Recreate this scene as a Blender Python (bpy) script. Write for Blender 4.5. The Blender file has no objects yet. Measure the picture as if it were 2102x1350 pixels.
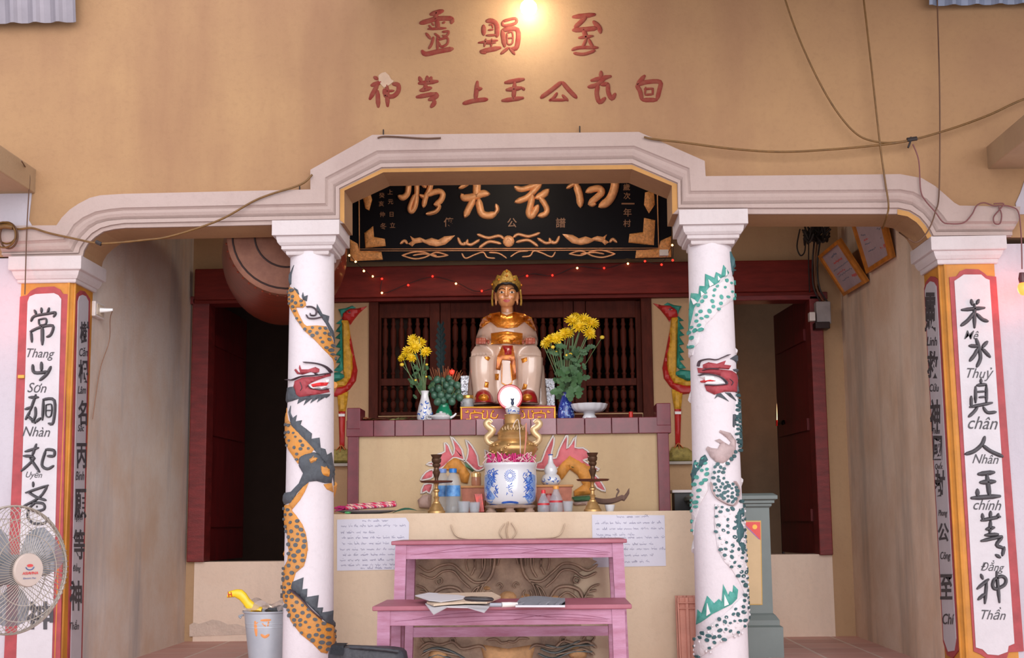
import bpy, bmesh, math, random
from mathutils import Vector, Matrix, noise as mnoise
from mathutils.bvhtree import BVHTree
R = random.Random(7)
SC = bpy.context.scene
COL = SC.collection
# ------------------------------------------------------------------ camera
F, CX, CY = 2750.0, 1051.0, 675.0
EYE = 0.755
_yc = Vector((77 / F, -394 / F, -1)).normalized()          # world +Y seen from the camera
_xc = Vector((1, 0.014, 0)); _xc.z = -(_yc.x * _xc.x + _yc.y * _xc.y) / _yc.z; _xc.normalize()
_zc = _xc.cross(_yc)
C2W = Matrix((_xc, _yc, _zc))                              # camera axes -> world
CAMPOS = Vector((0, 0, EYE))
cam = bpy.data.cameras.new('camera'); camo = bpy.data.objects.new('camera', cam); COL.objects.link(camo)
cam.sensor_width = 36; cam.lens = F / 2102 * 36; cam.clip_start = .05; cam.clip_end = 200
camo.matrix_world = Matrix.Translation(CAMPOS) @ C2W.to_4x4()
SC.camera = camo
# ------------------------------------------------------------------ light and exposure
SC.view_settings.view_transform = 'Standard'; SC.view_settings.look = 'None'
SC.view_settings.gamma = 1; SC.view_settings.exposure = 0.68
W = bpy.data.worlds.new('overcast_sky'); SC.world = W; W.use_nodes = True
_bg = W.node_tree.nodes['Background']; _bg.inputs[0].default_value = (.94, .955, 1.05, 1); _bg.inputs[1].default_value = .85
def sun(rot, e, col, ang):
    l = bpy.data.lights.new('daylight', 'SUN'); l.energy = e; l.color = col; l.angle = math.radians(ang)
    o = bpy.data.objects.new('daylight', l); COL.objects.link(o); o.rotation_euler = [math.radians(a) for a in rot]
sun((80, 0, 10), 1.5, (1, .97, .96), 50)
def lamp(p, e, col, r=.03):
    l = bpy.data.lights.new('lamp_light', 'POINT'); l.energy = e; l.color = col; l.shadow_soft_size = r
    o = bpy.data.objects.new('lamp_light', l); COL.objects.link(o); o.location = p; return o
# ------------------------------------------------------------------ pixel -> place
def ray(px, py):
    return (C2W @ Vector(((px - CX) / F, (CY - py) / F, -1)))
def P(px, py, Y):
    d = ray(px, py); return CAMPOS + d * (Y / d.y)
def PX(px, py, X):
    d = ray(px, py); return CAMPOS + d * (X / d.x)
def PZ(px, py, z):
    d = ray(px, py); return CAMPOS + d * ((z - EYE) / d.z)
def on_wall(Y):
    return lambda x, y, h=0: P(x, y, Y) + Vector((0, -h, 0))
def on_side(X, sgn):
    return lambda x, y, h=0: PX(x, y, X) + Vector((sgn * h, 0, 0))
def on_plane(p0, n):
    n = Vector(n).normalized()
    def m(x, y, h=0):
        d = ray(x, y); return CAMPOS + d * ((p0 - CAMPOS).dot(n) / d.dot(n)) + n * h
    return m
def on_col(cx, cy, rz):
    def m(x, y, h=0):
        p = P(x, y, cy - .09); r = rz(p.z); u = (p.x - cx) / r * (cy / (cy - .05))
        a = math.asin(u) if abs(u) < .985 else math.copysign(math.asin(.985) + (abs(u) - .985) * 2.2, u)
        return Vector((cx + (r + h) * math.sin(a), cy - (r + h) * math.cos(a), p.z))
    return m
def on_mesh(bvh, Yfall):
    def m(x, y, h=0):
        d = ray(x, y).normalized(); loc, n, i, dist = bvh.ray_cast(CAMPOS, d)
        if loc is None: return P(x, y, Yfall) + Vector((0, -h, 0))
        return loc - d * (h / max(.25, abs(d.dot(n))))
    return m
def crop(ox, oy, f):
    return lambda pts: [(ox + p[0] / f, oy + p[1] / f) for p in pts]
# ------------------------------------------------------------------ materials
def lin(c):
    return tuple(((v / 255) / 12.92 if v / 255 <= .04045 else ((v / 255 + .055) / 1.055) ** 2.4) for v in c)
MATS = {}
# paint reflectance factors
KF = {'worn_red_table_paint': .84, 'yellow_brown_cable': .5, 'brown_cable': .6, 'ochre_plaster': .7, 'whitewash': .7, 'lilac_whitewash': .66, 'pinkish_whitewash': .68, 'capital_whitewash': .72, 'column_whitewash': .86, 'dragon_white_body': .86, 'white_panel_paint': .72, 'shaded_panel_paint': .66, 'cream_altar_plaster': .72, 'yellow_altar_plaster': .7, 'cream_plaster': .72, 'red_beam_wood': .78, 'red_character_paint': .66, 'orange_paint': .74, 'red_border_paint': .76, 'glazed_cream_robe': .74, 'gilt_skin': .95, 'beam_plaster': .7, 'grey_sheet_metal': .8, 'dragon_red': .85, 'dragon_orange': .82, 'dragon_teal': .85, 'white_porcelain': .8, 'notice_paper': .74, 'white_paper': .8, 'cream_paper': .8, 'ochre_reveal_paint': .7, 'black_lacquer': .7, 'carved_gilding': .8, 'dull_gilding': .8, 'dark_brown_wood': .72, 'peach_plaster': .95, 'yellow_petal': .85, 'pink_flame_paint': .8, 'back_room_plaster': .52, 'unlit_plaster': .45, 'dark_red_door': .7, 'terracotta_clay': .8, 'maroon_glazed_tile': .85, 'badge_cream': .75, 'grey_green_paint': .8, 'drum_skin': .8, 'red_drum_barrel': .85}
def M(name, rgb, rough=.6, metal=0, var=.12, scale=9, bump=0, bscale=60, emit=0, alpha=1, trans=0, stretch=(1, 1, 1), rgb2=None, spec=.5, coat=0):
    if name in MATS: return MATS[name]
    m = bpy.data.materials.new(name); m.use_nodes = True; MATS[name] = m
    nt = m.node_tree; b = nt.nodes['Principled BSDF']; L = nt.links.new
    kf = KF.get(name, 1); c = tuple(v * kf for v in lin(rgb))
    b.inputs['Roughness'].default_value = rough; b.inputs['Metallic'].default_value = metal
    b.inputs['Specular IOR Level'].default_value = spec
    b.inputs['Base Color'].default_value = (*c, 1)
    if coat: b.inputs['Coat Weight'].default_value = coat; b.inputs['Coat Roughness'].default_value = .12
    if trans: b.inputs['Transmission Weight'].default_value = trans; b.inputs['IOR'].default_value = 1.2
    if alpha < 1: b.inputs['Alpha'].default_value = alpha
    tc = nt.nodes.new('ShaderNodeTexCoord'); mp = nt.nodes.new('ShaderNodeMapping'); mp.inputs['Scale'].default_value = stretch
    L(tc.outputs['Object'], mp.inputs['Vector'])
    if var:
        nz = nt.nodes.new('ShaderNodeTexNoise'); nz.inputs['Scale'].default_value = scale; nz.inputs['Detail'].default_value = 6; nz.inputs['Roughness'].default_value = .65
        L(mp.outputs['Vector'], nz.inputs['Vector'])
        cr = nt.nodes.new('ShaderNodeValToRGB')
        cr.color_ramp.elements[0].position = .3; cr.color_ramp.elements[1].position = .7
        c2 = tuple(v * kf for v in lin(rgb2)) if rgb2 else tuple(min(1, v * (1 + var)) for v in c)
        cr.color_ramp.elements[0].color = (*[v * (1 - var) for v in c], 1) if not rgb2 else (*c, 1)
        cr.color_ramp.elements[1].color = (*c2, 1)
        L(nz.outputs['Fac'], cr.inputs['Fac']); L(cr.outputs['Color'], b.inputs['Base Color'])
    if bump:
        n2 = nt.nodes.new('ShaderNodeTexNoise'); n2.inputs['Scale'].default_value = bscale; n2.inputs['Detail'].default_value = 4
        L(mp.outputs['Vector'], n2.inputs['Vector'])
        bp = nt.nodes.new('ShaderNodeBump'); bp.inputs['Strength'].default_value = bump; bp.inputs['Distance'].default_value = .01
        L(n2.outputs['Fac'], bp.inputs['Height']); L(bp.outputs['Normal'], b.inputs['Normal'])
    if emit:
        b.inputs['Emission Color'].default_value = (*c, 1); b.inputs['Emission Strength'].default_value = emit
    return m
def plaster(name, base, patch, streak, s1=1.6, s2=3.5, samt=.5, pamt=.6, rough=.85):
    """painted plaster: broad patches of a second tint, vertical run-off streaks, fine grain"""
    m = bpy.data.materials.new(name); m.use_nodes = True; MATS[name] = m
    nt = m.node_tree; b = nt.nodes['Principled BSDF']; L = nt.links.new; N = nt.nodes.new
    b.inputs['Roughness'].default_value = rough; b.inputs['Specular IOR Level'].default_value = .25
    tc = N('ShaderNodeTexCoord')
    kf = KF.get(name, 1); lin_ = lambda c: tuple(v * kf for v in lin(c))
    def nz(scale, st, det=7, rg=.62):
        mp = N('ShaderNodeMapping'); mp.inputs['Scale'].default_value = st; L(tc.outputs['Object'], mp.inputs['Vector'])
        n = N('ShaderNodeTexNoise'); n.inputs['Scale'].default_value = scale; n.inputs['Detail'].default_value = det; n.inputs['Roughness'].default_value = rg
        L(mp.outputs['Vector'], n.inputs['Vector']); return n
    def ramp(n, lo, hi, amt):
        r = N('ShaderNodeMapRange'); r.inputs['From Min'].default_value = lo; r.inputs['From Max'].default_value = hi
        r.inputs['To Min'].default_value = 0; r.inputs['To Max'].default_value = amt
        L(n.outputs['Fac'], r.inputs['Value']); return r
    def mix(fac, a, bcol):
        x = N('ShaderNodeMix'); x.data_type = 'RGBA'; L(fac.outputs[0], x.inputs[0])
        if isinstance(a, tuple): x.inputs[6].default_value = (*a, 1)
        else: L(a.outputs[2], x.inputs[6])
        x.inputs[7].default_value = (*bcol, 1); return x
    a = mix(ramp(nz(s1, (1, 1, 1)), .38, .68, pamt), lin_(base), lin_(patch))
    a = mix(ramp(nz(s2, (1, 1, .18)), .5, .78, samt), a, lin_(streak))
    g = mix(ramp(nz(38, (1, 1, 1), 4), .5, .75, .22), a, tuple(v * .72 for v in lin_(base)))
    L(g.outputs[2], b.inputs['Base Color'])
    n2 = nz(70, (1, 1, 1), 5); bp = N('ShaderNodeBump'); bp.inputs['Strength'].default_value = .25; bp.inputs['Distance'].default_value = .008
    L(n2.outputs['Fac'], bp.inputs['Height']); L(bp.outputs['Normal'], b.inputs['Normal'])
    return m
# ------------------------------------------------------------------ objects
def Obj(name, bm, mat, parent=None, smooth=None, mods=None):
    me = bpy.data.meshes.new(name); bm.normal_update(); bm.to_mesh(me); bm.free()
    o = bpy.data.objects.new(name, me); COL.objects.link(o)
    if mat: me.materials.append(mat)
    if smooth is not None:
        for p in me.polygons: p.use_smooth = True
        me.set_sharp_from_angle(angle=math.radians(smooth))
    if parent:
        o.parent = parent
        o.matrix_parent_inverse = WM(parent).inverted()
    return o
def WM(o):
    w = o.matrix_parent_inverse @ o.matrix_basis if o.parent else o.matrix_basis.copy()
    return WM(o.parent) @ w if o.parent else w
def thing(name, label, cat, loc=(0, 0, 0), group=None):
    o = bpy.data.objects.new(name, None); COL.objects.link(o); o.location = loc; o.empty_display_size = .05
    return tag(o, label, cat, group)
def tag(o, label, cat, group=None):
    o['label'] = label; o['category'] = cat
    if group: o['group'] = group
    return o
def struct(name, bm, mat, parent=None, smooth=None, label=None):
    o = Obj(name, bm, mat, parent, smooth)
    if not parent: o['kind'] = 'structure'
    if label: o['label'] = label
    return o
def lab(o, t): o['label'] = t; return o
def copy_tree(o, loc, label=None):
    r = o.copy(); COL.objects.link(r); r.location = loc
    if label: r['label'] = label
    for ch in list(o.children):
        c = ch.copy(); COL.objects.link(c); c.parent = r
        for g in list(ch.children):
            d = g.copy(); COL.objects.link(d); d.parent = c
    return r
# ------------------------------------------------------------------ shapes
B = bmesh.new
def box(bm, x0, x1, y0, y1, z0, z1, bev=0):
    if x1 < x0: x0, x1 = x1, x0
    if y1 < y0: y0, y1 = y1, y0
    if z1 < z0: z0, z1 = z1, z0
    r = bmesh.ops.create_cube(bm, size=1)
    for v in r['verts']:
        v.co = Vector(((x0 + x1) / 2 + v.co.x * (x1 - x0), (y0 + y1) / 2 + v.co.y * (y1 - y0), (z0 + z1) / 2 + v.co.z * (z1 - z0)))
    if bev:
        es = {e for v in r['verts'] for e in v.link_edges}
        bmesh.ops.bevel(bm, geom=list(es), offset=bev, segments=2, affect='EDGES', profile=.5)
    return bm
def pbox(bm, a, b, c, d, Y0, Y1, bev=0):
    """box whose front face (at Y0) covers pixels a..b, c..d"""
    my, mx = (c + d) / 2, (a + b) / 2
    return box(bm, P(a, my, Y0).x, P(b, my, Y0).x, Y0, Y1, P(mx, d, Y0).z, P(mx, c, Y0).z, bev)
def prism(bm, pts, off):
    """solid from a loop of 3d points pushed along off"""
    off = Vector(off); a = [bm.verts.new(p) for p in pts]; b = [bm.verts.new(Vector(p) + off) for p in pts]
    n = len(pts); bm.faces.new(a); bm.faces.new(b[::-1])
    for i in range(n): bm.faces.new((a[i], b[i], b[(i + 1) % n], a[(i + 1) % n]))
    bmesh.ops.recalc_face_normals(bm, faces=bm.faces[:])
    return bm
def rings(bm, loops, cap0=True, cap1=True, closed=True):
    L = [[bm.verts.new(p) for p in lp] for lp in loops]
    for A, C in zip(L, L[1:]):
        n = len(A)
        for i in range(n if closed else n - 1):
            j = (i + 1) % n
            try: bm.faces.new((A[i], A[j], C[j], C[i]))
            except ValueError: pass
    if closed and cap0: bm.faces.new(L[0][::-1])
    if closed and cap1: bm.faces.new(L[-1])
    return bm
def lathe(bm, prof, c, n=28, sx=1, sy=1, ang=0, wob=None):
    c = Vector(c)
    return rings(bm, [[c + Vector((max(r, 1e-4) * (wob(2 * math.pi * i / n, k) if wob else 1) * sx * math.cos(2 * math.pi * i / n + ang), max(r, 1e-4) * (wob(2 * math.pi * i / n, k) if wob else 1) * sy * math.sin(2 * math.pi * i / n + ang), z)) for i in range(n)] for k, (r, z) in enumerate(prof)])
def plathe(bm, cx, Y, prof, n=28, sy=1, wob=None):
    """profile in pixels: (half width, row)"""
    ym = prof[-1][1]; X = P(cx, ym, Y).x
    pr = [(w * Y / F, P(cx, y, Y).z) for w, y in prof]
    return lathe(bm, pr if pr[0][1] < pr[-1][1] else pr[::-1], (X, Y, 0), n, 1, sy, 0, wob)
def square_rings(bm, x0, x1, y0, y1, prof):
    return rings(bm, [[Vector((x0 - o, y0 - o, z)), Vector((x1 + o, y0 - o, z)), Vector((x1 + o, y1 + o, z)), Vector((x0 - o, y1 + o, z))] for o, z in prof])
def spline(pts, n=6, closed=False):
    pts = [Vector(p) for p in pts]
    if len(pts) < 3 and not closed:
        return [pts[0].lerp(pts[-1], i / n) for i in range(n + 1)]
    out = []; m = len(pts); seg = m if closed else m - 1
    for i in range(seg):
        g = (lambda k: pts[k % m]) if closed else (lambda k: pts[min(max(k, 0), m - 1)])
        p0, p1, p2, p3 = g(i - 1), g(i), g(i + 1), g(i + 2)
        for k in range(n):
            t = k / n
            out.append(.5 * ((2 * p1) + (p2 - p0) * t + (2 * p0 - 5 * p1 + 4 * p2 - p3) * t * t + (3 * p1 - p0 - 3 * p2 + p3) * t ** 3))
    if not closed: out.append(pts[-1])
    return out
def tube(bm, pts, r, n=6, sm=5, closed=False, rf=None):
    ps = spline(pts, sm, closed) if sm else [Vector(p) for p in pts]
    N = len(ps); up = Vector((0, 0, 1)); loops = []; side = None
    for i, p in enumerate(ps):
        a = ps[(i - 1) % N] if (closed or i) else ps[0]; c = ps[(i + 1) % N] if (closed or i < N - 1) else ps[-1]
        t = (c - a); t = t.normalized() if t.length > 1e-9 else Vector((0, 1, 0))
        if side is None:
            side = t.cross(up if abs(t.dot(up)) < .95 else Vector((1, 0, 0))).normalized()
        side = (side - t * side.dot(t)).normalized(); w = t.cross(side)
        rr = (rf(i / max(1, N - 1)) if rf else 1) * r
        loops.append([p + (side * math.cos(q) + w * math.sin(q)) * rr for q in [2 * math.pi * k / n for k in range(n)]])
    if closed:
        loops.append(loops[0]); return rings(bm, loops, False, False)
    return rings(bm, loops)
def ball(bm, c, rx, ry=None, rz=None, u=14, v=9):
    ry = ry or rx; rz = rz or rx
    r = bmesh.ops.create_uvsphere(bm, u_segments=u, v_segments=v, radius=1)
    for w in r['verts']: w.co = Vector(c) + Vector((w.co.x * rx, w.co.y * ry, w.co.z * rz))
    return r['verts']
def _dist(p, poly):
    best = 1e9
    for i in range(len(poly)):
        a, b = poly[i], poly[(i + 1) % len(poly)]
        dx, dy = b[0] - a[0], b[1] - a[1]; L2 = dx * dx + dy * dy or 1e-9
        t = max(0, min(1, ((p[0] - a[0]) * dx + (p[1] - a[1]) * dy) / L2))
        d = math.hypot(p[0] - a[0] - t * dx, p[1] - a[1] - t * dy); best = min(best, d)
    return best
def inside(p, poly):
    c = False; n = len(poly); j = n - 1
    for i in range(n):
        a, b = poly[i], poly[j]
        if (a[1] > p[1]) != (b[1] > p[1]) and p[0] < (b[0] - a[0]) * (p[1] - a[1]) / (b[1] - a[1]) + a[0]: c = not c
        j = i
    return c
def patch(bm, poly, mp, h, base=0, step=0, dome=0):
    """raised shape: outline in pixels, laid on a surface by mp, h high; dome rounds its edge over that many pixels"""
    A = sum(poly[i][0] * poly[(i + 1) % len(poly)][1] - poly[(i + 1) % len(poly)][0] * poly[i][1] for i in range(len(poly)))
    if A > 0: poly = poly[::-1]
    t = bmesh.new(); f = t.faces.new([t.verts.new((p[0], p[1], 0)) for p in poly])
    bmesh.ops.triangulate(t, faces=[f])
    if step:
        for ax in (0, 1):
            lo = min(p[ax] for p in poly); hi = max(p[ax] for p in poly); k = math.floor(lo / step) + 1
            while k * step < hi:
                co = Vector((0, 0, 0)); co[ax] = k * step; no = Vector((0, 0, 0)); no[ax] = 1
                bmesh.ops.bisect_plane(t, geom=t.verts[:] + t.edges[:] + t.faces[:], plane_co=co, plane_no=no); k += 1
    t.verts.ensure_lookup_table(); top = {}; bot = {}
    for v in t.verts:
        hh = h
        if dome:
            d = _dist((v.co.x, v.co.y), poly); hh = h * (.35 + .65 * math.sqrt(min(1, d / dome)))
        top[v] = bm.verts.new(mp(v.co.x, v.co.y, hh))
    for f in t.faces:
        try: bm.faces.new([top[v] for v in f.verts])
        except ValueError: pass
    for e in t.edges:
        if len(e.link_faces) == 1:
            l = e.link_loops[0]; a, b = l.vert, l.link_loop_next.vert
            for v in (a, b):
                if v not in bot: bot[v] = bm.verts.new(mp(v.co.x, v.co.y, base))
            try: bm.faces.new((top[b], top[a], bot[a], bot[b]))
            except ValueError: pass
    t.free(); return bm
def stroke(bm, pts, w, mp, h, base=-.002, n=5, taper=.55, closed=False):
    """a brush stroke / half-round bead along a pixel polyline"""
    ps = spline([(p[0], p[1], 0) for p in pts], n, closed); N = len(ps)
    rows = []; tot = sum((ps[i + 1] - ps[i]).length for i in range(N - 1)) or 1; s = 0
    for i, p in enumerate(ps):
        if i: s += (ps[i] - ps[i - 1]).length
        a = ps[(i - 1) % N] if (closed or i) else ps[0]; c = ps[(i + 1) % N] if (closed or i < N - 1) else ps[-1]
        t = (c - a); t = t.normalized() if t.length > 1e-9 else Vector((1, 0, 0)); nn = Vector((-t.y, t.x, 0))
        e = min(s, tot - s) / (w * .5 + 1e-6); k = 1 if closed else (taper + (1 - taper) * min(1, e))
        ww = w * .5 * k
        rows.append([mp((p + nn * ww * q).x, (p + nn * ww * q).y, hh) for q, hh in ((-1, base), (-.82, h * .6), (-.35, h), (.35, h), (.82, h * .6), (1, base))])
    if not closed:
        for idx, sg in ((0, -1), (-1, 1)):
            p = ps[idx]; q = ps[1] if idx == 0 else ps[-2]; t = (p - q).normalized() * w * .25
            r2 = [mp(p.x + t.x, p.y + t.y, base)] * 6
            (rows.insert(0, r2) if idx == 0 else rows.append(r2))
    else: rows.append(rows[0])
    V = [[bm.verts.new(c) for c in r] for r in rows]
    for A, C in zip(V, V[1:]):
        for i in range(5):
            try: bm.faces.new((A[i], A[i + 1], C[i + 1], C[i]))
            except ValueError: pass
    return bm
def glyphs(bm, text, cx, cy, hpx, mp, h=.002, slant=0, bold=0, wscale=1, rot=0):
    """lettering: a text outline scaled to hpx pixels high and laid on a surface"""
    cu = bpy.data.curves.new('lettering', 'FONT'); cu.body = text; cu.offset = bold; cu.resolution_u = 3
    o = bpy.data.objects.new('lettering', cu); COL.objects.link(o)
    dg = bpy.context.evaluated_depsgraph_get(); dg.update(); ev = o.evaluated_get(dg); me = ev.to_mesh()
    vs = [v.co.copy() for v in me.vertices]; fs = [tuple(p.vertices) for p in me.polygons]
    ev.to_mesh_clear(); bpy.data.objects.remove(o); bpy.data.curves.remove(cu)
    if not vs: return bm
    x0, x1 = min(v.x for v in vs), max(v.x for v in vs); y0, y1 = min(v.y for v in vs), max(v.y for v in vs)
    k = hpx / max(1e-6, y1 - y0); ca, sa = math.cos(rot), math.sin(rot); nv = []
    for v in vs:
        yy = (v.y - (y0 + y1) / 2) * k; xx = (v.x - (x0 + x1) / 2) * k * wscale + yy * slant
        nv.append(bm.verts.new(mp(cx + xx * ca + yy * sa, cy - yy * ca + xx * sa, h)))
    for f in fs:
        try: bm.faces.new([nv[i] for i in f])
        except ValueError: pass
    return bm
def blobs_inside(poly, n, rad, rnd, edge=0):
    xs = [p[0] for p in poly]; ys = [p[1] for p in poly]; out = []
    for _ in range(n * 60):
        p = (rnd.uniform(min(xs), max(xs)), rnd.uniform(min(ys), max(ys)))
        if inside(p, poly) and all(math.hypot(p[0] - q[0], p[1] - q[1]) > rad for q in out) and (not edge or _dist(p, poly) > edge):
            out.append(p)
            if len(out) >= n: break
    return out
def oval(cx, cy, rx, ry, n=10, a=0):
    return [(cx + rx * math.cos(t) * math.cos(a) - ry * math.sin(t) * math.sin(a), cy + rx * math.cos(t) * math.sin(a) + ry * math.sin(t) * math.cos(a)) for t in [2 * math.pi * i / n for i in range(n)]]
def remesh(o, vox, it=6):
    m = o.modifiers.new('r', 'REMESH'); m.mode = 'VOXEL'; m.voxel_size = vox; m.use_smooth_shade = True
    s = o.modifiers.new('s', 'SMOOTH'); s.iterations = it; s.factor = .5
    dg = bpy.context.evaluated_depsgraph_get(); dg.update(); ev = o.evaluated_get(dg)
    me = bpy.data.meshes.new_from_object(ev); old = o.data
    for mt in old.materials:
        if not me.materials: me.materials.append(mt)
    o.modifiers.clear(); o.data = me
    for p in me.polygons: p.use_smooth = True
    return o
def bvh_of(o):
    w = WM(o); return BVHTree.FromPolygons([w @ v.co for v in o.data.vertices], [tuple(p.vertices) for p in o.data.polygons])
def place(bm, mtx):
    bm.transform(mtx); return bm

def join(o, others):
    """fold painted pattern into the part it is painted on"""
    bm = bmesh.new(); bm.from_mesh(o.data); inv = WM(o).inverted()
    for q in others:
        k = len(o.data.materials); o.data.materials.append(q.data.materials[0])
        t = bmesh.new(); t.from_mesh(q.data); t.transform(inv @ WM(q)); me = bpy.data.meshes.new('t'); t.to_mesh(me); t.free()
        n = len(bm.faces); bm.from_mesh(me); bm.faces.ensure_lookup_table()
        for f in bm.faces[n:]: f.material_index = k
        bpy.data.objects.remove(q)
    bm.to_mesh(o.data); bm.free(); return o
# ================================================================== the setting
YF, YB = 6.6, 8.9
m_tan = plaster('ochre_plaster', (181, 139, 104), (200, 158, 114), (166, 122, 94), s1=1.1, s2=2.2, samt=.7, pamt=.8)
m_sidel = plaster('weathered_plaster', (226, 214, 204), (214, 188, 166), (164, 162, 166), s1=2.4, s2=2.2, samt=1, pamt=.9)
m_sider = plaster('stained_plaster', (228, 206, 186), (212, 180, 152), (156, 142, 130), s1=2.4, s2=2.4, samt=1, pamt=.9)
m_inner = plaster('cream_plaster', (216, 178, 138), (208, 168, 130), (196, 152, 116), samt=.4)
m_sill = plaster('peach_plaster', (240, 218, 200), (230, 202, 180), (208, 184, 170), samt=.5)
m_white = plaster('whitewash', (226, 217, 221), (218, 208, 212), (198, 184, 184), samt=.35, pamt=.5)
m_lilac = plaster('lilac_whitewash', (226, 216, 224), (214, 204, 214), (186, 172, 180), samt=.6, pamt=.5)
m_mould = plaster('pinkish_whitewash', (206, 182, 174), (198, 174, 164), (182, 154, 146), samt=.5)
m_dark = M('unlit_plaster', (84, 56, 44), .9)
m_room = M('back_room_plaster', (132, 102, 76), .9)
m_red = M('dull_red_wood', (118, 34, 34), .5, var=.35, scale=6, stretch=(1, 1, 5), bump=.2)
m_beam = M('red_beam_wood', (122, 38, 30), .55, var=.3, scale=5, stretch=(1, 4, 6), bump=.2, spec=.2)
m_dwood = M('dark_brown_wood', (88, 36, 24), .65, var=.3, scale=8, stretch=(4, 4, 1), bump=.2, spec=.15)
m_door = M('dark_red_door', (128, 34, 36), .4, var=.35, scale=5, stretch=(6, 6, .6))
# front wall: everything above the arch
ring_O = [(8, 468), (124, 467), (135, 451), (151, 435), (169, 423), (192, 411), (213, 406), (260, 403), (641, 394), (641, 354), (767, 283), (1310, 277), (1444, 336), (1446, 367), (1842, 363), (1886, 371), (1913, 387), (1934, 405), (1952, 421), (1963, 427), (2087, 429)]
ring_1 = [(8, 503), (139, 497), (148, 487), (160, 467), (178, 453), (204, 441), (231, 436), (260, 433), (673, 424), (673, 371), (777, 317), (1300, 307), (1411, 352), (1414, 399), (1842, 396), (1869, 401), (1895, 415), (1917, 436), (1928, 449), (1936, 461), (2082, 461)]
ring_2 = [(8, 521), (153, 519), (160, 503), (171, 487), (187, 471), (203, 461), (225, 455), (260, 452), (690, 443.5), (690, 386), (783.5, 337.5), (1297, 328), (1396.5, 372.5), (1397, 422), (1842, 417), (1869, 423), (1892, 440), (1905, 455), (1912, 466), (1918, 478), (2074, 477)]
ring_3 = [(8, 525), (165, 521), (168, 510), (176, 498), (192, 481), (210, 470), (232, 464), (260, 460), (698, 451.5), (698, 389), (785, 346), (1297, 338), (1390, 378), (1391, 429), (1842, 429), (1865, 434), (1886, 447), (1899, 462), (1907, 474), (1913, 486), (2074, 485)]
ring_I = [(8, 527), (171, 528), (174, 515), (182, 501), (197, 487), (214, 476), (236, 471), (260, 468.5), (707, 459), (707, 391), (787, 353.5), (1297, 347), (1379, 381), (1380, 440), (1842, 440), (1863, 444), (1881, 456), (1891, 467), (1898, 478), (1904, 490), (2074, 487)]
poly = ring_I + [(2320, 487), (2320, -170), (-260, -170), (-260, 527)]
wall_front = struct('wall_front', prism(B(), [P(x, y, YF) for x, y in poly], (0, .28, 0)), m_tan)
def lerp2(a, b, t): return [(p[0] + (q[0] - p[0]) * t, p[1] + (q[1] - p[1]) * t) for p, q in zip(a, b)]
prof = [(ring_O, .0), (ring_O, .055), (lerp2(ring_O, ring_1, .94), .058), (ring_1, .05), (lerp2(ring_1, ring_2, .15), .042), (lerp2(ring_1, ring_2, .45), .044), (lerp2(ring_1, ring_2, .75), .036), (ring_2, .02), (lerp2(ring_2, ring_3, .1), .03), (ring_3, .03), (ring_3, .016), (ring_I, .014), (ring_I, -.005)]
bm = B()
for (ra, ha), (rb, hb) in zip(prof, prof[1:]):
    va = [bm.verts.new(P(x, y, YF) - Vector((0, ha, 0))) for x, y in ra]; vb = [bm.verts.new(P(x, y, YF) - Vector((0, hb, 0))) for x, y in rb]
    for i in range(len(va) - 1): bm.faces.new((va[i], vb[i], vb[i + 1], va[i + 1]))
struct('trim_1', bm, m_mould, label='pinkish white stepped moulding around the triple arch')
m_ythin = M('ochre_reveal_paint', (206, 150, 84), .8)
bm = B()
def strip(bm, a, b, Y, d):
    va = [bm.verts.new(P(x, y, Y - d)) for x, y in a]; vb = [bm.verts.new(P(x, y, Y - d)) for x, y in b]
    for i in range(len(va) - 1): bm.faces.new((va[i], vb[i], vb[i + 1], va[i + 1]))
    return bm
strip(bm, ring_3[8:14], ring_I[8:14], YF, .0175); strip(bm, ring_3[14:20], ring_I[14:20], YF, .0175)
for i in (): pass
struct('reveal_edge', bm, m_ythin, wall_front, label='ochre painted inner edge of the arch')
# white piers beside the end pillars
bm = B(); box(bm, P(-260, 700, YF).x, P(44, 600, YF).x + .004, YF + .002, YF + .3, 0, P(0, 530, YF).z); patch(bm, [(-200, 396), (66, 396), (60, 452), (68, 466), (70, 480), (-200, 480)], on_wall(YF), .006, -.002); struct('wall_left_pier', bm, m_lilac)
bm = B(); box(bm, P(2042, 561, YF).x - .004, P(2330, 700, YF).x, YF + .002, YF + .3, 0, P(2080, 500, YF).z); patch(bm, [(2088, 440), (2084, 418), (2094, 396), (2102, 372), (2140, 352), (2300, 345), (2300, 440)], on_wall(YF), .006); struct('wall_right_pier', bm, m_lilac)
XL = P(150, 600, YF).x - .012; XR = P(1931, 580, YF).x + .012
bm = B(); box(bm, XL - .25, XL, YF + .02, YB + .2, -.02, 3.36); wall_left = struct('wall_left', bm, m_sidel)
bm = B(); box(bm, XR, XR + .25, YF + .02, YB + .2, -.02, 3.36); wall_right = struct('wall_right', bm, m_sider)
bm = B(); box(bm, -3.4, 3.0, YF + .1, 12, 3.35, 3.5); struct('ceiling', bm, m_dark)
bm = B(); box(bm, -.9, 4, 4.5, 7.0, 3.5, 3.58); struct('shading_eave', bm, M('shading_eave_underside', (150, 130, 112), .9))  # unseen overhang added to shade the upper wall, stopped short to brighten the left
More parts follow.
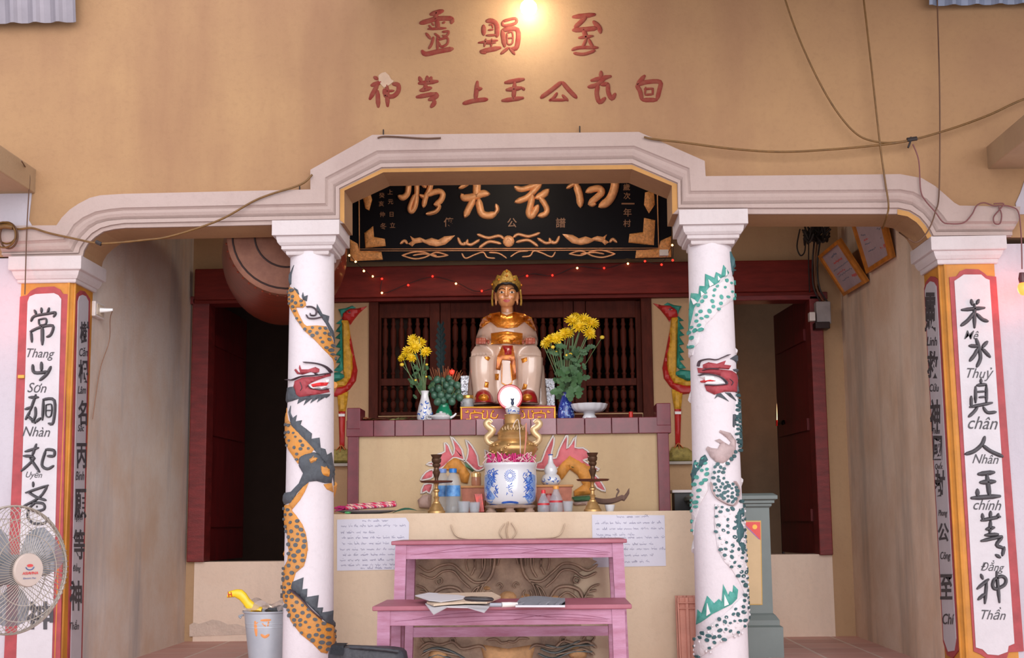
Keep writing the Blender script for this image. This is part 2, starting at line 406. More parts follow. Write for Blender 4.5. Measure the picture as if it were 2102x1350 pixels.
# tiled floor
mt = bpy.data.materials.new('terracotta_tiles'); mt.use_nodes = True; nt = mt.node_tree; bs = nt.nodes['Principled BSDF']
tc = nt.nodes.new('ShaderNodeTexCoord'); br = nt.nodes.new('ShaderNodeTexBrick'); nz = nt.nodes.new('ShaderNodeTexNoise'); mx = nt.nodes.new('ShaderNodeMix'); mx.data_type = 'RGBA'
br.offset = 0; br.inputs['Scale'].default_value = 1; br.inputs['Brick Width'].default_value = .3; br.inputs['Row Height'].default_value = .3; br.inputs['Mortar Size'].default_value = .008
br.inputs['Color1'].default_value = (*lin((226, 176, 166)), 1); br.inputs['Color2'].default_value = (*lin((206, 156, 146)), 1); br.inputs['Mortar'].default_value = (*lin((226, 206, 196)), 1)
nz.inputs['Scale'].default_value = 7; nz.inputs['Detail'].default_value = 6
nt.links.new(tc.outputs['Object'], br.inputs['Vector']); nt.links.new(tc.outputs['Object'], nz.inputs['Vector'])
mx.blend_type = 'MULTIPLY'; mx.inputs[0].default_value = .22; nt.links.new(br.outputs['Color'], mx.inputs[6]); nt.links.new(nz.outputs['Fac'], mx.inputs[7]); nt.links.new(mx.outputs[2], bs.inputs['Base Color']); bs.inputs['Roughness'].default_value = .55
bm = B(); box(bm, -3.4, 3.0, 5.0, 12, -.12, 0); struct('floor', bm, mt)
m_court = M('courtyard_concrete', (176, 166, 158), .9, scale=3)
bm = B(); box(bm, -9, 9, -8, 5.02, -.95, -.75); box(bm, -3.4, 3.0, 4.72, 5.0, -.76, -.38); struct('ground', bm, m_court)
# inner wall, its two doorways and the window opening
bm = B()
def wb(a, b, c, d, y0=YB, y1=YB + .18): pbox(bm, a, b, c, d, y0, y1)
zc, zf = 3.35, 0; ZL = P(1048, 592, YB).z
def wz(a, b, c, d):                      # c/d: pixel row or None for ceiling/floor
    my = 900
    z1 = zc if c is None else ZL if c == 'L' else P((a + b) / 2, c, YB).z; z0 = zf if d is None else ZL if d == 'L' else P((a + b) / 2, d, YB).z
    box(bm, P(a, my, YB).x, P(b, my, YB).x, YB, YB + .18, z0, z1)
wz(378, 1745, None, 'L'); wz(378, 406, 'L', None); wz(650, 757, 'L', None); wz(1338, 1452, 'L', None); wz(1697, 1745, 'L', None); wz(757, 1338, 850, None)
wall_back = struct('wall_back', bm, m_inner)
bm = B(); wz(406, 650, 1152, None); wz(1452, 1697, 1138, None)
for v in bm.verts:
    if v.co.y < YB + .01: v.co.y -= .012
struct('sill_wall', bm, m_sill, wall_back, label='peach plaster wall below the doorway sill')
# ragged plaster patch at the foot of the left sill wall
bm = B(); patch(bm, [(389, 1282), (398, 1277), (408, 1280), (422, 1276), (436, 1271), (452, 1274), (468, 1281), (486, 1280), (508, 1288), (530, 1291), (548, 1300), (470, 1303), (389, 1306)], on_wall(YB - .012), .004, step=0)
struct('bare_plaster', bm, M('bare_render', (212, 192, 178), .95, bump=.8), wall_back, label='bare grey patch where the sill wall plaster has fallen')
# rooms behind
bm = B(); box(bm, -3.4, 3.0, 11.6, 11.8, 0, 3.36); box(bm, -3.4, -3.2, YB + .1, 11.8, 0, 3.36); box(bm, 2.9, 3.0, YB + .1, 11.8, 0, 3.36); box(bm, -1.05, -.95, YB + .18, 11.6, 0, 3.36); box(bm, .88, .96, YB + .18, 11.6, 0, 3.36)
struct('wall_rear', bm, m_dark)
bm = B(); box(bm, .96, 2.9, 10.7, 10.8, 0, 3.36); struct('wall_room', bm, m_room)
# red lintel beam
bm = B(); pbox(bm, 399, 1672, 542, 606, YB - .1, YB + .02, .008); pbox(bm, 399, 1672, 606, 614, YB - .06, YB + .02)
trim2 = struct('trim_2', bm, m_beam, label='long dark red lintel beam over doors and window')
def doorway(n, jl, jr, top, bot, leaf):
    d = bpy.data.objects.new('door_%d' % n, None); COL.objects.link(d); d['kind'] = 'structure'; d.location = P((jl[0] + jr[1]) / 2, bot, YB)
    bm = B()
    for a, b in (jl, jr): pbox(bm, a, b, top, bot, YB - .05, YB + .12, .006)
    pbox(bm, jl[0], jr[1], top - 6, top + 10, YB - .05, YB + .12, .006)
    Obj('door_frame', bm, m_red, d)
    (x0, y0, Ya), (x1, y1, Yb) = leaf
    a, b = P(x0, y0, Ya), P(x1, y1, Yb); zb = P(x0, bot, YB).z
    n_ = Vector((-(b - a).y, (b - a).x, 0)).normalized() * .045
    bm = B(); prism(bm, [(a.x, a.y, zb), (b.x, b.y, zb), (b.x, b.y, a.z), (a.x, a.y, a.z)], n_)
    lf = Obj('door_leaf', bm, m_door, d)
    bm = B()
    for t in (.15, .5, .85):
        q0 = a.lerp(b, .08); q1 = a.lerp(b, .92); z = zb + (a.z - zb) * t
        prism(bm, [(q0.x, q0.y, z - .04), (q1.x, q1.y, z - .04), (q1.x, q1.y, z + .04), (q0.x, q0.y, z + .04)], -n_ * .35)
        prism(bm, [(q0.x, q0.y, z - .04), (q1.x, q1.y, z - .04), (q1.x, q1.y, z + .04), (q0.x, q0.y, z + .04)], n_ * 1.35)
    Obj('door_rail', bm, m_door, lf)
    return d, lf, b
doorway(1, (389, 424), (636, 655), 612, 1153, ((428, 613, 8.98), (507, 660, 10.0)))
d2, lf2, b2 = doorway(2, (1450, 1468), (1672, 1699), 606, 1139, ((1670, 606, 8.98), (1600, 650, 9.9)))
bm = B(); tube(bm, [P(1600, 868, 9.86), P(1612, 866, 9.7), P(1618, 880, 9.72), P(1630, 876, 9.7)], .016, 8); ball(bm, P(1610, 868, 9.72), .024); lab(Obj('door_handle', bm, M('dark_iron', (60, 50, 50), .4, 1), lf2, 40), 'dark iron latch')
# lattice window behind the statue
win = bpy.data.objects.new('window_1', None); COL.objects.link(win); win['kind'] = 'structure'; win.location = P(1048, 860, YB)
bm = B(); Yw = YB + .06
for a, b, c, d in ((757, 776, 603, 865), (1318, 1340, 603, 865), (775, 1319, 603, 616), (775, 1319, 852, 866)): pbox(bm, a, b, c, d, YB - .02, YB + .12, .005)
Obj('window_frame', bm, m_dwood, win)
leaves = [(777, 903, 5, 21, 1), (904, 1046, 21, 10, 0), (1047, 1178, 10, 21, 0), (1179, 1318, 24, 12, 1)]
bal = B(); bh = .30
def baluster(x, y0, y1, mat):
    bm = B(); h = y1 - y0; X = P(x, (y0 + y1) / 2, Yw + .02); z1, z0 = P(x, y0, Yw).z, P(x, y1, Yw).z; H = z1 - z0
    lathe(bm, [(.012, z0), (.012, z0 + .06 * H), (.018, z0 + .08 * H), (.01, z0 + .12 * H), (.019, z0 + .2 * H), (.02, z0 + .34 * H), (.011, z0 + .42 * H), (.016, z0 + .45 * H), (.011, z0 + .48 * H), (.02, z0 + .56 * H), (.021, z0 + .8 * H), (.011, z0 + .87 * H), (.018, z0 + .9 * H), (.012, z0 + .94 * H), (.012, z1)], (X.x, Yw + .03, 0), 10)
    return Obj('baluster', bm, mat, win, 50)
for a, b, sa, sb_, mid_ in leaves:
    bm = B()
    for i_, q in enumerate(((a, a + sa, 617, 852), (b - sb_, b, 617, 852), (a + sa - 1, b - sb_ + 1, 617, 652), (a + sa - 1, b - sb_ + 1, 845, 852)) + (((a + sa - 1, b - sb_ + 1, 776, 791),) if mid_ else ())): pbox(bm, *q, Yw + (.006 if i_ > 1 else 0), Yw + .05, .004)
    Obj('window_leaf', bm, m_dwood, win)
    n = 6
    for i in range(n):
        x = a + sa + (b - a - sa - sb_) * (i + .5) / n
        for y0, y1 in (((652, 776), (791, 845)) if mid_ else ((652, 748), (748, 845))): baluster(x, y0, y1, m_dwood)
# roof ends, beams
m_roof = M('grey_sheet_metal', (150, 142, 150), .5, .3, var=.15, scale=4)
def sheet(name, a, b, y, Y, label, mat):
    x0, x1 = P(a, y, Y).x, P(b, y, Y).x; zb = P((a + b) / 2, y, Y).z; n = int((x1 - x0) / .0165); bm = B(); lo = []; hi = []
    for i in range(n + 1):
        x = x0 + (x1 - x0) * i / n; k = i % 7; d = {0: -.02, 1: -.02, 6: -.008, 2: -.008}.get(k, 0)
        lo.append(Vector((x, Y + d, zb))); hi.append(Vector((x, Y + d - .1, zb + .5)))
    rings(bm, [[p + Vector((0, .003, 0)) for p in lo], lo, hi, [p + Vector((0, .003, 0)) for p in hi]], closed=False)
    o = Obj(name, bm, mat); tag(o, label, 'roof sheet'); return o
sheet('roof_sheet', -160, 157, 49, YF - .06, 'grey ribbed metal roof sheet above the left end of the facade', m_roof)
sheet('roof_sheet', 1905, 2260, 9, YF - .06, 'blue-grey metal roof edge above the right end of the facade', M('blue_grey_metal', (120, 128, 150), .5, .2))
m_beamp = plaster('beam_plaster', (196, 164, 128), (186, 150, 116), (170, 134, 110))
for a, b, c, d, l in ((-60, 72, 347, 397, 'tan plastered beam end projecting from the facade above the left pillar'), (2028, 2180, 300, 347, 'worn plastered beam end projecting from the facade above the right pillar')):
    x0, x1 = P(a, d, YF).x, P(b, d, YF).x; xm = (a + b) / 2
    bm = B(); box(bm, x0, x1, 5.2, YF + .05, P(72 if a < 0 else 2028, d, YF).z, P(72 if a < 0 else 2028, c, YF).z, .006); o = Obj('beam_end', bm, m_beamp); o['kind'] = 'structure'; o['label'] = l
# ================================================================== end pillars with couplets
m_orange = M('orange_paint', (212, 140, 48), .6, var=.2, scale=6, bump=.1)
m_border = M('red_border_paint', (176, 70, 74), .65, var=.2, scale=14)
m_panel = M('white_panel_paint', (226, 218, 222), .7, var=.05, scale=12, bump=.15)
m_ink = M('black_ink_paint', (66, 62, 66), .6, var=.25, scale=30)
m_capw = plaster('capital_whitewash', (230, 217, 217), (222, 208, 206), (200, 180, 176), samt=.4)
wf = on_wall(YF)
def pillar(label, x0, x1, top, body, slab_prof, outer, inner, sgn):
    a, b = P(x0, top + 20, YF).x, P(x1, top + 20, YF).x; ztop = P((x0 + x1) / 2, top, YF).z
    t = thing('couplet_pillar', label, 'pillar', ((a + b) / 2, YF + .14, 0))
    bm = B(); ch = .022
    pts = [(a, YF), (b, YF), (b, YF + .29), (a, YF + .29)]
    if sgn > 0: pts = [(a, YF), (b - ch, YF), (b, YF + ch), (b, YF + .29), (a, YF + .29)]
    else: pts = [(a + ch, YF), (b, YF), (b, YF + .29), (a, YF + .29), (a, YF + ch)]
    prism(bm, [Vector((x, y, 0)) for x, y in pts], (0, 0, ztop + .01)); Obj('shaft', bm, m_orange, t)
    bm = B(); c0 = (b - ch, YF + .0) if sgn > 0 else (a + ch, YF + .0); c1 = (b, YF + ch) if sgn > 0 else (a, YF + ch)
    for q in (c0, c1): tube(bm, [Vector((q[0], q[1], .02)), Vector((q[0], q[1], ztop))], .007, 8, 0)
    Obj('corner_bead', bm, m_orange, t, 40)
    bm = B(); square_rings(bm, a, b, YF + .005, YF + .285, [(o, P((x0 + x1) / 2, y, YF).z) for o, y in slab_prof]); Obj('capital', bm, m_capw, t)
    bm = B(); patch(bm, outer, wf, .006, -.004); Obj('red_border', bm, m_border, t)
    bm = B(); patch(bm, inner, wf, .01, -.004); Obj('couplet_panel', bm, m_panel, t)
    return t, a, b
pl, la, lb = pillar('white left end pillar whose front couplet panel is partly behind the electric fan', 43, 150, 580, None,
    [(.012, 581), (.016, 579), (.016, 574), (.022, 573), (.032, 566), (.038, 558), (.05, 556), (.052, 554), (.052, 529), (.01, 527)],
    [(42, 609), (56, 606), (64, 597), (78, 590), (112, 588), (124, 594), (130, 603), (140, 604), (123, 1420), (6, 1420)],
    [(58, 620), (62, 609), (74, 604), (112, 602), (121, 606), (127, 614), (106, 1420), (33, 1420)], 1)
pr, ra, rb = pillar('white right end pillar whose front couplet panel ends in a stepped foot', 1931, 2042, 541, None,
    [(.012, 542), (.016, 540), (.016, 533), (.022, 532), (.032, 525), (.038, 517), (.05, 515), (.052, 513), (.052, 488), (.01, 486)],
    [(1948, 569), (1963, 567), (1970, 557), (1982, 552), (2008, 553), (2020, 561), (2025, 566), (2044, 568), (2101, 1336), (2070, 1338), (2066, 1350), (2030, 1354), (2012, 1342), (1998, 1336)],
    [(1958, 577), (1970, 569), (1977, 564), (2013, 564), (2022, 572), (2030, 575), (2081, 1320), (2069, 1325), (2067, 1337), (2048, 1344), (2026, 1342), (2016, 1332), (2002, 1328)], -1)
# inward faces: narrow side panels
sl, sr = on_side(lb, 1), on_side(ra, -1)
bm = B(); patch(bm, [(154, 612), (157, 603), (164, 596), (172, 598), (178, 606), (183, 614), (165, 1420), (136, 1420)], sl, .006, -.004); Obj('side_border', bm, m_border, pl)
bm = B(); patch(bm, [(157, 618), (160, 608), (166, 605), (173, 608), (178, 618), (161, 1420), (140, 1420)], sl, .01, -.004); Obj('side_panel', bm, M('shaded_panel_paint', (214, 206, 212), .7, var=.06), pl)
bm = B(); patch(bm, [(1899, 592), (1903, 578), (1912, 567), (1920, 568), (1928, 574), (1970, 1334), (1958, 1350), (1946, 1344), (1938, 1316)], sr, .006, -.004); Obj('side_border', bm, m_border, pr)
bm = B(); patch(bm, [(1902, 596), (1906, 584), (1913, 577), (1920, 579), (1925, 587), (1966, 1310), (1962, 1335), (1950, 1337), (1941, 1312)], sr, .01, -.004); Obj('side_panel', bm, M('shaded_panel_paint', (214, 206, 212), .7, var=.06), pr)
def char(name, parent, tr, strokes, w, mp, h, base, mat, label=None, n=4):
    bm = B(); f = tr([(1, 0), (0, 0)]); k = f[0][0] - f[1][0]
    w = w * 1.15
    for s in strokes:
        ww = w
        if isinstance(s[0], (int, float)): ww = s[0] * 1.15; s = s[1]
        stroke(bm, tr(s), ww * k, mp, h, base, n)
    o = Obj(name, bm, mat, parent, 60)
    if label: o['label'] = label
    return o
c = crop(1890, 580, 4.5); H1, H0 = .022, .006
RP = [
 (c, 36, [[(460, 160), (470, 210)], [(530, 160), (510, 200)], [(370, 255), (585, 235)], [(490, 200), (490, 420)], [(485, 280), (430, 350), (365, 400)], [(510, 290), (560, 340), (615, 360)]]),
 (c, 36, [[(505, 520), (530, 600), (545, 700), (510, 780)], [(440, 585), (520, 590)], [(520, 610), (490, 670), (445, 725)], [(610, 545), (560, 600)], [(560, 610), (635, 690)]]),
 (c, 32, [[(550, 890), (550, 930)], [(510, 950), (600, 940)], [(500, 960), (500, 1110)], [(600, 950), (600, 1110)], (20, [(510, 1010), (590, 1005)]), (20, [(530, 1060), (590, 1055)]), [(460, 1050), (460, 1150)], [(445, 1150), (655, 1110)], [(520, 1150), (480, 1200), (435, 1240)], [(570, 1150), (610, 1200), (690, 1195)]])]
c = crop(1920, 860, 5)
RP += [
 (c, 42, [[(500, 180), (470, 260), (390, 330), (300, 360)], [(480, 270), (560, 330), (685, 385)]]),
 (c, 50, [[(430, 565), (600, 545)], [(520, 560), (550, 800)], [(450, 650), (610, 640)], [(425, 720), (425, 790)], [(360, 810), (660, 790)]]),
 (c, 40, [[(475, 970), (480, 1030)], [(560, 945), (555, 1010)], [(640, 970), (625, 1020)], [(460, 1040), (660, 1000)], [(560, 1040), (550, 1170)], [(510, 1130), (600, 1110)], [(460, 1250), (680, 1200)], [(500, 1190), (640, 1180)], [(680, 1210), (620, 1290), (690, 1320)], [(700, 1310), (680, 1400)], [(610, 1390), (660, 1420)]])]
c = crop(1920, 1080, 5)
RP += [(c, 38, [[(460, 490), (480, 540)], [(540, 540), (420, 640)], [(520, 560), (500, 790)], [(500, 690), (430, 750)], [(620, 460), (650, 780)], [(600, 530), (580, 600), (610, 640), (700, 600), (715, 540), (670, 510), (600, 540)]])]
for tr, w, st in RP: char('painted_character', pr, tr, st, w, wf, H1, H0, m_ink)
c = crop(30, 580, 5.625)
LP = [
 (c, 34, [[(240, 320), (260, 370)], [(320, 295), (320, 350)], [(410, 295), (390, 350)], [(200, 450), (240, 390), (400, 360), (480, 350), (460, 400)], (24, [(290, 430), (370, 420), (370, 480), (300, 490), (290, 430)]), [(190, 570), (300, 520), (450, 500), (430, 600), (380, 630)], [(200, 570), (210, 690)], (44, [(330, 500), (330, 720)])]),
 (c, 40, [[(220, 950), (240, 1040), (400, 1030)], [(320, 920), (320, 1020)], [(430, 970), (380, 1060), (300, 1130)]])]
c = crop(30, 780, 4.5)
LP += [
 (c, 28, [[(140, 160), (230, 160)], [(205, 135), (150, 290)], [(105, 270), (170, 250)], [(150, 290), (110, 365)], [(130, 330), (200, 400)], [(200, 250), (200, 330), (170, 390)], [(200, 390), (250, 350)], [(275, 180), (265, 370)], [(270, 180), (375, 190), (365, 390), (320, 400)], (14, [(300, 230), (350, 230), (345, 330), (300, 330), (300, 230)]), (12, [(300, 280), (345, 280)])]),
 (c, 28, [[(105, 660), (230, 625)], [(210, 590), (170, 700)], [(90, 700), (190, 720), (70, 840)], [(150, 720), (240, 850)], [(295, 640), (370, 650), (370, 700), (310, 700)], [(295, 650), (260, 780), (310, 820), (370, 790)]]),
 (c, 26, [[(180, 940), (180, 985)], [(110, 1040), (320, 970)], [(310, 980), (240, 1080), (80, 1170)], [(130, 1030), (210, 1080), (300, 1110)], [(200, 1130), (150, 1180), (200, 1210), (280, 1190), (270, 1140), (180, 1130)], [(140, 1180), (130, 1260), (180, 1320), (280, 1320), (320, 1270)], (16, [(215, 1160), (215, 1175)])])]
for tr, w, st in LP: char('painted_character', pl, tr, st, w, wf, H1, H0, m_ink)
for px, py, txt, hh in ((94, 1158, '封', 52), (86, 1262, '神', 58)):
    bm = B(); glyphs(bm, txt, px - 3, py, hh, wf, .013, 0, .03); Obj('painted_character', bm, m_ink, pl)
def script(parent, items, mp, h, slant=.3, bold=.002, ws=.9):
    for txt, x, y, hh in items:
        bm = B(); glyphs(bm, txt, x, y, hh, mp, h, slant, bold, ws, .03); Obj('painted_word', bm, m_ink, parent)
script(pr, [('Mê', 1994, 688, 18), ('Thuỷ', 2008, 768, 28), ('chân', 2017, 868, 26), ('Nhân', 2023, 942, 19), ('chính', 2026, 1036, 21), ('Đẳng', 2036, 1163, 27), ('Thần', 2038, 1258, 26)], wf, .012)
script(pl, [('Thang', 83, 728, 24), ('Sơn', 79, 796, 20), ('Nhàn', 78, 886, 20), ('Uyển', 72, 974, 20), ('Sắc', 72, 1092, 20)], wf, .012)
def side_text(parent, mp, items, words):
    m_w = m_panel
    for txt, x, y, hh, ws in items:
        bm = B(); glyphs(bm, txt, x, y, hh, mp, .012, 0, .02, ws * .92)
        fs = bm.faces[:]; r = bmesh.ops.extrude_face_region(bm, geom=fs)
        for v in [g for g in r['geom'] if isinstance(g, bmesh.types.BMVert)]: v.co.x -= math.copysign(.008, mp(x, y, 1).x - mp(x, y, 0).x)
        Obj('raised_character', bm, m_ink, parent)
    for txt, x, y, hh, ws in words:
        bm = B(); glyphs(bm, txt, x, y, hh, mp, .012, .1, .01, ws); Obj('painted_word', bm, m_ink, parent)
side_text(pl, sl, [('樹', 169, 682, 44, .45), ('根', 167, 762, 48, .45), ('名', 165, 847, 52, .42), ('丙', 163, 935, 52, .42), ('願', 161, 1033, 60, .4), ('等', 158, 1117, 62, .4), ('神', 152, 1222, 62, .42)],
    [('Căn', 167, 722, 18, .45), ('Lâm', 164, 800, 16, .45), ('Sắc', 162, 876, 18, .45), ('Bính', 160, 976, 18, .4), ('Nguyện', 157, 1062, 18, .3), ('Đẳng', 153, 1166, 20, .4), ('Thần', 148, 1282, 20, .45)])
side_text(pr, sr, [('靈', 1914, 640, 80, .28), ('救', 1919, 748, 56, .42), ('神', 1924, 852, 66, .35), ('國', 1929, 919, 50, .42), ('封', 1934, 993, 58, .38), ('公', 1941, 1092, 38, .62), ('至', 1947, 1204, 52, .48)],
    [('Linh', 1918, 700, 18, .5), ('Cứu', 1922, 795, 17, .5), ('Thần', 1926, 882, 16, .45), ('Quốc', 1932, 956, 16, .45), ('Phong', 1940, 1054, 16, .42), ('Công', 1945, 1142, 20, .45), ('Chí', 1951, 1270, 22, .55)])
# ================================================================== writing on the front wall
m_redch = M('red_character_paint', (146, 36, 28), .85, var=.3, scale=40, rgb2=(150, 78, 58))
c = crop(850, 0, 5.005); hw = .005
T1 = [
 [[(165, 150), (300, 110)], [(230, 130), (215, 210)], [(60, 240), (150, 215), (250, 190), (400, 190)], [(400, 190), (380, 240)], [(235, 200), (245, 300)], (24, [(150, 260), (185, 300)]), (24, [(180, 240), (205, 262)]), (24, [(290, 240), (320, 225)]), (28, [(140, 300), (330, 290)]), (32, [(120, 340), (170, 400)]), (26, [(290, 330), (355, 325), (330, 370), (290, 365)]), (26, [(210, 345), (265, 385)]), (30, [(200, 380), (180, 450), (150, 500)]), (26, [(250, 410), (340, 390), (340, 450), (280, 480), (250, 430)]), [(80, 520), (120, 555), (240, 530), (400, 500)], (30, [(240, 370), (240, 520)])],
 [[(715, 260), (715, 360)], [(740, 220), (800, 215), (850, 260), (850, 380)], (20, [(770, 260), (800, 255), (810, 290)]), (20, [(760, 310), (815, 305)]), (26, [(740, 365), (850, 360)]), (30, [(660, 440), (860, 415)]), (26, [(740, 400), (720, 480)]), (26, [(800, 400), (790, 480)]), (20, [(740, 450), (840, 440)]), [(680, 530), (890, 490)], (24, [(680, 540), (740, 548)]), (30, [(910, 220), (1040, 190), (1040, 240), (920, 265), (910, 220)]), [(905, 310), (1060, 305), (1055, 480), (1000, 500)], [(905, 310), (930, 480)], (20, [(960, 340), (1010, 335), (1010, 440), (960, 450), (955, 340)]), (20, [(960, 395), (1010, 390)]), (34, [(970, 490), (890, 555)]), (34, [(980, 490), (1035, 560)])],
 [[(1630, 175), (1860, 150)], [(1770, 170), (1700, 240), (1650, 280)], [(1630, 310), (1720, 305), (1880, 290)], [(1840, 220), (1900, 280), (1915, 340)], [(1740, 300), (1770, 400)], (34, [(1690, 390), (1840, 370)]), (34, [(1770, 400), (1730, 490)]), (34, [(1790, 400), (1840, 490)]), (36, [(1620, 515), (1700, 490), (1890, 490)]), (34, [(1640, 545), (1740, 558), (1860, 520)])]]
for st in T1: char('painted_character', wall_front, c, st, 50, wf, hw, -.003, m_redch, 'red character of the upper row painted on the wall')
c = crop(750, 130, 3.39)
T2 = [
 [[(60, 95), (85, 110)], [(40, 155), (110, 130)], [(90, 140), (30, 250)], [(85, 190), (90, 305)], [(190, 145), (228, 150), (228, 195), (190, 230), (130, 225)], [(130, 180), (140, 230)], [(150, 150), (155, 300)], (18, [(140, 195), (200, 190)])],
 [[(375, 95), (390, 130)], [(430, 90), (430, 130)], [(460, 95), (445, 130)], [(370, 140), (505, 125)], [(420, 140), (415, 190)], [(380, 190), (460, 170)], [(355, 235), (490, 210)], [(490, 205), (495, 230), (440, 255)], [(470, 250), (480, 275), (455, 305)]],
 [[(780, 125), (765, 260)], [(775, 180), (810, 175)], [(680, 280), (760, 260), (850, 250)]],
 [[(970, 135), (1105, 110)], [(1040, 130), (1030, 250)], [(980, 185), (1090, 170)], [(1095, 170), (1105, 185)], [(950, 260), (1100, 240)]],
 [[(1365, 130), (1290, 190), (1220, 240)], [(1370, 130), (1420, 190), (1470, 240)], (22, [(1335, 205), (1310, 240), (1280, 260)]), (22, [(1280, 255), (1400, 255)]), (22, [(1370, 220), (1410, 260)])],
 [[(1640, 55), (1640, 100)], [(1570, 120), (1710, 90)], [(1670, 100), (1610, 150), (1550, 165)], [(1620, 150), (1610, 210), (1630, 270), (1670, 240)], [(1640, 150), (1690, 140)], [(1690, 140), (1690, 200), (1715, 245), (1740, 210)]],
 [[(1945, 85), (1890, 150)], [(1885, 155), (1910, 190), (1925, 255)], [(1890, 150), (1960, 130), (2050, 130), (2045, 190), (2030, 250)], [(1925, 255), (2030, 255)], (16, [(1940, 180), (2005, 175)]), (16, [(1950, 165), (1945, 215)]), (16, [(1945, 220), (2005, 215)]), (16, [(2000, 175), (2000, 215)])]]
for st in T2: char('painted_character', wall_front, c, st, 31, wf, hw, -.003, m_redch, 'red character of the lower row painted on the wall')
bm = B(); patch(bm, c([(92, 85), (115, 68), (140, 62), (165, 85), (180, 112), (200, 125), (170, 150), (130, 170), (110, 150), (95, 125)]), wf, .014, -.002, dome=4); Obj('mortar_patch', bm, M('grey_mortar', (176, 148, 126), .95, bump=.4), wall_front)
m_lite = M('paler_ochre_patch', (216, 182, 138), .85, var=.05); m_orp = M('orange_ochre_patch', (206, 154, 116), .85, var=.05)
# ================================================================== round columns with dragons
m_colw = plaster('column_whitewash', (230, 220, 224), (222, 211, 214), (204, 190, 192), samt=.3, pamt=.5)
m_dor = M('dragon_orange', (226, 146, 44), .7, var=.3, scale=16, bump=.3, rgb2=(206, 150, 92))
m_spot = M('dragon_grey_spots', (84, 88, 92), .7, var=.2)
m_fr = M('dragon_slate_fringe', (74, 78, 84), .7, var=.25, scale=20, bump=.3)
m_dred = M('dragon_red', (166, 62, 70), .65, var=.25, scale=22)
m_bright = M('bright_mouth_red', (214, 40, 44), .5, var=.1)
m_bone = M('bone_white_paint', (232, 226, 226), .6, var=.05)
m_line = M('dark_brush_line', (72, 56, 64), .6, var=.1)
m_teal = M('dragon_teal', (52, 146, 132), .6, var=.3, scale=24, rgb2=(96, 172, 160)); m_teald = M('dragon_dark_teal', (54, 88, 92), .6, var=.25, scale=24)
m_pearl = M('dragon_claw_mauve', (168, 146, 144), .6, var=.2, scale=18)
m_scalew = M('dragon_white_body', (228, 220, 222), .75, var=.06, bump=.4)
def column(label, ctop, rt, cbot, rb_, ytop, capx, cap):
    Yc = YF + .12
    r0 = rt * Yc / F; r1 = rb_ * Yc / F
    X0 = P(ctop, ytop + 6, Yc).x; zt = P(ctop, ytop, Yc).z; zb_ = P(cbot, 1350, Yc).z
    X1 = P(cbot, 1350, Yc).x; X = (X0 + X1) / 2
    rz = lambda z: r1 + (r0 - r1) * max(0, min(1.1, (z - zb_) / (zt - zb_)))
    t = thing('dragon_column', label, 'column', (X, Yc, 0))
    bm = B(); rings(bm, [[Vector((X + rz(z) * math.cos(a), Yc + rz(z) * math.sin(a), z)) for a in [2 * math.pi * i / 40 for i in range(40)]] for z in [zt * k / 12 for k in range(13)]]); Obj('shaft', bm, m_colw, t, 50)
    x0, x1 = P(capx[0], cap[0][1], YF - .03).x, P(capx[1], cap[0][1], YF - .03).x; hw_ = (x1 - x0) / 2; xm = (x0 + x1) / 2
    bm = B(); square_rings(bm, xm - .1, xm + .1, Yc - .1, Yc + .12, [(hw_ * k - .1 + .0, P((capx[0] + capx[1]) / 2, y, YF - .03).z) for k, y in cap])
    Obj('capital', bm, m_capw, t)
    return t, on_col(X, Yc, rz), X, Yc, rz
capk = lambda y: [(.62, y + 66), (.64, y + 63.5), (.64, y + 58.5), (.7, y + 57.5), (.76, y + 55.5), (.76, y + 49), (.8, y + 48), (.86, y + 43), (.885, y + 36), (.89, y + 31), (1.0, y + 30), (1.0, y + 1), (1.0, y)]
cl, ml, Xcl, Ycl, rzl = column('white round column with the orange spotted dragon, left of the altar', 636.5, 45.5, 637, 51, 516, (559, 697), capk(453))
cr_, mr, Xcr, Ycr, rzr = column('white round column with the teal scaled white dragon, right of the altar', 1457, 44.5, 1482, 52, 494, (1395, 1536), capk(431))
def rel(name, parent, polys, mp, h, mat, base=-.004, step=9, dome=5, label=None):
    out = []
    for p in polys:
        bm = B(); patch(bm, p, mp, h, base, step, dome); o = Obj(name, bm, mat, parent, 40); out.append(o)
        if label: o['label'] = label
    return out
def spots(name, parent, poly, n, rad, rx, ry, mp, h, mat, seed, edge=3):
    bm = B(); r = random.Random(seed)
    for p in blobs_inside(poly, n, rad, r, edge):
        k = r.uniform(.75, 1.2); patch(bm, oval(p[0], p[1], rx * k, ry * k * r.uniform(.8, 1.2), 8, r.uniform(0, 3)), mp, h, h - .012, 0, 0)
    return Obj(name, bm, mat, parent)
def lines(name, parent, items, mp, h, mat, base=-.003):
    for w, pts in items:
        bm = B(); stroke(bm, pts, w, mp, h, base, 5); Obj(name[:-1] if name[-1] == 's' else name, bm, mat, parent, 60)
L1, L2, L3, L4 = crop(570, 540, 6.136), crop(570, 720, 6.136), crop(560, 900, 5.867), crop(560, 1120, 5.867)
tail = L1([(115, 270), (190, 310), (250, 360), (285, 440), (360, 490), (370, 540), (330, 570), (235, 560), (270, 640), (340, 770), (380, 800), (500, 790), (600, 790), (640, 880), (670, 980), (690, 1060), (720, 1180), (720, 1290), (660, 1180), (560, 1070), (480, 980), (340, 850), (250, 720), (180, 600), (110, 480)])
body2 = [(582, 834), (590, 860), (600, 872), (615, 888), (632, 906), (646, 922), (640, 932), (620, 940), (614, 952), (603, 936), (592, 922), (584, 905), (581, 870)]
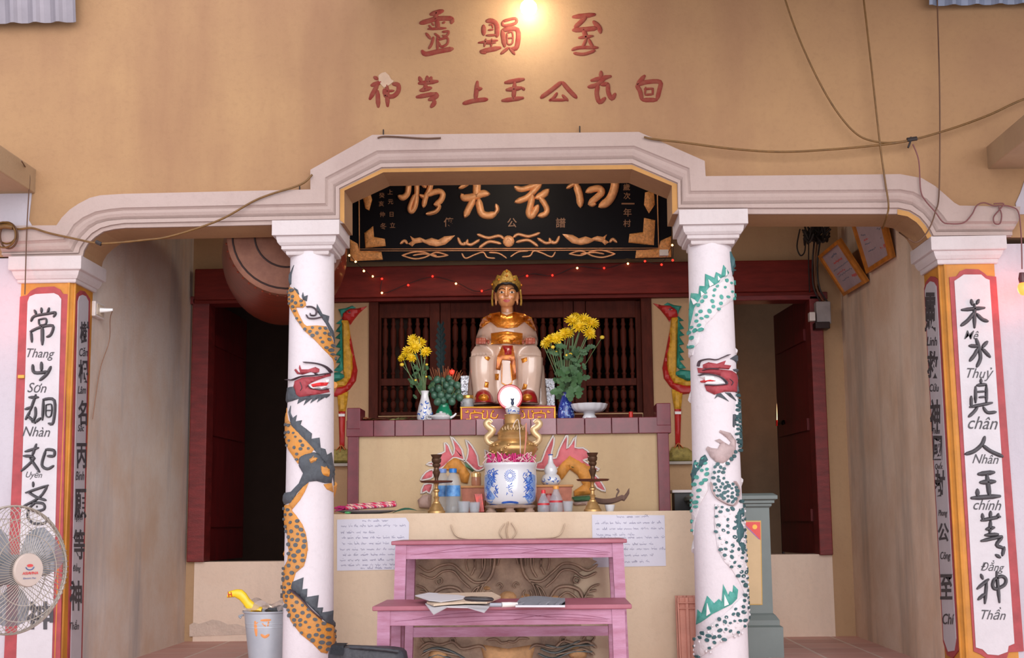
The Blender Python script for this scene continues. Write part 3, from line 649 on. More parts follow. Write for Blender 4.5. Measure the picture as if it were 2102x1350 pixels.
body3 = L3([(120, 800), (230, 790), (240, 870), (290, 920), (370, 1030), (410, 1130), (430, 1250), (436, 1345)]) + L4([(430, 60), (420, 130), (390, 240), (290, 320), (250, 440), (240, 510), (270, 570), (350, 620), (450, 740), (560, 850), (590, 900), (680, 960), (770, 1050), (770, 1200), (660, 1230), (640, 1300), (580, 1280), (490, 1170), (360, 1060), (230, 900), (170, 740), (100, 640), (85, 500), (100, 370), (130, 260), (180, 180), (200, 60)]) + L3([(200, 1340), (175, 1150), (130, 1020)])
leg = L3([(445, 530), (400, 640), (340, 740), (270, 820), (230, 860), (200, 790), (300, 680), (380, 580)])
dbl = rel('dragon_body', cl, [tail, body2, body3, leg, L3([(605, 550), (680, 530), (695, 640), (640, 610)])], ml, .013, m_dor)
join(dbl[0], [spots('dragon_spots', cl, tail, 34, 7.5, 3.2, 3.2, ml, .0155, m_spot, 1)]); join(dbl[1], [spots('dragon_spots', cl, body2, 16, 8, 3, 3, ml, .0155, m_spot, 2)]); join(dbl[2], [spots('dragon_spots', cl, body3, 95, 9.5, 3.6, 4, ml, .0155, m_spot, 3)])
fringe = [(592, 844), (597, 832), (596, 846), (602, 858), (611, 852), (608, 865), (622, 863), (619, 872), (630, 880), (642, 890), (641, 901), (656, 898), (658, 919), (666, 921), (669, 933), (676, 927), (678, 948), (684, 965), (684, 996), (677, 975), (668, 950), (655, 935), (645, 922), (630, 906), (612, 888), (598, 872)]
crest = L4([(225, 500), (250, 430), (385, 375), (370, 520), (430, 510), (425, 610), (555, 590), (540, 740), (600, 740), (590, 800), (700, 790), (690, 900), (760, 950), (760, 1040), (640, 930), (600, 890), (560, 830), (420, 680), (350, 600), (250, 530)])
mane = L2([(95, 450), (210, 450), (240, 540), (300, 580), (420, 570), (540, 550), (640, 530), (630, 560), (600, 590), (590, 580), (500, 650), (520, 595), (420, 665), (450, 600), (340, 690), (370, 615), (260, 670), (280, 605), (190, 630), (80, 640), (85, 560)])
rel('dragon_fringe', cl, [fringe, crest, mane, L1([(205, 300), (260, 340), (280, 400), (240, 380)]), L1([(315, 420), (330, 375), (345, 430), (390, 412), (378, 490), (330, 470)]), L1([(500, 520), (530, 580), (560, 640), (630, 655), (620, 730), (700, 900), (700, 980), (650, 880), (600, 760), (540, 670), (490, 600)]), L1([(105, 255), (115, 150), (205, 20), (165, 130), (160, 250)])], ml, .011, m_fr, dome=3)
claw = L3([(330, 220), (400, 190), (500, 165), (560, 180), (600, 260), (640, 310), (685, 420), (675, 530), (620, 535), (530, 510), (450, 520), (380, 580), (300, 660), (240, 770), (120, 790), (85, 720), (125, 650), (230, 640), (330, 540), (380, 420), (330, 330)])
rel('dragon_claw', cl, [claw], ml, .018, m_fr, dome=8)
rel('claw_pad', cl, [L3([(440, 240), (500, 205), (550, 230), (490, 330), (450, 290)]), L3([(560, 330), (610, 310), (655, 380), (650, 460), (610, 470), (570, 440)])], ml, .027, m_dor, dome=2)
head = L2([(210, 450), (230, 380), (330, 340), (480, 330), (560, 310), (640, 270), (640, 305), (560, 345), (450, 400), (400, 430), (395, 455), (430, 480), (540, 492), (620, 468), (630, 510), (540, 545), (400, 572), (300, 588), (250, 560), (235, 500)])
chead = L2([(290, 185), (310, 240), (400, 240), (480, 208), (525, 230), (522, 270), (480, 290), (430, 272), (330, 305), (260, 295), (220, 240), (240, 230), (272, 272), (300, 280), (283, 220)])
rel('dragon_head', cl, [head, chead], ml, .016, m_dred, dome=5)
rel('dragon_tongue', cl, [L2([(430, 428), (530, 400), (620, 392), (600, 432), (450, 462)])], ml, .017, m_bright, dome=2)
rel('dragon_teeth', cl, [L2([(585, 362), (625, 350), (632, 400), (600, 396)]), L2([(400, 440), (450, 466), (520, 460), (622, 430), (610, 462), (540, 477), (450, 482)])], ml, .016, m_bone, dome=2)
lines('brush_lines', cl, [(3, L2([(340, 150), (500, 165), (590, 200), (640, 260)])), (2.6, L2([(112, 350), (200, 365), (320, 328), (480, 312), (640, 268)])), (2, L2([(400, 440), (430, 478), (540, 492), (620, 468)])), (2, L2([(310, 400), (330, 470), (312, 510)])), (2.5, L2([(470, 292), (502, 300)])), (3.4, L1([(375, 560), (440, 560), (490, 600), (480, 660), (430, 665), (420, 640)])), (3.4, L1([(375, 660), (400, 700), (470, 705), (550, 680)])), (4, L4([(230, 520), (350, 620), (450, 740), (580, 880)]))], ml, .02, m_line)
# right column
R1, R2, R3, R4 = crop(1400, 510, 6.136), crop(1400, 710, 6.136), crop(1400, 870, 5.867), crop(1400, 1100, 5.4)
w1 = R1([(170, 740), (250, 600), (340, 500), (460, 440), (560, 350), (680, 310), (700, 400), (690, 600), (560, 700), (470, 760), (380, 880), (300, 960), (240, 1080), (220, 1180), (170, 1240), (150, 1330), (70, 1345), (70, 1150), (120, 1000)])
w2 = R2([(690, 580), (760, 650), (800, 900), (800, 1200), (720, 1340), (650, 1060)])
w3 = R3([(150, 560), (200, 420), (250, 480), (270, 380), (310, 450), (330, 520), (310, 640), (310, 800), (260, 900), (220, 980), (180, 1150), (150, 1340), (120, 1300), (115, 950), (135, 800)])
w4 = [(1466, 1034), (1502, 1039), (1518, 1023), (1532, 1040), (1541, 1163), (1549, 1204), (1548, 1230), (1541, 1278), (1511, 1300), (1483, 1313), (1461, 1331), (1437, 1352), (1424, 1346), (1428, 1313), (1446, 1296), (1461, 1278), (1487, 1257), (1507, 1237), (1528, 1218), (1518, 1196), (1500, 1168), (1485, 1152), (1472, 1128), (1465, 1074)]
legR = R3([(370, 480), (480, 470), (620, 320), (660, 350), (560, 470), (500, 520), (510, 660), (600, 690), (660, 760), (670, 850), (640, 940), (600, 985), (520, 950), (440, 910), (370, 820), (345, 700), (360, 550)])
dbr = rel('dragon_body', cr_, [w1, w2, w3, w4, legR], mr, .013, m_scalew)
for i, (p, n, rad, m_) in enumerate(((w1, 34, 9, m_teal), (w2, 40, 6, m_teald), (w3, 22, 8.5, m_teal), (w4, 95, 9, m_teald), (legR, 42, 7, m_teald))):
    join(dbr[i], [spots('dragon_scales', cr_, p, n, rad, 3.3, 4.0, mr, .0165, m_, 20 + i, 1.5)])
bm = B()
for p in blobs_inside(w4, 120, 7, random.Random(5), -1): ball(bm, mr(p[0] + 3, p[1] + 3, .012), .006, .006, .007, 6, 4)
join(dbr[3], [Obj('scale_bumps', bm, m_scalew, cr_, 60)])
tc1 = R1([(80, 900), (110, 740), (135, 540), (215, 570), (225, 470), (285, 480), (290, 325), (400, 380), (420, 305), (490, 340), (515, 210), (590, 300), (560, 340), (480, 380), (460, 430), (400, 470), (340, 490), (300, 560), (250, 600), (210, 680), (170, 740), (150, 850), (120, 960), (105, 1070), (75, 1000)])
tc3 = R3([(180, 430), (215, 500), (240, 400), (280, 370), (310, 430), (290, 480), (240, 540), (200, 650), (150, 760), (140, 640)])
tc4 = R4([(190, 820), (225, 860), (280, 660), (350, 740), (400, 690), (430, 720), (445, 530), (480, 600), (500, 650), (520, 605), (550, 620), (560, 540), (610, 590), (600, 690), (540, 750), (440, 800), (330, 860), (250, 930), (180, 990)])
tc5 = [(1518, 1034), (1526, 1049), (1519, 1066), (1524, 1091), (1520, 1108), (1530, 1118), (1524, 1132), (1536, 1155), (1518, 1133), (1509, 1111), (1504, 1083), (1507, 1054)]
crs = rel('dragon_crest', cr_, [tc1, tc4], mr, .011, m_teal, dome=3)[0]; rel('dragon_crest', cr_, [tc3, tc5, R1([(610, 20), (640, 90), (690, 200), (690, 290), (640, 260), (620, 150)])], mr, .022, m_teald, dome=3)
bm = B()
for q in ((R1([(150, 610), (185, 640), (210, 680), (175, 700)])), R1([(250, 540), (290, 580), (255, 605)]), R1([(330, 400), (390, 465), (345, 490)]), R1([(435, 355), (465, 395), (440, 420)]), R1([(535, 260), (550, 330), (530, 350)]), R4([(290, 740), (320, 850), (285, 880)]), R4([(455, 640), (500, 750), (455, 770)]), R3([(190, 480), (225, 545), (205, 550)]), R3([(655, 1080), (700, 1130), (680, 1140)]), R3([(620, 1250), (690, 1290), (650, 1300)])): patch(bm, q, mr, .0145, 0, 0)
join(crs, [Obj('crest_highlight', bm, m_bone, cr_)])
headR = R2([(205, 270), (215, 335), (280, 352), (390, 362), (480, 402), (545, 455), (540, 492), (430, 502), (285, 500), (310, 570), (400, 618), (520, 582), (690, 572), (700, 430), (690, 340), (620, 310), (480, 302), (420, 292), (300, 300), (262, 280)])
crR = R2([(268, 235), (330, 210), (430, 230), (540, 188), (520, 240), (610, 245), (580, 295), (420, 292), (330, 305), (268, 280)])
rel('dragon_head', cr_, [headR, crR], mr, .016, m_dred, dome=5)
rel('dragon_mouth', cr_, [R2([(230, 378), (300, 368), (390, 388), (525, 470), (430, 490), (300, 482), (290, 440)])], mr, .015, m_bone, dome=2)
rel('dragon_tongue', cr_, [R2([(240, 440), (330, 420), (442, 435), (410, 462), (300, 467), (245, 460)])], mr, .018, m_bright, dome=2)
lines('brush_lines', cr_, [(2.6, R2([(220, 255), (240, 190), (330, 170), (420, 180), (500, 150), (582, 110)])), (2.4, R2([(270, 310), (350, 292), (450, 302)])), (2.6, R2([(225, 370), (300, 355), (400, 372), (480, 402), (542, 460), (540, 490)])), (2.6, R2([(290, 492), (420, 502), (530, 487)])), (1.8, R2([(570, 420), (610, 460), (590, 500)]))], mr, .02, m_line)
lines('claw_outline', cr_, [(4, R3([(345, 700), (370, 820), (440, 910), (600, 980), (660, 880), (665, 780), (620, 690)]))], mr, .018, m_pearl)
rel('dragon_fringe', cr_, [R2([(600, 160), (700, 90), (715, 200), (650, 170)]), R2([(640, 290), (700, 270), (740, 280), (720, 310), (660, 310)]), R2([(680, 350), (745, 340), (740, 400), (690, 400)]), R2([(680, 430), (720, 450), (760, 560), (690, 585), (660, 540)]), R2([(400, 670), (430, 610), (480, 600), (580, 700), (500, 662), (440, 640)]), R2([(530, 590), (600, 590), (690, 690), (600, 642)]), R2([(640, 860), (712, 840), (690, 940), (660, 1030), (635, 1010)])], mr, .014, m_fr, dome=2)
rel('dragon_claw', cr_, [R3([(290, 300), (340, 400), (400, 460), (480, 480), (570, 430), (635, 330), (638, 200), (570, 110), (450, 78), (438, 100), (530, 170), (580, 220), (560, 260), (500, 225), (440, 182), (388, 200), (450, 240), (420, 300), (350, 292), (310, 270)])], mr, .019, m_pearl, dome=8)
# bands of both dragons run on round the back of the shafts
for t, X, Y, rz, m_, zs in ((cl, Xcl, Ycl, rzl, m_dor, ((1.45, 1.30), (.95, .60))), (cr_, Xcr, Ycr, rzr, m_scalew, ((1.6, 1.35), (.95, .6)))):
    bm = B()
    for z0, z1 in zs:
        bm = B(); tube(bm, [Vector((X + (rz(z0) - .004) * math.sin(a), Y - (rz(z0) - .004) * math.cos(a), z0 + (z1 - z0) * k / 10)) for k, a in enumerate([math.radians(100 + 16 * i) for i in range(11)])], .022, 8)
        Obj('dragon_coil', bm, m_, t, 60)
# ================================================================== name board under the arch
m_lac = M('black_lacquer', (14, 12, 20), .5, var=.2, spec=.12)
m_gold = M('carved_gilding', (255, 186, 130), .4, .05, var=.25, scale=30, bump=.2)
m_gold2 = M('dull_gilding', (236, 166, 98), .45, .05, var=.35, scale=60, bump=.5, bscale=120)
pb = P(1048, 535, 8.6); nb = Vector((0, -1, -.16))
bmap = on_plane(pb, nb); bmap0 = lambda x, y, h=0: bmap(x, y, h)
board = thing('name_board', 'black lacquered name board with four large gilt characters under the arch', 'sign', pb)
bm = B(); pts = [bmap(x, y) for x, y in ((717, 537), (1379, 530), (1377, 310), (716, 316))]; prism(bm, pts, -nb.normalized() * .05); Obj('panel', bm, m_lac, board)
bm = B()
for s in ([(736, 330), (738, 511), (1352, 509), (1348, 330)],):
    for off in (0, 4): 
        for a, b in zip(s, s[1:]): stroke(bm, [(a[0] + off * .0, a[1] + off), (b[0], b[1] + off)], 2.4, bmap, .012, 0, 3)
Obj('gilt_border', bm, m_gold, board, 60)
bm = B()
for p in ([(717, 490), (734, 500), (738, 514), (783, 517), (786, 533), (719, 536)], [(748, 478), (766, 464), (768, 486), (790, 490), (792, 505), (750, 509)], [(744, 400), (758, 385), (764, 410), (758, 432), (750, 428)], [(1378, 484), (1356, 494), (1352, 510), (1306, 514), (1304, 530), (1378, 528)], [(1345, 452), (1322, 447), (1320, 476), (1292, 480), (1290, 498), (1342, 503)], [(1324, 395), (1342, 390), (1344, 420), (1332, 438), (1322, 420)]):
    bm = B(); patch(bm, p, bmap, .016, 0, 8, 3); Obj('gilt_corner', bm, m_gold2, board, 50)
S1, S2 = crop(800, 370, 8.085), crop(1040, 370, 8.085)
CH = [
 (S1, [(70, [(330, -90), (310, 100), (290, 220), (220, 285), (150, 262)]), (56, [(440, -80), (450, 150), (430, 400), (370, 515), (330, 470), (370, 350), (430, 230)]), (80, [(560, -90), (570, 60), (590, 110)]), (60, [(700, -90), (670, 120), (600, 270), (560, 440)]), (50, [(505, 245), (590, 290)]), (66, [(620, 250), (720, 200), (830, 185), (880, 240), (840, 340), (750, 400)]), (48, [(740, 400), (820, 430), (760, 520), (610, 560)])]),
 (S1, [(50, [(1150, 130), (1280, 60), (1330, -30)]), (90, [(1450, -110), (1445, 100), (1440, 280)]), (84, [(1195, 240), (1240, 290), (1400, 270), (1540, 220), (1640, 225)]), (76, [(1400, 310), (1320, 450), (1250, 600)]), (84, [(1480, 320), (1490, 420), (1530, 550), (1640, 585), (1760, 550)]), (50, [(1740, 560), (1785, 490), (1765, 400)])]),
 (S2, [(64, [(140, 110), (240, 150), (400, 110), (570, 50)]), (70, [(570, 40), (450, 180), (330, 290), (150, 360)]), (84, [(690, 160), (600, 240), (490, 290)]), (76, [(430, 250), (400, 400), (370, 540), (420, 590), (520, 420)]), (66, [(550, 290), (620, 370), (670, 480), (640, 560), (530, 590)]), (80, [(420, -110), (470, 0)])]),
 (S2, [(44, [(1150, 40), (1000, 130)]), (84, [(1150, 60), (1210, 250), (1225, 430)]), (76, [(1330, 190), (1420, 150), (1540, 135), (1580, 200), (1490, 290), (1370, 390)]), (70, [(1370, 395), (1470, 395)]), (96, [(1740, -80), (1800, 40), (1760, 220), (1680, 350), (1550, 430)]), (70, [(1130, 70), (1300, -70), (1740, -90)])])]
for tr, st in CH: char('gilt_character', board, tr, [(x[0] * 1.3, x[1]) for x in st], 70, bmap, .03, 0, m_gold, n=5)
for txt, x, y, hh in (('傳', 921, 456, 19), ('公', 1051, 457, 19), ('譜', 1151, 457, 20), ('癸', 784, 401, 11), ('亥', 783, 418, 11), ('仲', 785, 440, 11), ('冬', 787, 464, 13), ('上', 801, 394, 10), ('元', 802, 414, 10), ('日', 804, 440, 10), ('立', 806, 462, 11), ('歲', 1286, 384, 14), ('次', 1287, 402, 14), ('一', 1289, 418, 3), ('年', 1288, 436, 17), ('村', 1287, 458, 15)):
    bm = B(); glyphs(bm, txt, x, y, hh, bmap, .006, 0, .012); Obj('gilt_inscription', bm, M('faint_gilding', (140, 100, 72), .5, .05), board)
bm = B()
def mir(p): return [(2088 - x, y - 3) for x, y in p]
phx = [(842, 484), (850, 489), (862, 487), (874, 492), (886, 488), (900, 492), (912, 485), (934, 483), (926, 492), (914, 502), (896, 506), (880, 503), (868, 497), (852, 500), (846, 506), (838, 500), (846, 494)]
for p in (phx, mir(phx), oval(1044, 495, 12, 12, 14)): patch(bm, p, bmap, .018, 0, 6, 4)
for s in ([(940, 488), (946, 500), (956, 500), (960, 492)], [(952, 498), (966, 502), (978, 496), (984, 492)], [(980, 481), (1002, 488), (1024, 484), (1034, 490)], [(984, 508), (1004, 496), (1028, 500)], [(822, 500), (830, 494), (836, 500)]):
    stroke(bm, s, 6.5, bmap, .016, 0); stroke(bm, mir(s), 6.5, bmap, .016, 0)
for s in ([(825, 524), (850, 517), (872, 518), (895, 527), (920, 524)], [(825, 524), (850, 531), (872, 528), (895, 518), (920, 524)], [(948, 520), (956, 530), (976, 522), (992, 518), (1000, 528), (1016, 530)], [(1004, 518), (1024, 520), (1040, 530)], [(848, 524), (870, 521), (896, 524)]):
    stroke(bm, s, 3.6, bmap, .012, 0); stroke(bm, mir(s), 3.6, bmap, .012, 0)
for s in ([(1036, 500), (1044, 490), (1052, 500)],): stroke(bm, s, 2, bmap, .024, 0)
Obj('gilt_ornament', bm, m_gold, board, 50)
bm = B(); pbox(bm, 1354, 1372, 512, 524, 8.42, 8.46); place(bm, Matrix.Identity(4)); tag(Obj('adapter_plug', bm, M('white_plastic', (220, 210, 205), .4)), 'small white plug hanging at the right corner of the name board', 'plug')
# ================================================================== hanging drum
m_skin = M('drum_skin', (150, 96, 70), .6, var=.35, scale=12, rgb2=(120, 66, 44)); m_barrel = M('red_drum_barrel', (128, 48, 24), .35, var=.35, scale=7, stretch=(1, 6, 1), coat=.3)
Yd = 7.0; dc = P(588, 486, Yd); k = Yd / F
drum = thing('hanging_drum', 'large red barrel drum hanging behind the left dragon column', 'drum', dc)
R0 = 123 * k; Lh = 1.2; rot = Matrix.Rotation(math.radians(12), 4, 'Z')
def dp(x, y, z): return dc + rot @ Vector((x, y, z))
def dl(prof, n=48):
    bm = B(); rings(bm, [[dp(r * math.cos(a), y, r * math.sin(a)) for a in [2 * math.pi * i / n for i in range(n)]] for r, y in prof]); return bm
barrel = Obj('barrel', dl([(R0 * .99, .03), (R0 * 1.04, .15), (R0 * 1.1, .35), (R0 * 1.135, .55), (R0 * 1.13, .7), (R0 * 1.08, .95), (R0 * .97, Lh)]), m_barrel, drum, 50)
head_ = Obj('drum_head', dl([(R0 * .2, -.012), (R0 * .93, -.012), (R0, -.004), (R0 * 1.005, .05), (R0 * .98, .05)]), m_skin, drum, 50)
ro = []
for r in (.905, .535):
    bm = B(); tube(bm, [dp(R0 * r * math.cos(a), -.014, R0 * r * math.sin(a)) for a in [2 * math.pi * i / 40 for i in range(40)]], .005, 6, 0, True); ro.append(Obj('painted_ring', bm, M('black_ring_paint', (46, 32, 32), .5), drum, 60))
bm = B()
for i in range(48):
    a = 2 * math.pi * i / 48; ball(bm, dp(R0 * 1.01 * math.cos(a), .028, R0 * 1.01 * math.sin(a)), .007, u=6, v=4)
join(head_, ro + [Obj('drum_tacks', bm, m_barrel, drum)])
for y in (.2, .95):
    for sx in (-1, 1):
        bm = B(); q = dp(sx * R0 * 1.0, y, R0 * .5); tube(bm, [q, Vector((q.x - .01 * sx, q.y, q.z + .3)), Vector((q.x, q.y, 3.34))], .014, 6, 0); Obj('hanging_rope', bm, M('black_rope', (36, 28, 26), .8), drum, 60)
# ================================================================== phoenix reliefs on the inner wall
m_yel = M('phoenix_yellow', (202, 150, 40), .6, var=.25, scale=50, bump=.4, bscale=40); m_pred = M('phoenix_red', (176, 30, 28), .5, var=.15); m_pteal = M('phoenix_teal', (40, 134, 118), .6, var=.25, scale=30); m_olive = M('olive_rock', (150, 134, 72), .8, var=.4, scale=40)
wbk = on_wall(YB)
def phoenix(label, tr):
    x, y = tr([(150, 1310)])[0]; p0 = P(x, y, YB - .02)
    t = thing('phoenix_relief', label, 'relief', p0)
    def r(name, polys, h, mat, dome=4): return rel(name, t, [tr(p) for p in polys], wbk, h, mat, -.002, 7, dome)
    r('neck_and_breast', [[(115, 215), (170, 215), (185, 330), (190, 420), (205, 500), (207, 580), (190, 660), (150, 720), (60, 745), (-90, 745), (-90, 680), (50, 700), (140, 660), (130, 600), (130, 500), (125, 350)]], .03, m_yel)
    r('red_belly', [[(165, 225), (190, 350), (215, 480), (240, 600), (228, 680), (180, 745), (100, 805), (-90, 780), (-90, 730), (60, 735), (150, 712), (188, 650), (203, 575), (195, 500), (180, 420), (170, 330)]], .026, m_pred)
    r('wing', [[(-90, 640), (100, 612), (147, 640), (112, 672), (50, 698), (-90, 702)]], .036, m_pteal)
    r('head', [[(120, 212), (130, 160), (180, 125), (240, 125), (312, 108), (252, 162), (208, 216), (186, 250), (170, 220)]], .034, m_pred)
    r('crest', [[(92, 130), (150, 122), (200, 103), (228, 118), (150, 150), (120, 192), (108, 160)], [(127, 200), (75, 240), (112, 245), (73, 300), (110, 310), (70, 350), (110, 362), (73, 420), (112, 430), (73, 480), (108, 490), (73, 540), (108, 545), (58, 602), (110, 612), (132, 590), (124, 400)]], .024, m_pteal, 3)
    r('eye', [oval(180, 158, 24, 15, 12)], .037, m_bone, 2); r('pupil', [oval(184, 158, 8, 7, 8)], .039, m_line, 0)
    r('thigh', [[(85, 790), (170, 760), (158, 860), (147, 918), (98, 918), (90, 850)]], .03, m_yel)
    r('leg', [[(95, 910), (147, 910), (140, 1182), (103, 1182)]], .026, m_pred); r('leg_band', [[(98, 935), (146, 935), (144, 955), (99, 955)]], .028, m_bone, 0)
    bm = B()
    for s in ([(118, 1175), (82, 1216)], [(120, 1175), (112, 1228)], [(122, 1175), (152, 1212)]): stroke(bm, tr(s), 2.6, wbk, .05, .0)
    Obj('claw', bm, M('orange_claw', (206, 110, 50), .6), t, 50)
    r('rock', [[(0, 1312), (10, 1240), (45, 1212), (110, 1196), (165, 1205), (190, 1250), (200, 1312)]], .045, m_olive, 6)
    bm = B(); a, b = tr([(0, 1312)])[0], tr([(200, 1335)])[0]; pbox(bm, min(a[0], b[0]), max(a[0], b[0]), a[1], b[1], YB - .06, YB, .004); Obj('rock_shelf', bm, M('pale_stone', (176, 168, 160), .8), t)
    return t
phoenix('painted phoenix relief on the wall between left column and window', crop(670, 600, 3.745))
phoenix('painted phoenix relief on the wall between window and right column', lambda pts: [(1320 + (388 - x) / 3.745, 600 + (y - 24) / 3.72) for x, y in pts])
# ================================================================== stepped altar: rear tier and front tier
m_tile = M('maroon_glazed_tile', (112, 32, 46), .4, var=.25, scale=14, coat=.2); m_tileg = M('faded_mauve_tile', (150, 112, 118), .45, var=.15)
m_yal = plaster('yellow_altar_plaster', (226, 198, 158), (216, 184, 142), (200, 166, 132), samt=.5)
m_altar = plaster('cream_altar_plaster', (240, 216, 188), (230, 202, 172), (208, 178, 152), samt=.5)
Yr, Yf_ = 7.75, 7.15
zl = P(1045, 859, Yr - .03).z                         # top of the rear ledge
alt = thing('rear_altar', 'yellow rear altar tier with maroon tiled ledge below the statue', 'altar', (P(1045, 1000, Yr).x, Yr + .3, 0))
xa, xb = P(718, 950, Yr).x, P(1372, 950, Yr).x
bm = B(); box(bm, xa + .01, xb - .01, Yr, YB - .02, 0, zl - .04); Obj('altar_body', bm, m_yal, alt)
for a, b, m_ in ((714, 737, m_tileg), (1350, 1374, m_tile)):
    bm = B(); box(bm, P(a, 960, Yr).x, P(b, 960, Yr).x, Yr - .02, Yr + .06, 0, zl - .09, .004); Obj('corner_post', bm, m_tile, alt)
edges = [712, 768, 812, 870, 925, 978, 1035, 1090, 1142, 1200, 1255, 1310, 1377]
zlo = zl - 33 / F * Yr
for i, (a, b) in enumerate(zip(edges, edges[1:])):
    bm = B(); box(bm, P(a, 875, Yr).x + .0012, P(b, 875, Yr).x - .0012, Yr - .03, YB - .02, zlo, zl, .003); Obj('ledge_tile', bm, m_tileg if 5 <= i <= 7 else m_tile, alt)
for a, b, c_, m_ in ((714, 741, 838, m_tileg), (1347, 1376, 828, m_tile)):
    bm = B(); box(bm, P(a, 860, Yr).x, P(b, 860, Yr).x, Yr - .032, Yr + .18, zl - .05, P(a, c_, Yr).z, .004); Obj('end_block', bm, m_tile, alt)
za = P(1055, 1051, Yf_).z                             # top of the front tier
falt = thing('front_altar', 'cream plastered front altar table wall behind the red tables', 'altar', (P(1055, 1200, Yf_).x, Yf_ + .2, 0))
bm = B(); box(bm, P(682, 1200, Yf_).x, P(1430, 1200, Yf_).x, Yf_, Yr - .022, 0, za, .004); Obj('altar_wall', bm, m_altar, falt)
fw = on_wall(Yf_)
m_mask = M('brown_relief_clay', (184, 158, 134), .85, var=.45, scale=9, bump=.5, rgb2=(128, 106, 92)); m_mask2 = M('ochre_relief_paint', (206, 160, 112), .8, var=.3, scale=14); m_mask3 = M('blue_grey_relief_paint', (118, 126, 124), .85, var=.3, scale=14)  # mask clay mottled at random between brown and grey brown
bm = B()
patch(bm, [(852, 1150), (900, 1128), (1000, 1112), (1100, 1114), (1176, 1130), (1226, 1152), (1206, 1166), (1178, 1180), (1180, 1250), (1212, 1330), (1240, 1420), (850, 1420)], fw, .02, -.002, 14, 14)
mask = Obj('lion_mask', bm, m_mask, falt, 50); mask['label'] = 'brown grey relief lion mask'; mk = []
bm = B(); Y0 = 0
def S(pts, w, h=.045): stroke(bm, pts, w, fw, h, .012); stroke(bm, [(2086 - x, y - 2) for x, y in pts], w, fw, h, .012)
S([(860, 1160), (880, 1172), (905, 1160), (930, 1158), (952, 1176), (975, 1194), (1000, 1192)], 7); S([(862, 1176), (888, 1186), (910, 1172), (932, 1172), (948, 1190), (966, 1206)], 6)
S([(890, 1228), (898, 1212), (920, 1204), (942, 1208), (956, 1226)], 9); S([(900, 1230), (922, 1216), (944, 1232)], 5)
S([(896, 1190), (906, 1186), (908, 1194), (900, 1198), (896, 1190)], 4); S([(1000, 1192), (1010, 1178), (1016, 1150), (1012, 1122)], 9); S([(984, 1186), (994, 1168), (996, 1146), (990, 1126)], 7); S([(968, 1180), (976, 1160), (972, 1140)], 6)
S([(1008, 1212), (1012, 1220), (1004, 1228), (994, 1222), (998, 1212)], 5); S([(1020, 1202), (1026, 1196), (1032, 1202), (1027, 1208)], 4)
mk.append(Obj('mask_scrolls', bm, m_mask, falt, 50)); bm = B()
S([(926, 1076), (934, 1096), (950, 1104), (985, 1106)], 3, .02); S([(1036, 1074), (1026, 1092), (1034, 1106)], 3, .02); stroke(bm, [(1043, 1070), (1040, 1090), (1044, 1108)], 3, fw, .02, 0)
Obj('moustache_relief', bm, m_altar, falt, 50); bm = B()
for k_ in range(5):
    S([(1030 - k_ * 13, 1116 + k_ * 1.5), (1026 - k_ * 17, 1140 + k_ * 2), (1022 - k_ * 15, 1160 + k_ * 3)], 5)
for k_ in range(4): S([(856 + k_ * 6, 1200 + k_ * 12), (872 + k_ * 6, 1206 + k_ * 10), (884 + k_ * 4, 1222 + k_ * 8)], 5)
for k_ in range(3): S([(965 + k_ * 9, 1226), (975 + k_ * 8, 1208 - k_ * 3), (990 + k_ * 6, 1200 - k_ * 4)], 5)
S([(862, 1330), (880, 1318), (905, 1322), (930, 1316), (950, 1330), (985, 1324), (1000, 1334)], 8); S([(866, 1344), (890, 1332), (918, 1338), (945, 1344)], 7); S([(872, 1318), (866, 1308), (880, 1304), (890, 1312)], 5); S([(928, 1318), (926, 1310), (934, 1308), (936, 1316)], 4); S([(1000, 1312), (1018, 1310), (1030, 1318), (1043, 1316)], 7)
mk.append(Obj('mask_scrolls', bm, m_mask, falt, 50))
bm = B()
for q in (oval(1043, 1225, 18, 13, 14), oval(1003, 1226, 11, 9, 12), oval(1080, 1226, 11, 9, 12), oval(1000, 1206, 8, 5, 10), oval(1138, 1236, 26, 15, 14), oval(922, 1244, 24, 14, 14), [(985, 1320), (1043, 1330), (1100, 1320), (1094, 1345), (1080, 1420), (1006, 1420), (992, 1345)], oval(900, 1344, 20, 14, 12), oval(1186, 1340, 20, 14, 12)): patch(bm, q, fw, .05, .01, 8, 9)
mk.append(Obj('mask_features', bm, m_mask2, falt, 50))
bm = B()
for s in ([(870, 1336), (895, 1328), (925, 1334), (955, 1350)], [(1110, 1330), (1140, 1338), (1180, 1324), (1220, 1322)], [(1105, 1340), (1135, 1350), (1175, 1336), (1215, 1336)], [(1120, 1322), (1150, 1326), (1190, 1314)], [(880, 1350), (900, 1342), (930, 1352)]): stroke(bm, s, 5, fw, .05, .01)
mk.append(Obj('mask_beard', bm, m_mask3, falt, 50)); join(mask, mk)
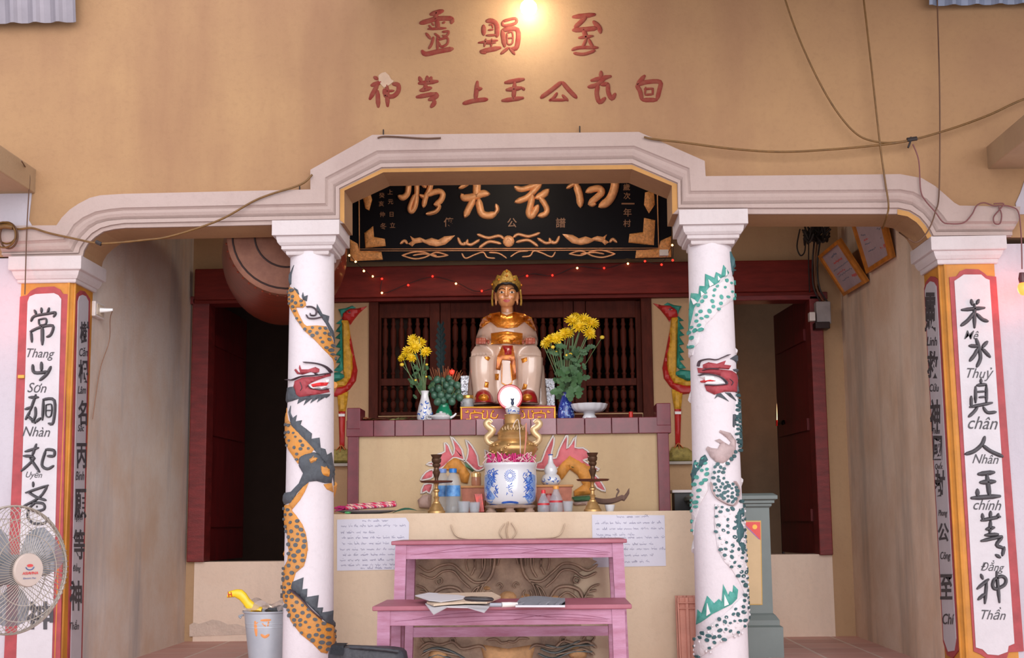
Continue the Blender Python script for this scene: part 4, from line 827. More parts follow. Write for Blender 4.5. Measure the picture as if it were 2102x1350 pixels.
# flame and lion-leg relief on the yellow tier
m_fl = M('pink_flame_paint', (216, 108, 116), .65, var=.12, scale=20); m_flw = M('grey_white_outline', (206, 198, 192), .7, var=.1); m_orl = M('ochre_leg_paint', (196, 132, 56), .7, var=.25, scale=20); m_hoof = M('green_hoof_paint', (66, 112, 80), .6, var=.2)
FR = crop(840, 860, 4.204); rw = on_wall(Yr)
fl1 = FR([(225, 440), (235, 330), (250, 305), (310, 280), (305, 205), (340, 230), (375, 315), (392, 250), (360, 150), (405, 195), (455, 265), (480, 370), (500, 335), (512, 260), (488, 178), (540, 230), (590, 320), (600, 400), (640, 405), (668, 350), (655, 265), (702, 310), (712, 370), (660, 415), (600, 445), (560, 430), (500, 370), (430, 340), (380, 335), (300, 410)])
fl2 = FR([(1085, 385), (1140, 365), (1170, 285), (1245, 140), (1245, 220), (1222, 325), (1268, 335), (1290, 270), (1355, 142), (1368, 170), (1360, 255), (1398, 212), (1440, 142), (1430, 245), (1500, 250), (1560, 300), (1540, 345), (1500, 352), (1560, 392), (1640, 432), (1600, 442), (1500, 418), (1370, 385), (1270, 425), (1180, 435), (1100, 432)])
sm = [FR([(100, 525), (145, 460), (205, 435), (205, 500), (150, 520)]), FR([(105, 640), (130, 565), (205, 560), (180, 640), (150, 622)]), FR([(1595, 470), (1665, 560), (1692, 622), (1620, 592), (1585, 520)]), FR([(150, 390), (200, 370), (205, 400)])]
rl = bpy.data.objects.new('flame_relief', None); COL.objects.link(rl); rl.parent = alt; rl['label'] = 'relief of pink flames and ochre lion legs'
for p in [fl1, fl2] + sm:
    bm = B(); stroke(bm, p, 5.5, rw, .018, -.002, 2, closed=True); q = Obj('flame_outline', bm, m_flw, rl, 60)
    bm = B(); patch(bm, p, rw, .02, -.002, 9, 3); join(Obj('flame', bm, m_fl, rl, 50), [q])
bm = B()
for p in (FR([(270, 440), (330, 370), (390, 330), (430, 345), (480, 405), (525, 470), (505, 555), (450, 545), (430, 470), (350, 440)]), FR([(1265, 435), (1320, 370), (1385, 310), (1480, 365), (1570, 412), (1580, 500), (1570, 650), (1425, 665), (1420, 620), (1500, 565), (1450, 480), (1385, 432), (1330, 510), (1285, 545)])):
    bm = B(); patch(bm, p, rw, .04, -.002, 9, 8); Obj('lion_leg', bm, m_orl, rl, 50)
bm = B()
for p in (FR([(1405, 672), (1572, 658), (1562, 702), (1430, 712)]), FR([(480, 375), (560, 440), (545, 455), (490, 410)]), FR([(1300, 440), (1370, 398), (1540, 425), (1450, 430), (1360, 422)])):
    bm = B(); patch(bm, p, rw, .044, -.002, 9, 3); Obj('green_band', bm, m_hoof, rl, 50)
for p_, h_ in ((FR([(75, 700), (120, 655), (195, 650), (185, 775), (90, 765)]), .06), (FR([(1390, 715), (1540, 705), (1530, 740), (1430, 745)]), .03)):
    bm = B(); patch(bm, p_, rw, h_, -.002, 8, 6); Obj('relief_foot', bm, M('pink_grey_clay', (178, 150, 140), .8), rl, 50)
# silk-flower string of red and yellow fairy lights
m_wire = M('dark_wire', (40, 30, 30), .6, var=0); m_bulbr = M('red_bulb', (255, 30, 20), .4, var=0, emit=4); m_bulby = M('amber_bulb', (255, 190, 110), .4, var=0, emit=6)
fl = thing('fairy_lights', 'string of tiny red and amber bulbs draped along the red lintel', 'lights', P(1048, 560, YB - .12))
yy = [(717, 524), (730, 537), (747, 556), (765, 567), (784, 601), (936, 582), (1185, 550), (1289, 541), (1380, 503)]; rr = [(784, 572), (838, 585), (888, 567), (989, 597), (1082, 566), (1134, 565), (1240, 550), (1324, 536), (1358, 543), (1381, 534)]
Yl = YB - .125
for l, m_ in ((yy, m_bulby), (rr, m_bulbr)):
    for x, y in l:
        bm = B(); ball(bm, P(x, y, Yl if 760 < x < 1300 else Yl - .3), .0068, u=8, v=6); Obj('bulb', bm, m_, fl)
allp = sorted(yy + rr); bm = B(); tube(bm, [P(x, y - 3 + (4 if i % 2 else 0), Yl if 760 < x < 1300 else Yl - .3) for i, (x, y) in enumerate(allp)], .0022, 5, 4); Obj('light_cord', bm, m_wire, fl)
# ================================================================== statue on its pedestal
m_cer = M('glazed_cream_robe', (224, 192, 172), .18, var=.06, coat=.6); m_skinp = M('gilt_skin', (206, 140, 92), .25, var=.08, coat=.4)
m_sgold = M('statue_gold', (196, 122, 38), .25, .55, var=.3, scale=40, bump=.2); m_sred = M('statue_red', (138, 22, 26), .3, var=.15, coat=.3); m_hair = M('black_hair_paint', (24, 18, 18), .4)
DY = .23
Ys = 7.98 + DY; ks = Ys / F
ped = thing('statue_pedestal', 'low red pedestal with gold fret front under the seated statue', 'pedestal', (P(1042, 858, Ys - .28).x, Ys - .1, zl))
zp = P(1042, 833, Ys - .28).z; Yp = Ys - .28
bm = B(); box(bm, P(944, 845, Yp).x, P(1141, 845, Yp).x, Yp, Ys + .3, zl, zp, .004); Obj('base', bm, M('pedestal_red', (140, 34, 46), .4, var=.1), ped)
pm = on_wall(Yp); bm = B()
for s in ([(945, 836), (1140, 836)], [(945, 866), (1140, 866)], [(947, 836), (947, 866)], [(1139, 836), (1139, 866)]): stroke(bm, s, 5, pm, .012, 0, 3)
for s in ([(957, 860), (966, 860), (966, 848), (990, 848), (990, 858), (1000, 858), (1000, 842)], [(974, 856), (982, 856)], [(955, 846), (962, 846)], [(1010, 846), (1008, 856), (1018, 858), (1022, 850)], [(1004, 862), (1026, 864)]):
    stroke(bm, s, 4, pm, .011, 0, 2); stroke(bm, [(2085 - x, y) for x, y in s], 4, pm, .011, 0, 2)
for x in (960, 974, 992, 1012, 1073, 1093, 1111, 1125): ball(bm, pm(x, 844, .006), .008, u=8, v=6)
Obj('gold_fret', bm, M('bright_gilding', (226, 156, 50), .3, .5, var=.2), ped, 60)
zs0 = zp; base_y = 833
def SP(x, y, d=0): return P(x, y, Ys) + Vector((0, d, 0))
stat = thing('seated_statue', 'glazed seated deity statue in cream and gold robe with gold crown', 'statue', (SP(1041, 833).x, Ys, zp))
def loft(bm, secs, n=20):
    return rings(bm, [[SP(cx, y, d) + Vector((hw_ * ks * math.cos(a), ry * math.sin(a), 0)) for a in [2 * math.pi * i / n for i in range(n)]] for cx, y, hw_, ry, d in secs])
def limb(bm, pts):
    ps = [SP(x, y, d) for x, y, d, r in pts]; rs = [p[3] for p in pts]
    tube(bm, ps, 1, 12, 5, rf=lambda t: rs[min(len(rs) - 1, int(t * (len(rs) - 1)))] * (1 - (t * (len(rs) - 1)) % 1) + rs[min(len(rs) - 1, int(t * (len(rs) - 1)) + 1)] * ((t * (len(rs) - 1)) % 1))
bm = B()
loft(bm, [(1041, 642, 16, .04, 0), (1041, 650, 38, .06, 0), (1042, 660, 44, .075, 0), (1042, 680, 42, .085, 0), (1042, 705, 44, .09, 0), (1042, 730, 54, .11, 0), (1042, 770, 58, .12, .03), (1042, 834, 62, .13, .03)])
loft(bm, [(1042, 715, 34, .07, -.1), (1042, 740, 38, .06, -.15), (1042, 780, 40, .05, -.15), (1042, 834, 46, .06, -.14)])
for s in (-1, 1):
    X = lambda x: 1041 + s * x
    limb(bm, [(X(32), 660, 0, .042), (X(42), 678, -.01, .048), (X(48), 702, -.06, .05), (X(48), 712, -.14, .044)])
    limb(bm, [(X(20), 726, -.02, .085), (X(38), 734, -.14, .085), (X(47), 742, -.2, .084)])
    limb(bm, [(X(47), 740, -.2, .082), (X(47), 770, -.2, .08), (X(45), 800, -.19, .074), (X(42), 834, -.18, .078)])
    limb(bm, [(X(66), 750, -.05, .03), (X(67), 834, -.03, .05)])
robe = remesh(Obj('robe', bm, m_cer, stat), .009, 4)
# folds are painted strokes of the same glaze
rb = on_mesh(bvh_of(robe), Ys - .2)
def sp(name, polys, h, mat, dome=2, step=6):
    for p in polys:
        bm = B(); patch(bm, p, rb, h, -.004, step, dome); Obj(name, bm, mat, stat, 50)
q = crop(940, 530, 3.857)
sp('collar', [q([(250, 440), (330, 425), (385, 450), (445, 425), (525, 440), (530, 500), (470, 545), (390, 556), (310, 545), (255, 500)])], .014, m_sgold)
sp('shoulder_guard', [q([(200, 470), (262, 440), (262, 500), (175, 560), (170, 530)]), q([(522, 440), (585, 470), (622, 570), (612, 575), (525, 500)])], .012, m_sgold)
sp('belt', [q([(262, 592), (385, 575), (512, 592), (512, 682), (385, 675), (264, 680)])], .016, m_sgold)
bm = B()
for s in ([(300, 650), (385, 610), (470, 650)], [(320, 665), (385, 635), (450, 665)], [(270, 500), (330, 530), (390, 538), (450, 530), (520, 500)]): stroke(bm, q(s), 3, rb, .022, .008)
Obj('belt_ornament', bm, m_sgold, stat, 60)
sp('sash', [q([(350, 690), (435, 690), (455, 800), (462, 950), (430, 970), (415, 810), (350, 805), (335, 885), (300, 880), (310, 780)])], .014, M('red_gold_sash', (140, 56, 30), .3, .3, var=.5, scale=30, rgb2=(196, 120, 40)))
sp('sash_knot', [q([(350, 690), (435, 690), (425, 770), (360, 770)])], .02, m_sred)
lines('hem_trim', stat, [(3, q([(345, 985), (388, 1005), (430, 985)])), (2.2, q([(350, 830), (345, 985)])), (2.2, q([(414, 830), (430, 985)]))], rb, .014, m_sgold)
sp('gold_blossom', [q([(205, 765), (230, 765), (258, 790), (240, 812), (215, 795)]), q([(215, 975), (245, 980), (240, 1025), (208, 1020)]), q([(500, 795), (545, 782), (550, 812), (510, 830)]), q([(520, 990), (550, 1000), (540, 1035), (505, 1040)]), q([(295, 915), (325, 912), (322, 965), (296, 962)])], .008, m_sgold)
for s in (-1, 1):
    bm = B(); X = lambda x: 1041 + s * x
    loft(bm, [(X(45), 806, 5, .03, -.22), (X(45), 812, 13, .06, -.24), (X(44), 822, 18, .085, -.25), (X(44), 834, 20, .09, -.25)], 14); Obj('shoe', bm, m_sred, stat, 60)
    bm = B(); ball(bm, SP(X(43), 826, -.31), .033, .05, .026); Obj('shoe_toe', bm, m_sgold, stat, 60)
    bm = B(); c0 = SP(X(49), 712, -.22); ball(bm, c0, .03, .035, .018)
    for i, L in enumerate((.036, .044, .046, .04)):
        o0 = c0 + Vector(((i - 1.5) * .014, -.02, .004)); tube(bm, [o0, o0 + Vector((0, -L * .6, .0)), o0 + Vector((0, -L * .9, -.026))], .0075, 7, 4)
    tube(bm, [c0 + Vector((-s * .026, .0, .0)), c0 + Vector((-s * .04, -.018, -.004)), c0 + Vector((-s * .038, -.036, -.016))], .008, 7, 4)
    bmesh.ops.scale(bm, vec=(1.1, 1.1, 1.2), verts=bm.verts[:], space=Matrix.Translation(-c0)); bmesh.ops.translate(bm, vec=(0, -.015, .006), verts=bm.verts[:]); remesh(Obj('hand', bm, M('ruddy_hand', (150, 78, 62), .35), stat), .0045, 2)
# head
bm = B(); hc = SP(1040, 605, -.01)
ball(bm, hc + Vector((0, 0, .006)), .064, .074, .078, 20, 14); ball(bm, hc + Vector((0, -.02, -.045)), .053, .052, .044, 16, 10); ball(bm, hc + Vector((0, -.045, -.072)), .018, .018, .014)
tube(bm, [hc + Vector((0, -.066, .022)), hc + Vector((0, -.08, -.012)), hc + Vector((0, -.076, -.018))], .0095, 8, 4); ball(bm, hc + Vector((0, -.078, -.016)), .013, .01, .008)
for s in (-1, 1):
    ball(bm, hc + Vector((s * .066, .012, -.01)), .012, .02, .032); ball(bm, hc + Vector((s * .066, .008, -.045)), .008, .012, .022); ball(bm, hc + Vector((s * .03, -.05, -.024)), .022, .018, .02)
tube(bm, [hc + Vector((0, 0, -.05)), SP(1041, 645, 0)], .038, 14, 0)
head_o = remesh(Obj('head', bm, m_skinp, stat), .0045, 3); hb = on_mesh(bvh_of(head_o), Ys - .08)
for sx in (0, 1):
    e = [(1024.5, 600), (1030, 596.6), (1036, 600), (1030, 602)] if not sx else [(1045, 600), (1051, 596.6), (1056.5, 600), (1051, 602)]
    bm = B(); patch(bm, e, hb, .0015, -.001, 0, 0); Obj('eye', bm, M('eye_white', (226, 214, 200), .3), stat)
    bm = B(); patch(bm, oval(e[1][0], 599.4, 2, 2.2, 8), hb, .002, -.001, 0, 0); Obj('pupil', bm, m_hair, stat)
    bm = B(); stroke(bm, [(e[0][0] - 1, 595.5), (e[1][0], 591.5), (e[2][0] + 1, 594)], 1.6, hb, .002, -.001); Obj('eyebrow', bm, m_hair, stat)
bm = B(); patch(bm, [(1032.5, 616), (1036.5, 613.8), (1040, 614.8), (1043.5, 613.8), (1047.5, 616), (1044, 619.4), (1040, 620.4), (1036, 619.4)], hb, .003, -.002, 0, 0); Obj('lips', bm, M('lip_red', (166, 44, 40), .3), stat)
bm = B(); ball(bm, hc + Vector((0, .016, .03)), .07, .074, .068, 18, 12)
tube(bm, [hc + Vector((x, y, z)) for x, y, z in ((-.064, -.012, .02), (-.05, -.054, .052), (-.02, -.07, .062), (0, -.07, .058), (.02, -.07, .062), (.05, -.054, .052), (.064, -.012, .02))], .012, 8, 4)
Obj('hair', bm, m_hair, stat, 60)
cm = on_col(hc.x, hc.y, lambda z: .078)
m_crown = M('antique_gold_crown', (176, 138, 62), .4, .4, var=.45, scale=60, bump=.5)
bm = B(); patch(bm, [(1010, 592), (1008, 580), (1012, 570), (1017, 573), (1021, 562), (1028, 565), (1033, 556), (1040, 552), (1047, 556), (1052, 565), (1059, 562), (1063, 573), (1068, 570), (1072, 580), (1070, 592), (1062, 586), (1050, 580), (1040, 578), (1030, 580), (1018, 586)], cm, .012, -.004, 4, 2); crown_o = Obj('crown', bm, m_crown, stat, 50)
bm = B()
for x, y in ((1040, 566), (1026, 573), (1054, 573), (1014, 580), (1066, 580), (1040, 557)): ball(bm, cm(x, y, .014), .008, .006, .008, 8, 6)
join(crown_o, [Obj('crown_bosses', bm, m_sgold, stat, 60)])
for s in (-1, 1):
    bm = B(); tube(bm, [hc + Vector((s * .085, 0, .03)), hc + Vector((s * .09, .005, -.03)), hc + Vector((s * .088, .005, -.07))], .007, 6, 4); Obj('crown_tassel', bm, m_crown, stat, 60)
# silver boxes on either side behind the statue
m_silver = M('crumpled_silver_foil', (196, 198, 206), .22, .9, var=.15, scale=50, bump=1.0, bscale=45)
for a, b, y, l in ((945, 972, 770, 'left'), (1112, 1139, 776, 'right')):
    bm = B(); box(bm, P(a, 800, 8.43).x, P(b, 800, 8.43).x, 8.43, 8.57, zp + .002, P(a, y, 8.43).z, .006)
    tag(Obj('silver_stand', bm, m_silver), 'silver foil covered upright post at the %s of the statue' % ('jar side' if l == 'left' else 'blue vase side'), 'post')
# lit round lamp at the statue's feet
Ye = 7.8; led = thing('round_lamp', 'glowing white round lamp with red rim at the statue feet', 'lamp', (P(1047, 840, Ye).x, Ye, zl))
lc = P(1047, 815, Ye); ke = Ye / F
bm = B(); rings(bm, [[lc + Vector((r * ke * math.cos(a), y, r * ke * math.sin(a))) for a in [2 * math.pi * i / 36 for i in range(36)]] for r, y in ((20.5, -.012), (24.5, -.018), (26.5, -.008), (26.5, .02), (10, .03))], False); Obj('rim', bm, M('red_plastic', (176, 50, 60), .35, var=.05), led, 40)
bm = B(); rings(bm, [[lc + Vector((r * ke * math.cos(a), y, r * ke * math.sin(a))) for a in [2 * math.pi * i / 36 for i in range(36)]] for r, y in ((.2, -.014), (14, -.013), (21, -.011))], True, False); Obj('lit_disc', bm, M('lamp_white', (255, 250, 245), .5, var=0, emit=1.7), led, 40)
bm = B(); tube(bm, [lc + Vector((0, .01, -26 * ke)), Vector((lc.x, lc.y + .01, zl + .01))], .012, 8, 0); lathe(bm, [(.05, zl), (.05, zl + .008), (.014, zl + .014)], (lc.x, lc.y + .01, 0), 20); Obj('foot', bm, M('red_plastic', (176, 50, 60), .35), led, 40)
# ---------------------------------------------------------------- flower vases
m_por = M('white_porcelain', (226, 226, 230), .15, var=.04, coat=.5); m_blue = M('cobalt_brushwork', (50, 92, 176), .2, var=.35, scale=40); m_bluel = M('washed_cobalt', (120, 150, 200), .25, var=.3, scale=40)
m_cob = M('cobalt_glaze', (34, 52, 130), .15, var=.3, scale=24, coat=.5); m_grn = M('green_glaze', (24, 116, 84), .2, var=.2, coat=.4)
m_leaf = M('flower_leaf', (54, 88, 50), .6, var=.35, scale=14); m_stem = M('flower_stem', (86, 110, 66), .6); m_pet = M('yellow_petal', (246, 206, 24), .55, var=.12, scale=30); m_bud = M('yellow_bud', (222, 190, 60), .5)
def vase(name, label, cx, Y, ybot_z, prof, mat, group=None):
    """prof in pixels from the foot up: (half width, row)"""
    X = P(cx, prof[0][1], Y).x; k = Y / F; zt = P(cx, prof[-1][1], Y).z; y0, y1 = prof[0][1], prof[-1][1]
    t = thing(name, label, 'vase', (X, Y, ybot_z))
    pr = [(w * k, ybot_z + (zt - ybot_z) * (y - y0) / (y1 - y0)) for w, y in prof]; r, z = pr[-1]
    bm = B(); lathe(bm, pr + [(r * .82, z - .002), (r * .6, z - .06)], (X, Y, 0), 28); o = Obj('body', bm, mat, t, 55)
    return t, o, Vector((X, Y, zt))
def swirls(o, parent, name, region, n, size, mat, seed, Y, w=1.6, h=.0015):
    mp = on_mesh(bvh_of(o), Y); r = random.Random(seed); bm = B()
    for p in blobs_inside(region, n, size * .8, r):
        a = r.uniform(0, 6.3); k = r.choice((-1, 1)); s = size * r.uniform(.5, 1)
        stroke(bm, [(p[0] + s * (1 - t * .2) * .5 * math.cos(a + k * t * 1.3), p[1] + s * (1 - t * .2) * .5 * math.sin(a + k * t * 1.3)) for t in range(4)], w * r.uniform(.7, 1.6), mp, h, -.001, 3)
    return join(o, [Obj(name, bm, mat, parent, 60)])
def bloom(rad, seed):
    r = random.Random(seed); bm = B(); ball(bm, (0, 0, .15 * rad), rad * .3, rad * .3, rad * .22, 8, 6)
    for ring, (n, el, ln) in enumerate(((16, .15, 1.0), (14, .5, .92), (11, .85, .75), (7, 1.2, .55))):
        for i in range(n):
            a = 2 * math.pi * (i + .5 * ring + r.uniform(-.2, .2)) / n; L = rad * ln * r.uniform(.85, 1.1); e = el + r.uniform(-.12, .12); w = rad * .1
            d = Vector((math.cos(a) * math.cos(e), math.sin(a) * math.cos(e), math.sin(e))); s = Vector((-math.sin(a), math.cos(a), 0)) * w; u = Vector((0, 0, 1))
            b0 = d * rad * .12; m0 = d * L * .6 + u * rad * .04; t0 = d * L - u * rad * .06
            v = [bm.verts.new(p) for p in (b0 - s * .5, b0 + s * .5, m0 + s, t0 + s * .5, t0 - s * .5, m0 - s)]
            bm.faces.new(v)
    return bm
def flowers(label, top, Y, heads, buds, leafpts, lrad, seed):
    """cut flowers standing in a vase whose mouth is at top"""
    t = thing('flower_bouquet', label, 'flowers', top, 'yellow chrysanthemums beside the statue'); r = random.Random(seed)
    stems = B(); proto = None
    for x, y, rad, d in heads:
        p = P(x, y, Y + d); nrm = Vector((r.uniform(-.5, .5) + (x - top_px(top, Y)) * .008, -1 + r.uniform(-.2, .3), r.uniform(.2, .7))).normalized()
        bm = bloom(rad, int(x * 7 + y)); bm.transform(Matrix.Translation(p) @ nrm.to_track_quat('Z', 'Y').to_matrix().to_4x4()); Obj('flower_head', bm, m_pet, t, 40)
        tube(stems, [top + Vector((r.uniform(-.012, .012), r.uniform(-.01, .01), -.06)), top.lerp(p, .5) + Vector((r.uniform(-.02, .02), .0, -.01)), p - nrm * .01], .0032, 5, 5)
    for x, y, rad, d in buds:
        p = P(x, y, Y + d); bm = B(); ball(bm, p, rad, rad, rad * .8, 8, 6); Obj('flower_bud', bm, m_bud, t, 60)
        tube(stems, [top + Vector((0, 0, -.05)), top.lerp(p, .55) + Vector((0, 0, -.01)), p], .002, 5, 5)
    Obj('stems', stems, m_stem, t, 60)
    bm = B()
    for x, y, d, s in leafpts:
        c = P(x, y, Y + d); a = r.uniform(0, 6.28); u = Vector((math.cos(a), r.uniform(-.6, .6), math.sin(a))).normalized(); w = u.cross(Vector((r.uniform(-.4, .4), -1, r.uniform(-.3, .3)))).normalized(); nn = u.cross(w)
        prof_ = [(0, 0), (.25, .28), (.4, .2), (.55, .38), (.7, .22), (.85, .24), (1, 0)]
        L = [bm.verts.new(c + (u * q[0] + w * q[1] * .8 + nn * (.12 * q[0] * (1 - q[0]))) * s) for q in prof_]; Rr = [bm.verts.new(c + (u * q[0] - w * q[1] * .8 + nn * (.12 * q[0] * (1 - q[0]))) * s) for q in prof_[1:-1]]
        mid = [bm.verts.new(c + (u * q[0] + nn * .0) * s) for q in prof_[1:-1]]
        A = [L[0]] + mid + [L[-1]]; Lf = [L[0]] + L[1:-1] + [L[-1]]; Rf = [L[0]] + Rr + [L[-1]]
        for side in (Lf, Rf):
            for i in range(len(A) - 1):
                vs = []
                for v in (A[i], A[i + 1], side[i + 1], side[i]):
                    if v not in vs: vs.append(v)
                if len(vs) > 2: bm.faces.new(vs if side is Lf else vs[::-1])
    Obj('leaves', bm, m_leaf, t)
    return t
def top_px(top, Y): return CX + (top.x / Y) * F + 77
v1, vb1, t1 = vase('flower_vase', 'slim white vase with blue brushwork holding the smaller yellow bouquet', 872, 7.89, zl, [(13, 863), (16.5, 856), (16, 846), (13, 832), (9, 818), (7, 809), (9, 802)], m_por)
swirls(vb1, v1, 'brushwork', [(860, 822), (882, 822), (888, 858), (856, 858)], 16, 11, m_blue, 3, 7.89, 2)
v2, vb2, t2 = vase('flower_vase', 'deep blue glazed vase holding the larger yellow bouquet', 1162, 7.95, zl, [(15, 866), (18, 856), (17, 844), (13, 828), (9, 816), (8, 810), (10, 805)], m_cob)
swirls(vb2, v2, 'brushwork', [(1150, 826), (1174, 826), (1178, 858), (1148, 858)], 12, 11, m_bluel, 4, 7.95, 2)
rr_ = random.Random(11)
lf1 = [(858 + rr_.uniform(-14, 24), rr_.uniform(735, 810), rr_.uniform(-.05, .04), rr_.uniform(.03, .05)) for _ in range(26)]
flowers('yellow chrysanthemum bouquet in the slim white and blue vase', t1, 7.89, [(850, 712, .046, -.02), (838, 722, .042, 0), (862, 705, .042, .02), (848, 698, .04, .04), (826, 735, .03, 0), (874, 722, .038, 0), (844, 735, .036, -.03)], [(825, 748, .014, 0), (860, 692, .008, 0), (853, 780, .008, -.04), (876, 748, .009, 0), (875, 773, .007, 0), (872, 735, .008, .02)], lf1, .04, 2)
lf2 = [(1168 + rr_.uniform(-34, 34) * (1.2 - (y - 700) / 150), y, rr_.uniform(-.06, .06), rr_.uniform(.04, .075)) for y in [rr_.uniform(708, 808) for _ in range(100)]] + [(1168 + rr_.uniform(-22, 22), rr_.uniform(770, 805), -.08, .085) for _ in range(12)]
flowers('larger yellow chrysanthemum bouquet in the deep blue vase', t2, 7.95, [(1175, 660, .05, 0), (1190, 672, .05, -.03), (1198, 656, .046, .02), (1214, 664, .05, -.01), (1210, 684, .044, -.03), (1182, 652, .04, .04), (1128, 698, .042, -.02), (1143, 694, .042, -.03), (1158, 686, .044, -.02), (1168, 684, .038, 0), (1120, 706, .034, .02)], [(1114, 706, .013, 0), (1135, 712, .013, -.04), (1149, 706, .016, -.05), (1164, 729, .012, -.05), (1171, 727, .012, -.04), (1236, 692, .015, 0), (1142, 722, .009, 0), (1173, 650, .016, 0)], lf2, .06, 5)
# green vase with green nuts and incense fan
v3, vb3, t3 = vase('nut_vase', 'green glazed vase holding a bunch of green nuts', 911, 7.95, zl, [(15, 870), (17, 862), (18, 854), (16, 845), (12, 838), (11, 832), (13, 828)], m_grn)
nut = thing('nut_bunch', 'bunch of small dark green nuts in the green vase', 'nuts', t3)
m_nut = M('dark_green_nut', (54, 88, 70), .4, var=.3, scale=20); rn = random.Random(8); bm = B()
ball(bm, (0, 0, 0), .0225, .0225, .026, 12, 8); n0 = Obj('nut', bm, m_nut, nut, 60); n0.matrix_parent_inverse = Matrix.Identity(4)
pts_ = blobs_inside([(884, 790), (900, 776), (925, 776), (945, 790), (946, 818), (930, 826), (896, 824), (884, 812)], 24, 10.5, rn)
for i, (x, y) in enumerate(pts_):
    o = n0 if i == 0 else n0.copy()
    if i: COL.objects.link(o)
    o.location = P(x, y, 7.95 + rn.uniform(-.06, .05)) - t3; o.rotation_euler = (rn.uniform(-.5, .5), rn.uniform(-.5, .5), 0)
bm = B()
for x, y in pts_[::2]: tube(bm, [t3 + Vector((0, 0, -.03)), P(x, y, 7.95)], .003, 5, 3)
Obj('twigs', bm, m_stem, nut, 60)
jf = thing('incense_fan', 'fan of thin brown incense sticks behind the green nuts', 'incense', t3 + Vector((0, .06, 0))); bm = B()
for i in range(26): tube(bm, [t3 + Vector((rn.uniform(-.02, .02), .07, -.02)), P(882 + i * 2.7, rn.uniform(750, 775), 8.03)], .0018, 4, 2)
Obj('sticks', bm, M('brown_incense', (146, 92, 58), .7), jf, 60)
bm = B(); ball(bm, P(928, 763, 8.02), .014, u=8, v=6); Obj('red_bead', bm, m_bulbr, jf, 60)
bm = B()
c0 = P(906, 780, 8.09)
for sg in (-1, 1):
    for i in range(9):
        y = 775 - i * 12; a = P(905, y, 8.09); w = (13 - abs(i - 4) * 1.3) * .0029
        vs = [bm.verts.new(a), bm.verts.new(a + Vector((sg * w, -.01, .045))), bm.verts.new(a + Vector((sg * w * .6, 0, .065))), bm.verts.new(a + Vector((0, 0, .03)))]; bm.faces.new(vs if sg > 0 else vs[::-1])
tube(bm, [Vector((c0.x, 8.09, zl)), c0, P(905, 664, 8.09)], .004, 6, 3)
tag(Obj('dark_frond', bm, M('blue_green_frond', (30, 42, 44), .7, var=.3, spec=.1)), 'tall dark blue-green frond standing behind the green nuts', 'plant')
# teapot, jar, dish, candle, ledge offerings
Yt = 7.83; tx = P(905, 858, Yt).x; ktp = Yt / F
tp = thing('teapot', 'small white teapot on the ledge in front of the green vase', 'teapot', (tx, Yt, zl))
bm = B(); lathe(bm, [(.03, zl), (.052, zl + .008), (.06, zl + .022), (.05, zl + .034), (.036, zl + .038)], (tx, Yt, 0), 24); Obj('body', bm, m_por, tp, 50)
bm = B(); lathe(bm, [(.036, zl + .036), (.03, zl + .044), (.008, zl + .048), (.011, zl + .054), (.002, zl + .058)], (tx, Yt, 0), 20); Obj('lid', bm, m_por, tp, 50)
bm = B(); tube(bm, [Vector((tx + .055, Yt, zl + .018)), Vector((tx + .075, Yt, zl + .028)), Vector((tx + .09, Yt, zl + .044))], .008, 8, 4, rf=lambda t: 1.1 - .5 * t); Obj('spout', bm, m_por, tp, 60)
bm = B(); tube(bm, [Vector((tx - .05, Yt, zl + .03)), Vector((tx - .078, Yt, zl + .034)), Vector((tx - .078, Yt, zl + .014)), Vector((tx - .054, Yt, zl + .012))], .005, 6, 4); Obj('handle', bm, m_por, tp, 60)
m_glass = M('clear_glass', (226, 230, 232), .06, var=0, alpha=.38, coat=.5); m_lid = M('gold_lid', (206, 160, 80), .3, .7, var=.1)
jx = P(960, 833, Ys - .2); jr = thing('glass_jar', 'glass jar with gold lid on the pedestal beside the statue shoe', 'jar', (jx.x, Ys - .2, zp)); kj = (Ys - .2) / F
bm = B(); lathe(bm, [(11 * kj, zp), (13 * kj, zp + .01), (13 * kj, zp + .045), (12 * kj, zp + .055)], (jx.x, jx.y, 0), 20); Obj('glass', bm, m_glass, jr, 40)
bm = B(); lathe(bm, [(13.5 * kj, zp + .053), (13.8 * kj, zp + .056), (13.8 * kj, zp + .07), (12 * kj, zp + .074)], (jx.x, jx.y, 0), 20); Obj('lid', bm, m_lid, jr, 40)
bm = B(); lathe(bm, [(10 * kj, zp + .004), (10.5 * kj, zp + .03), (6 * kj, zp + .034)], (jx.x, jx.y, 0), 16); Obj('contents', bm, M('grey_ash', (120, 116, 112), .9), jr, 40)
Yd2 = 7.87; dx = P(1210, 858, Yd2).x; kd = Yd2 / F
fd = thing('footed_dish', 'white scalloped footed dish on the ledge beside the blue vase', 'dish', (dx, Yd2, zl))
zt_ = P(1210, 829, Yd2).z
bm = B(); lathe(bm, [(14 * kd, zl), (15 * kd, zl + .012), (11 * kd, zl + .03), (14 * kd, zl + .042)], (dx, Yd2, 0), 30); Obj('foot', bm, m_por, fd, 50)
bm = B(); hz = zl + .042; lathe(bm, [(13 * kd, hz - .004), (28 * kd, hz + .006), (34 * kd, hz + .024), (37 * kd, zt_), (35.5 * kd, zt_ - .002), (26 * kd, hz + .014), (4 * kd, hz + .01)], (dx, Yd2, 0), 64, wob=lambda a, k: 1 + (.03 * math.cos(a * 14) if k in (2, 3, 4) else 0))
Obj('bowl', bm, m_por, fd, 50)
cx_ = P(1295, 856, 7.93).x; cd = thing('red_candle', 'short red candle at the right end of the ledge', 'candle', (cx_, 7.93, zl))
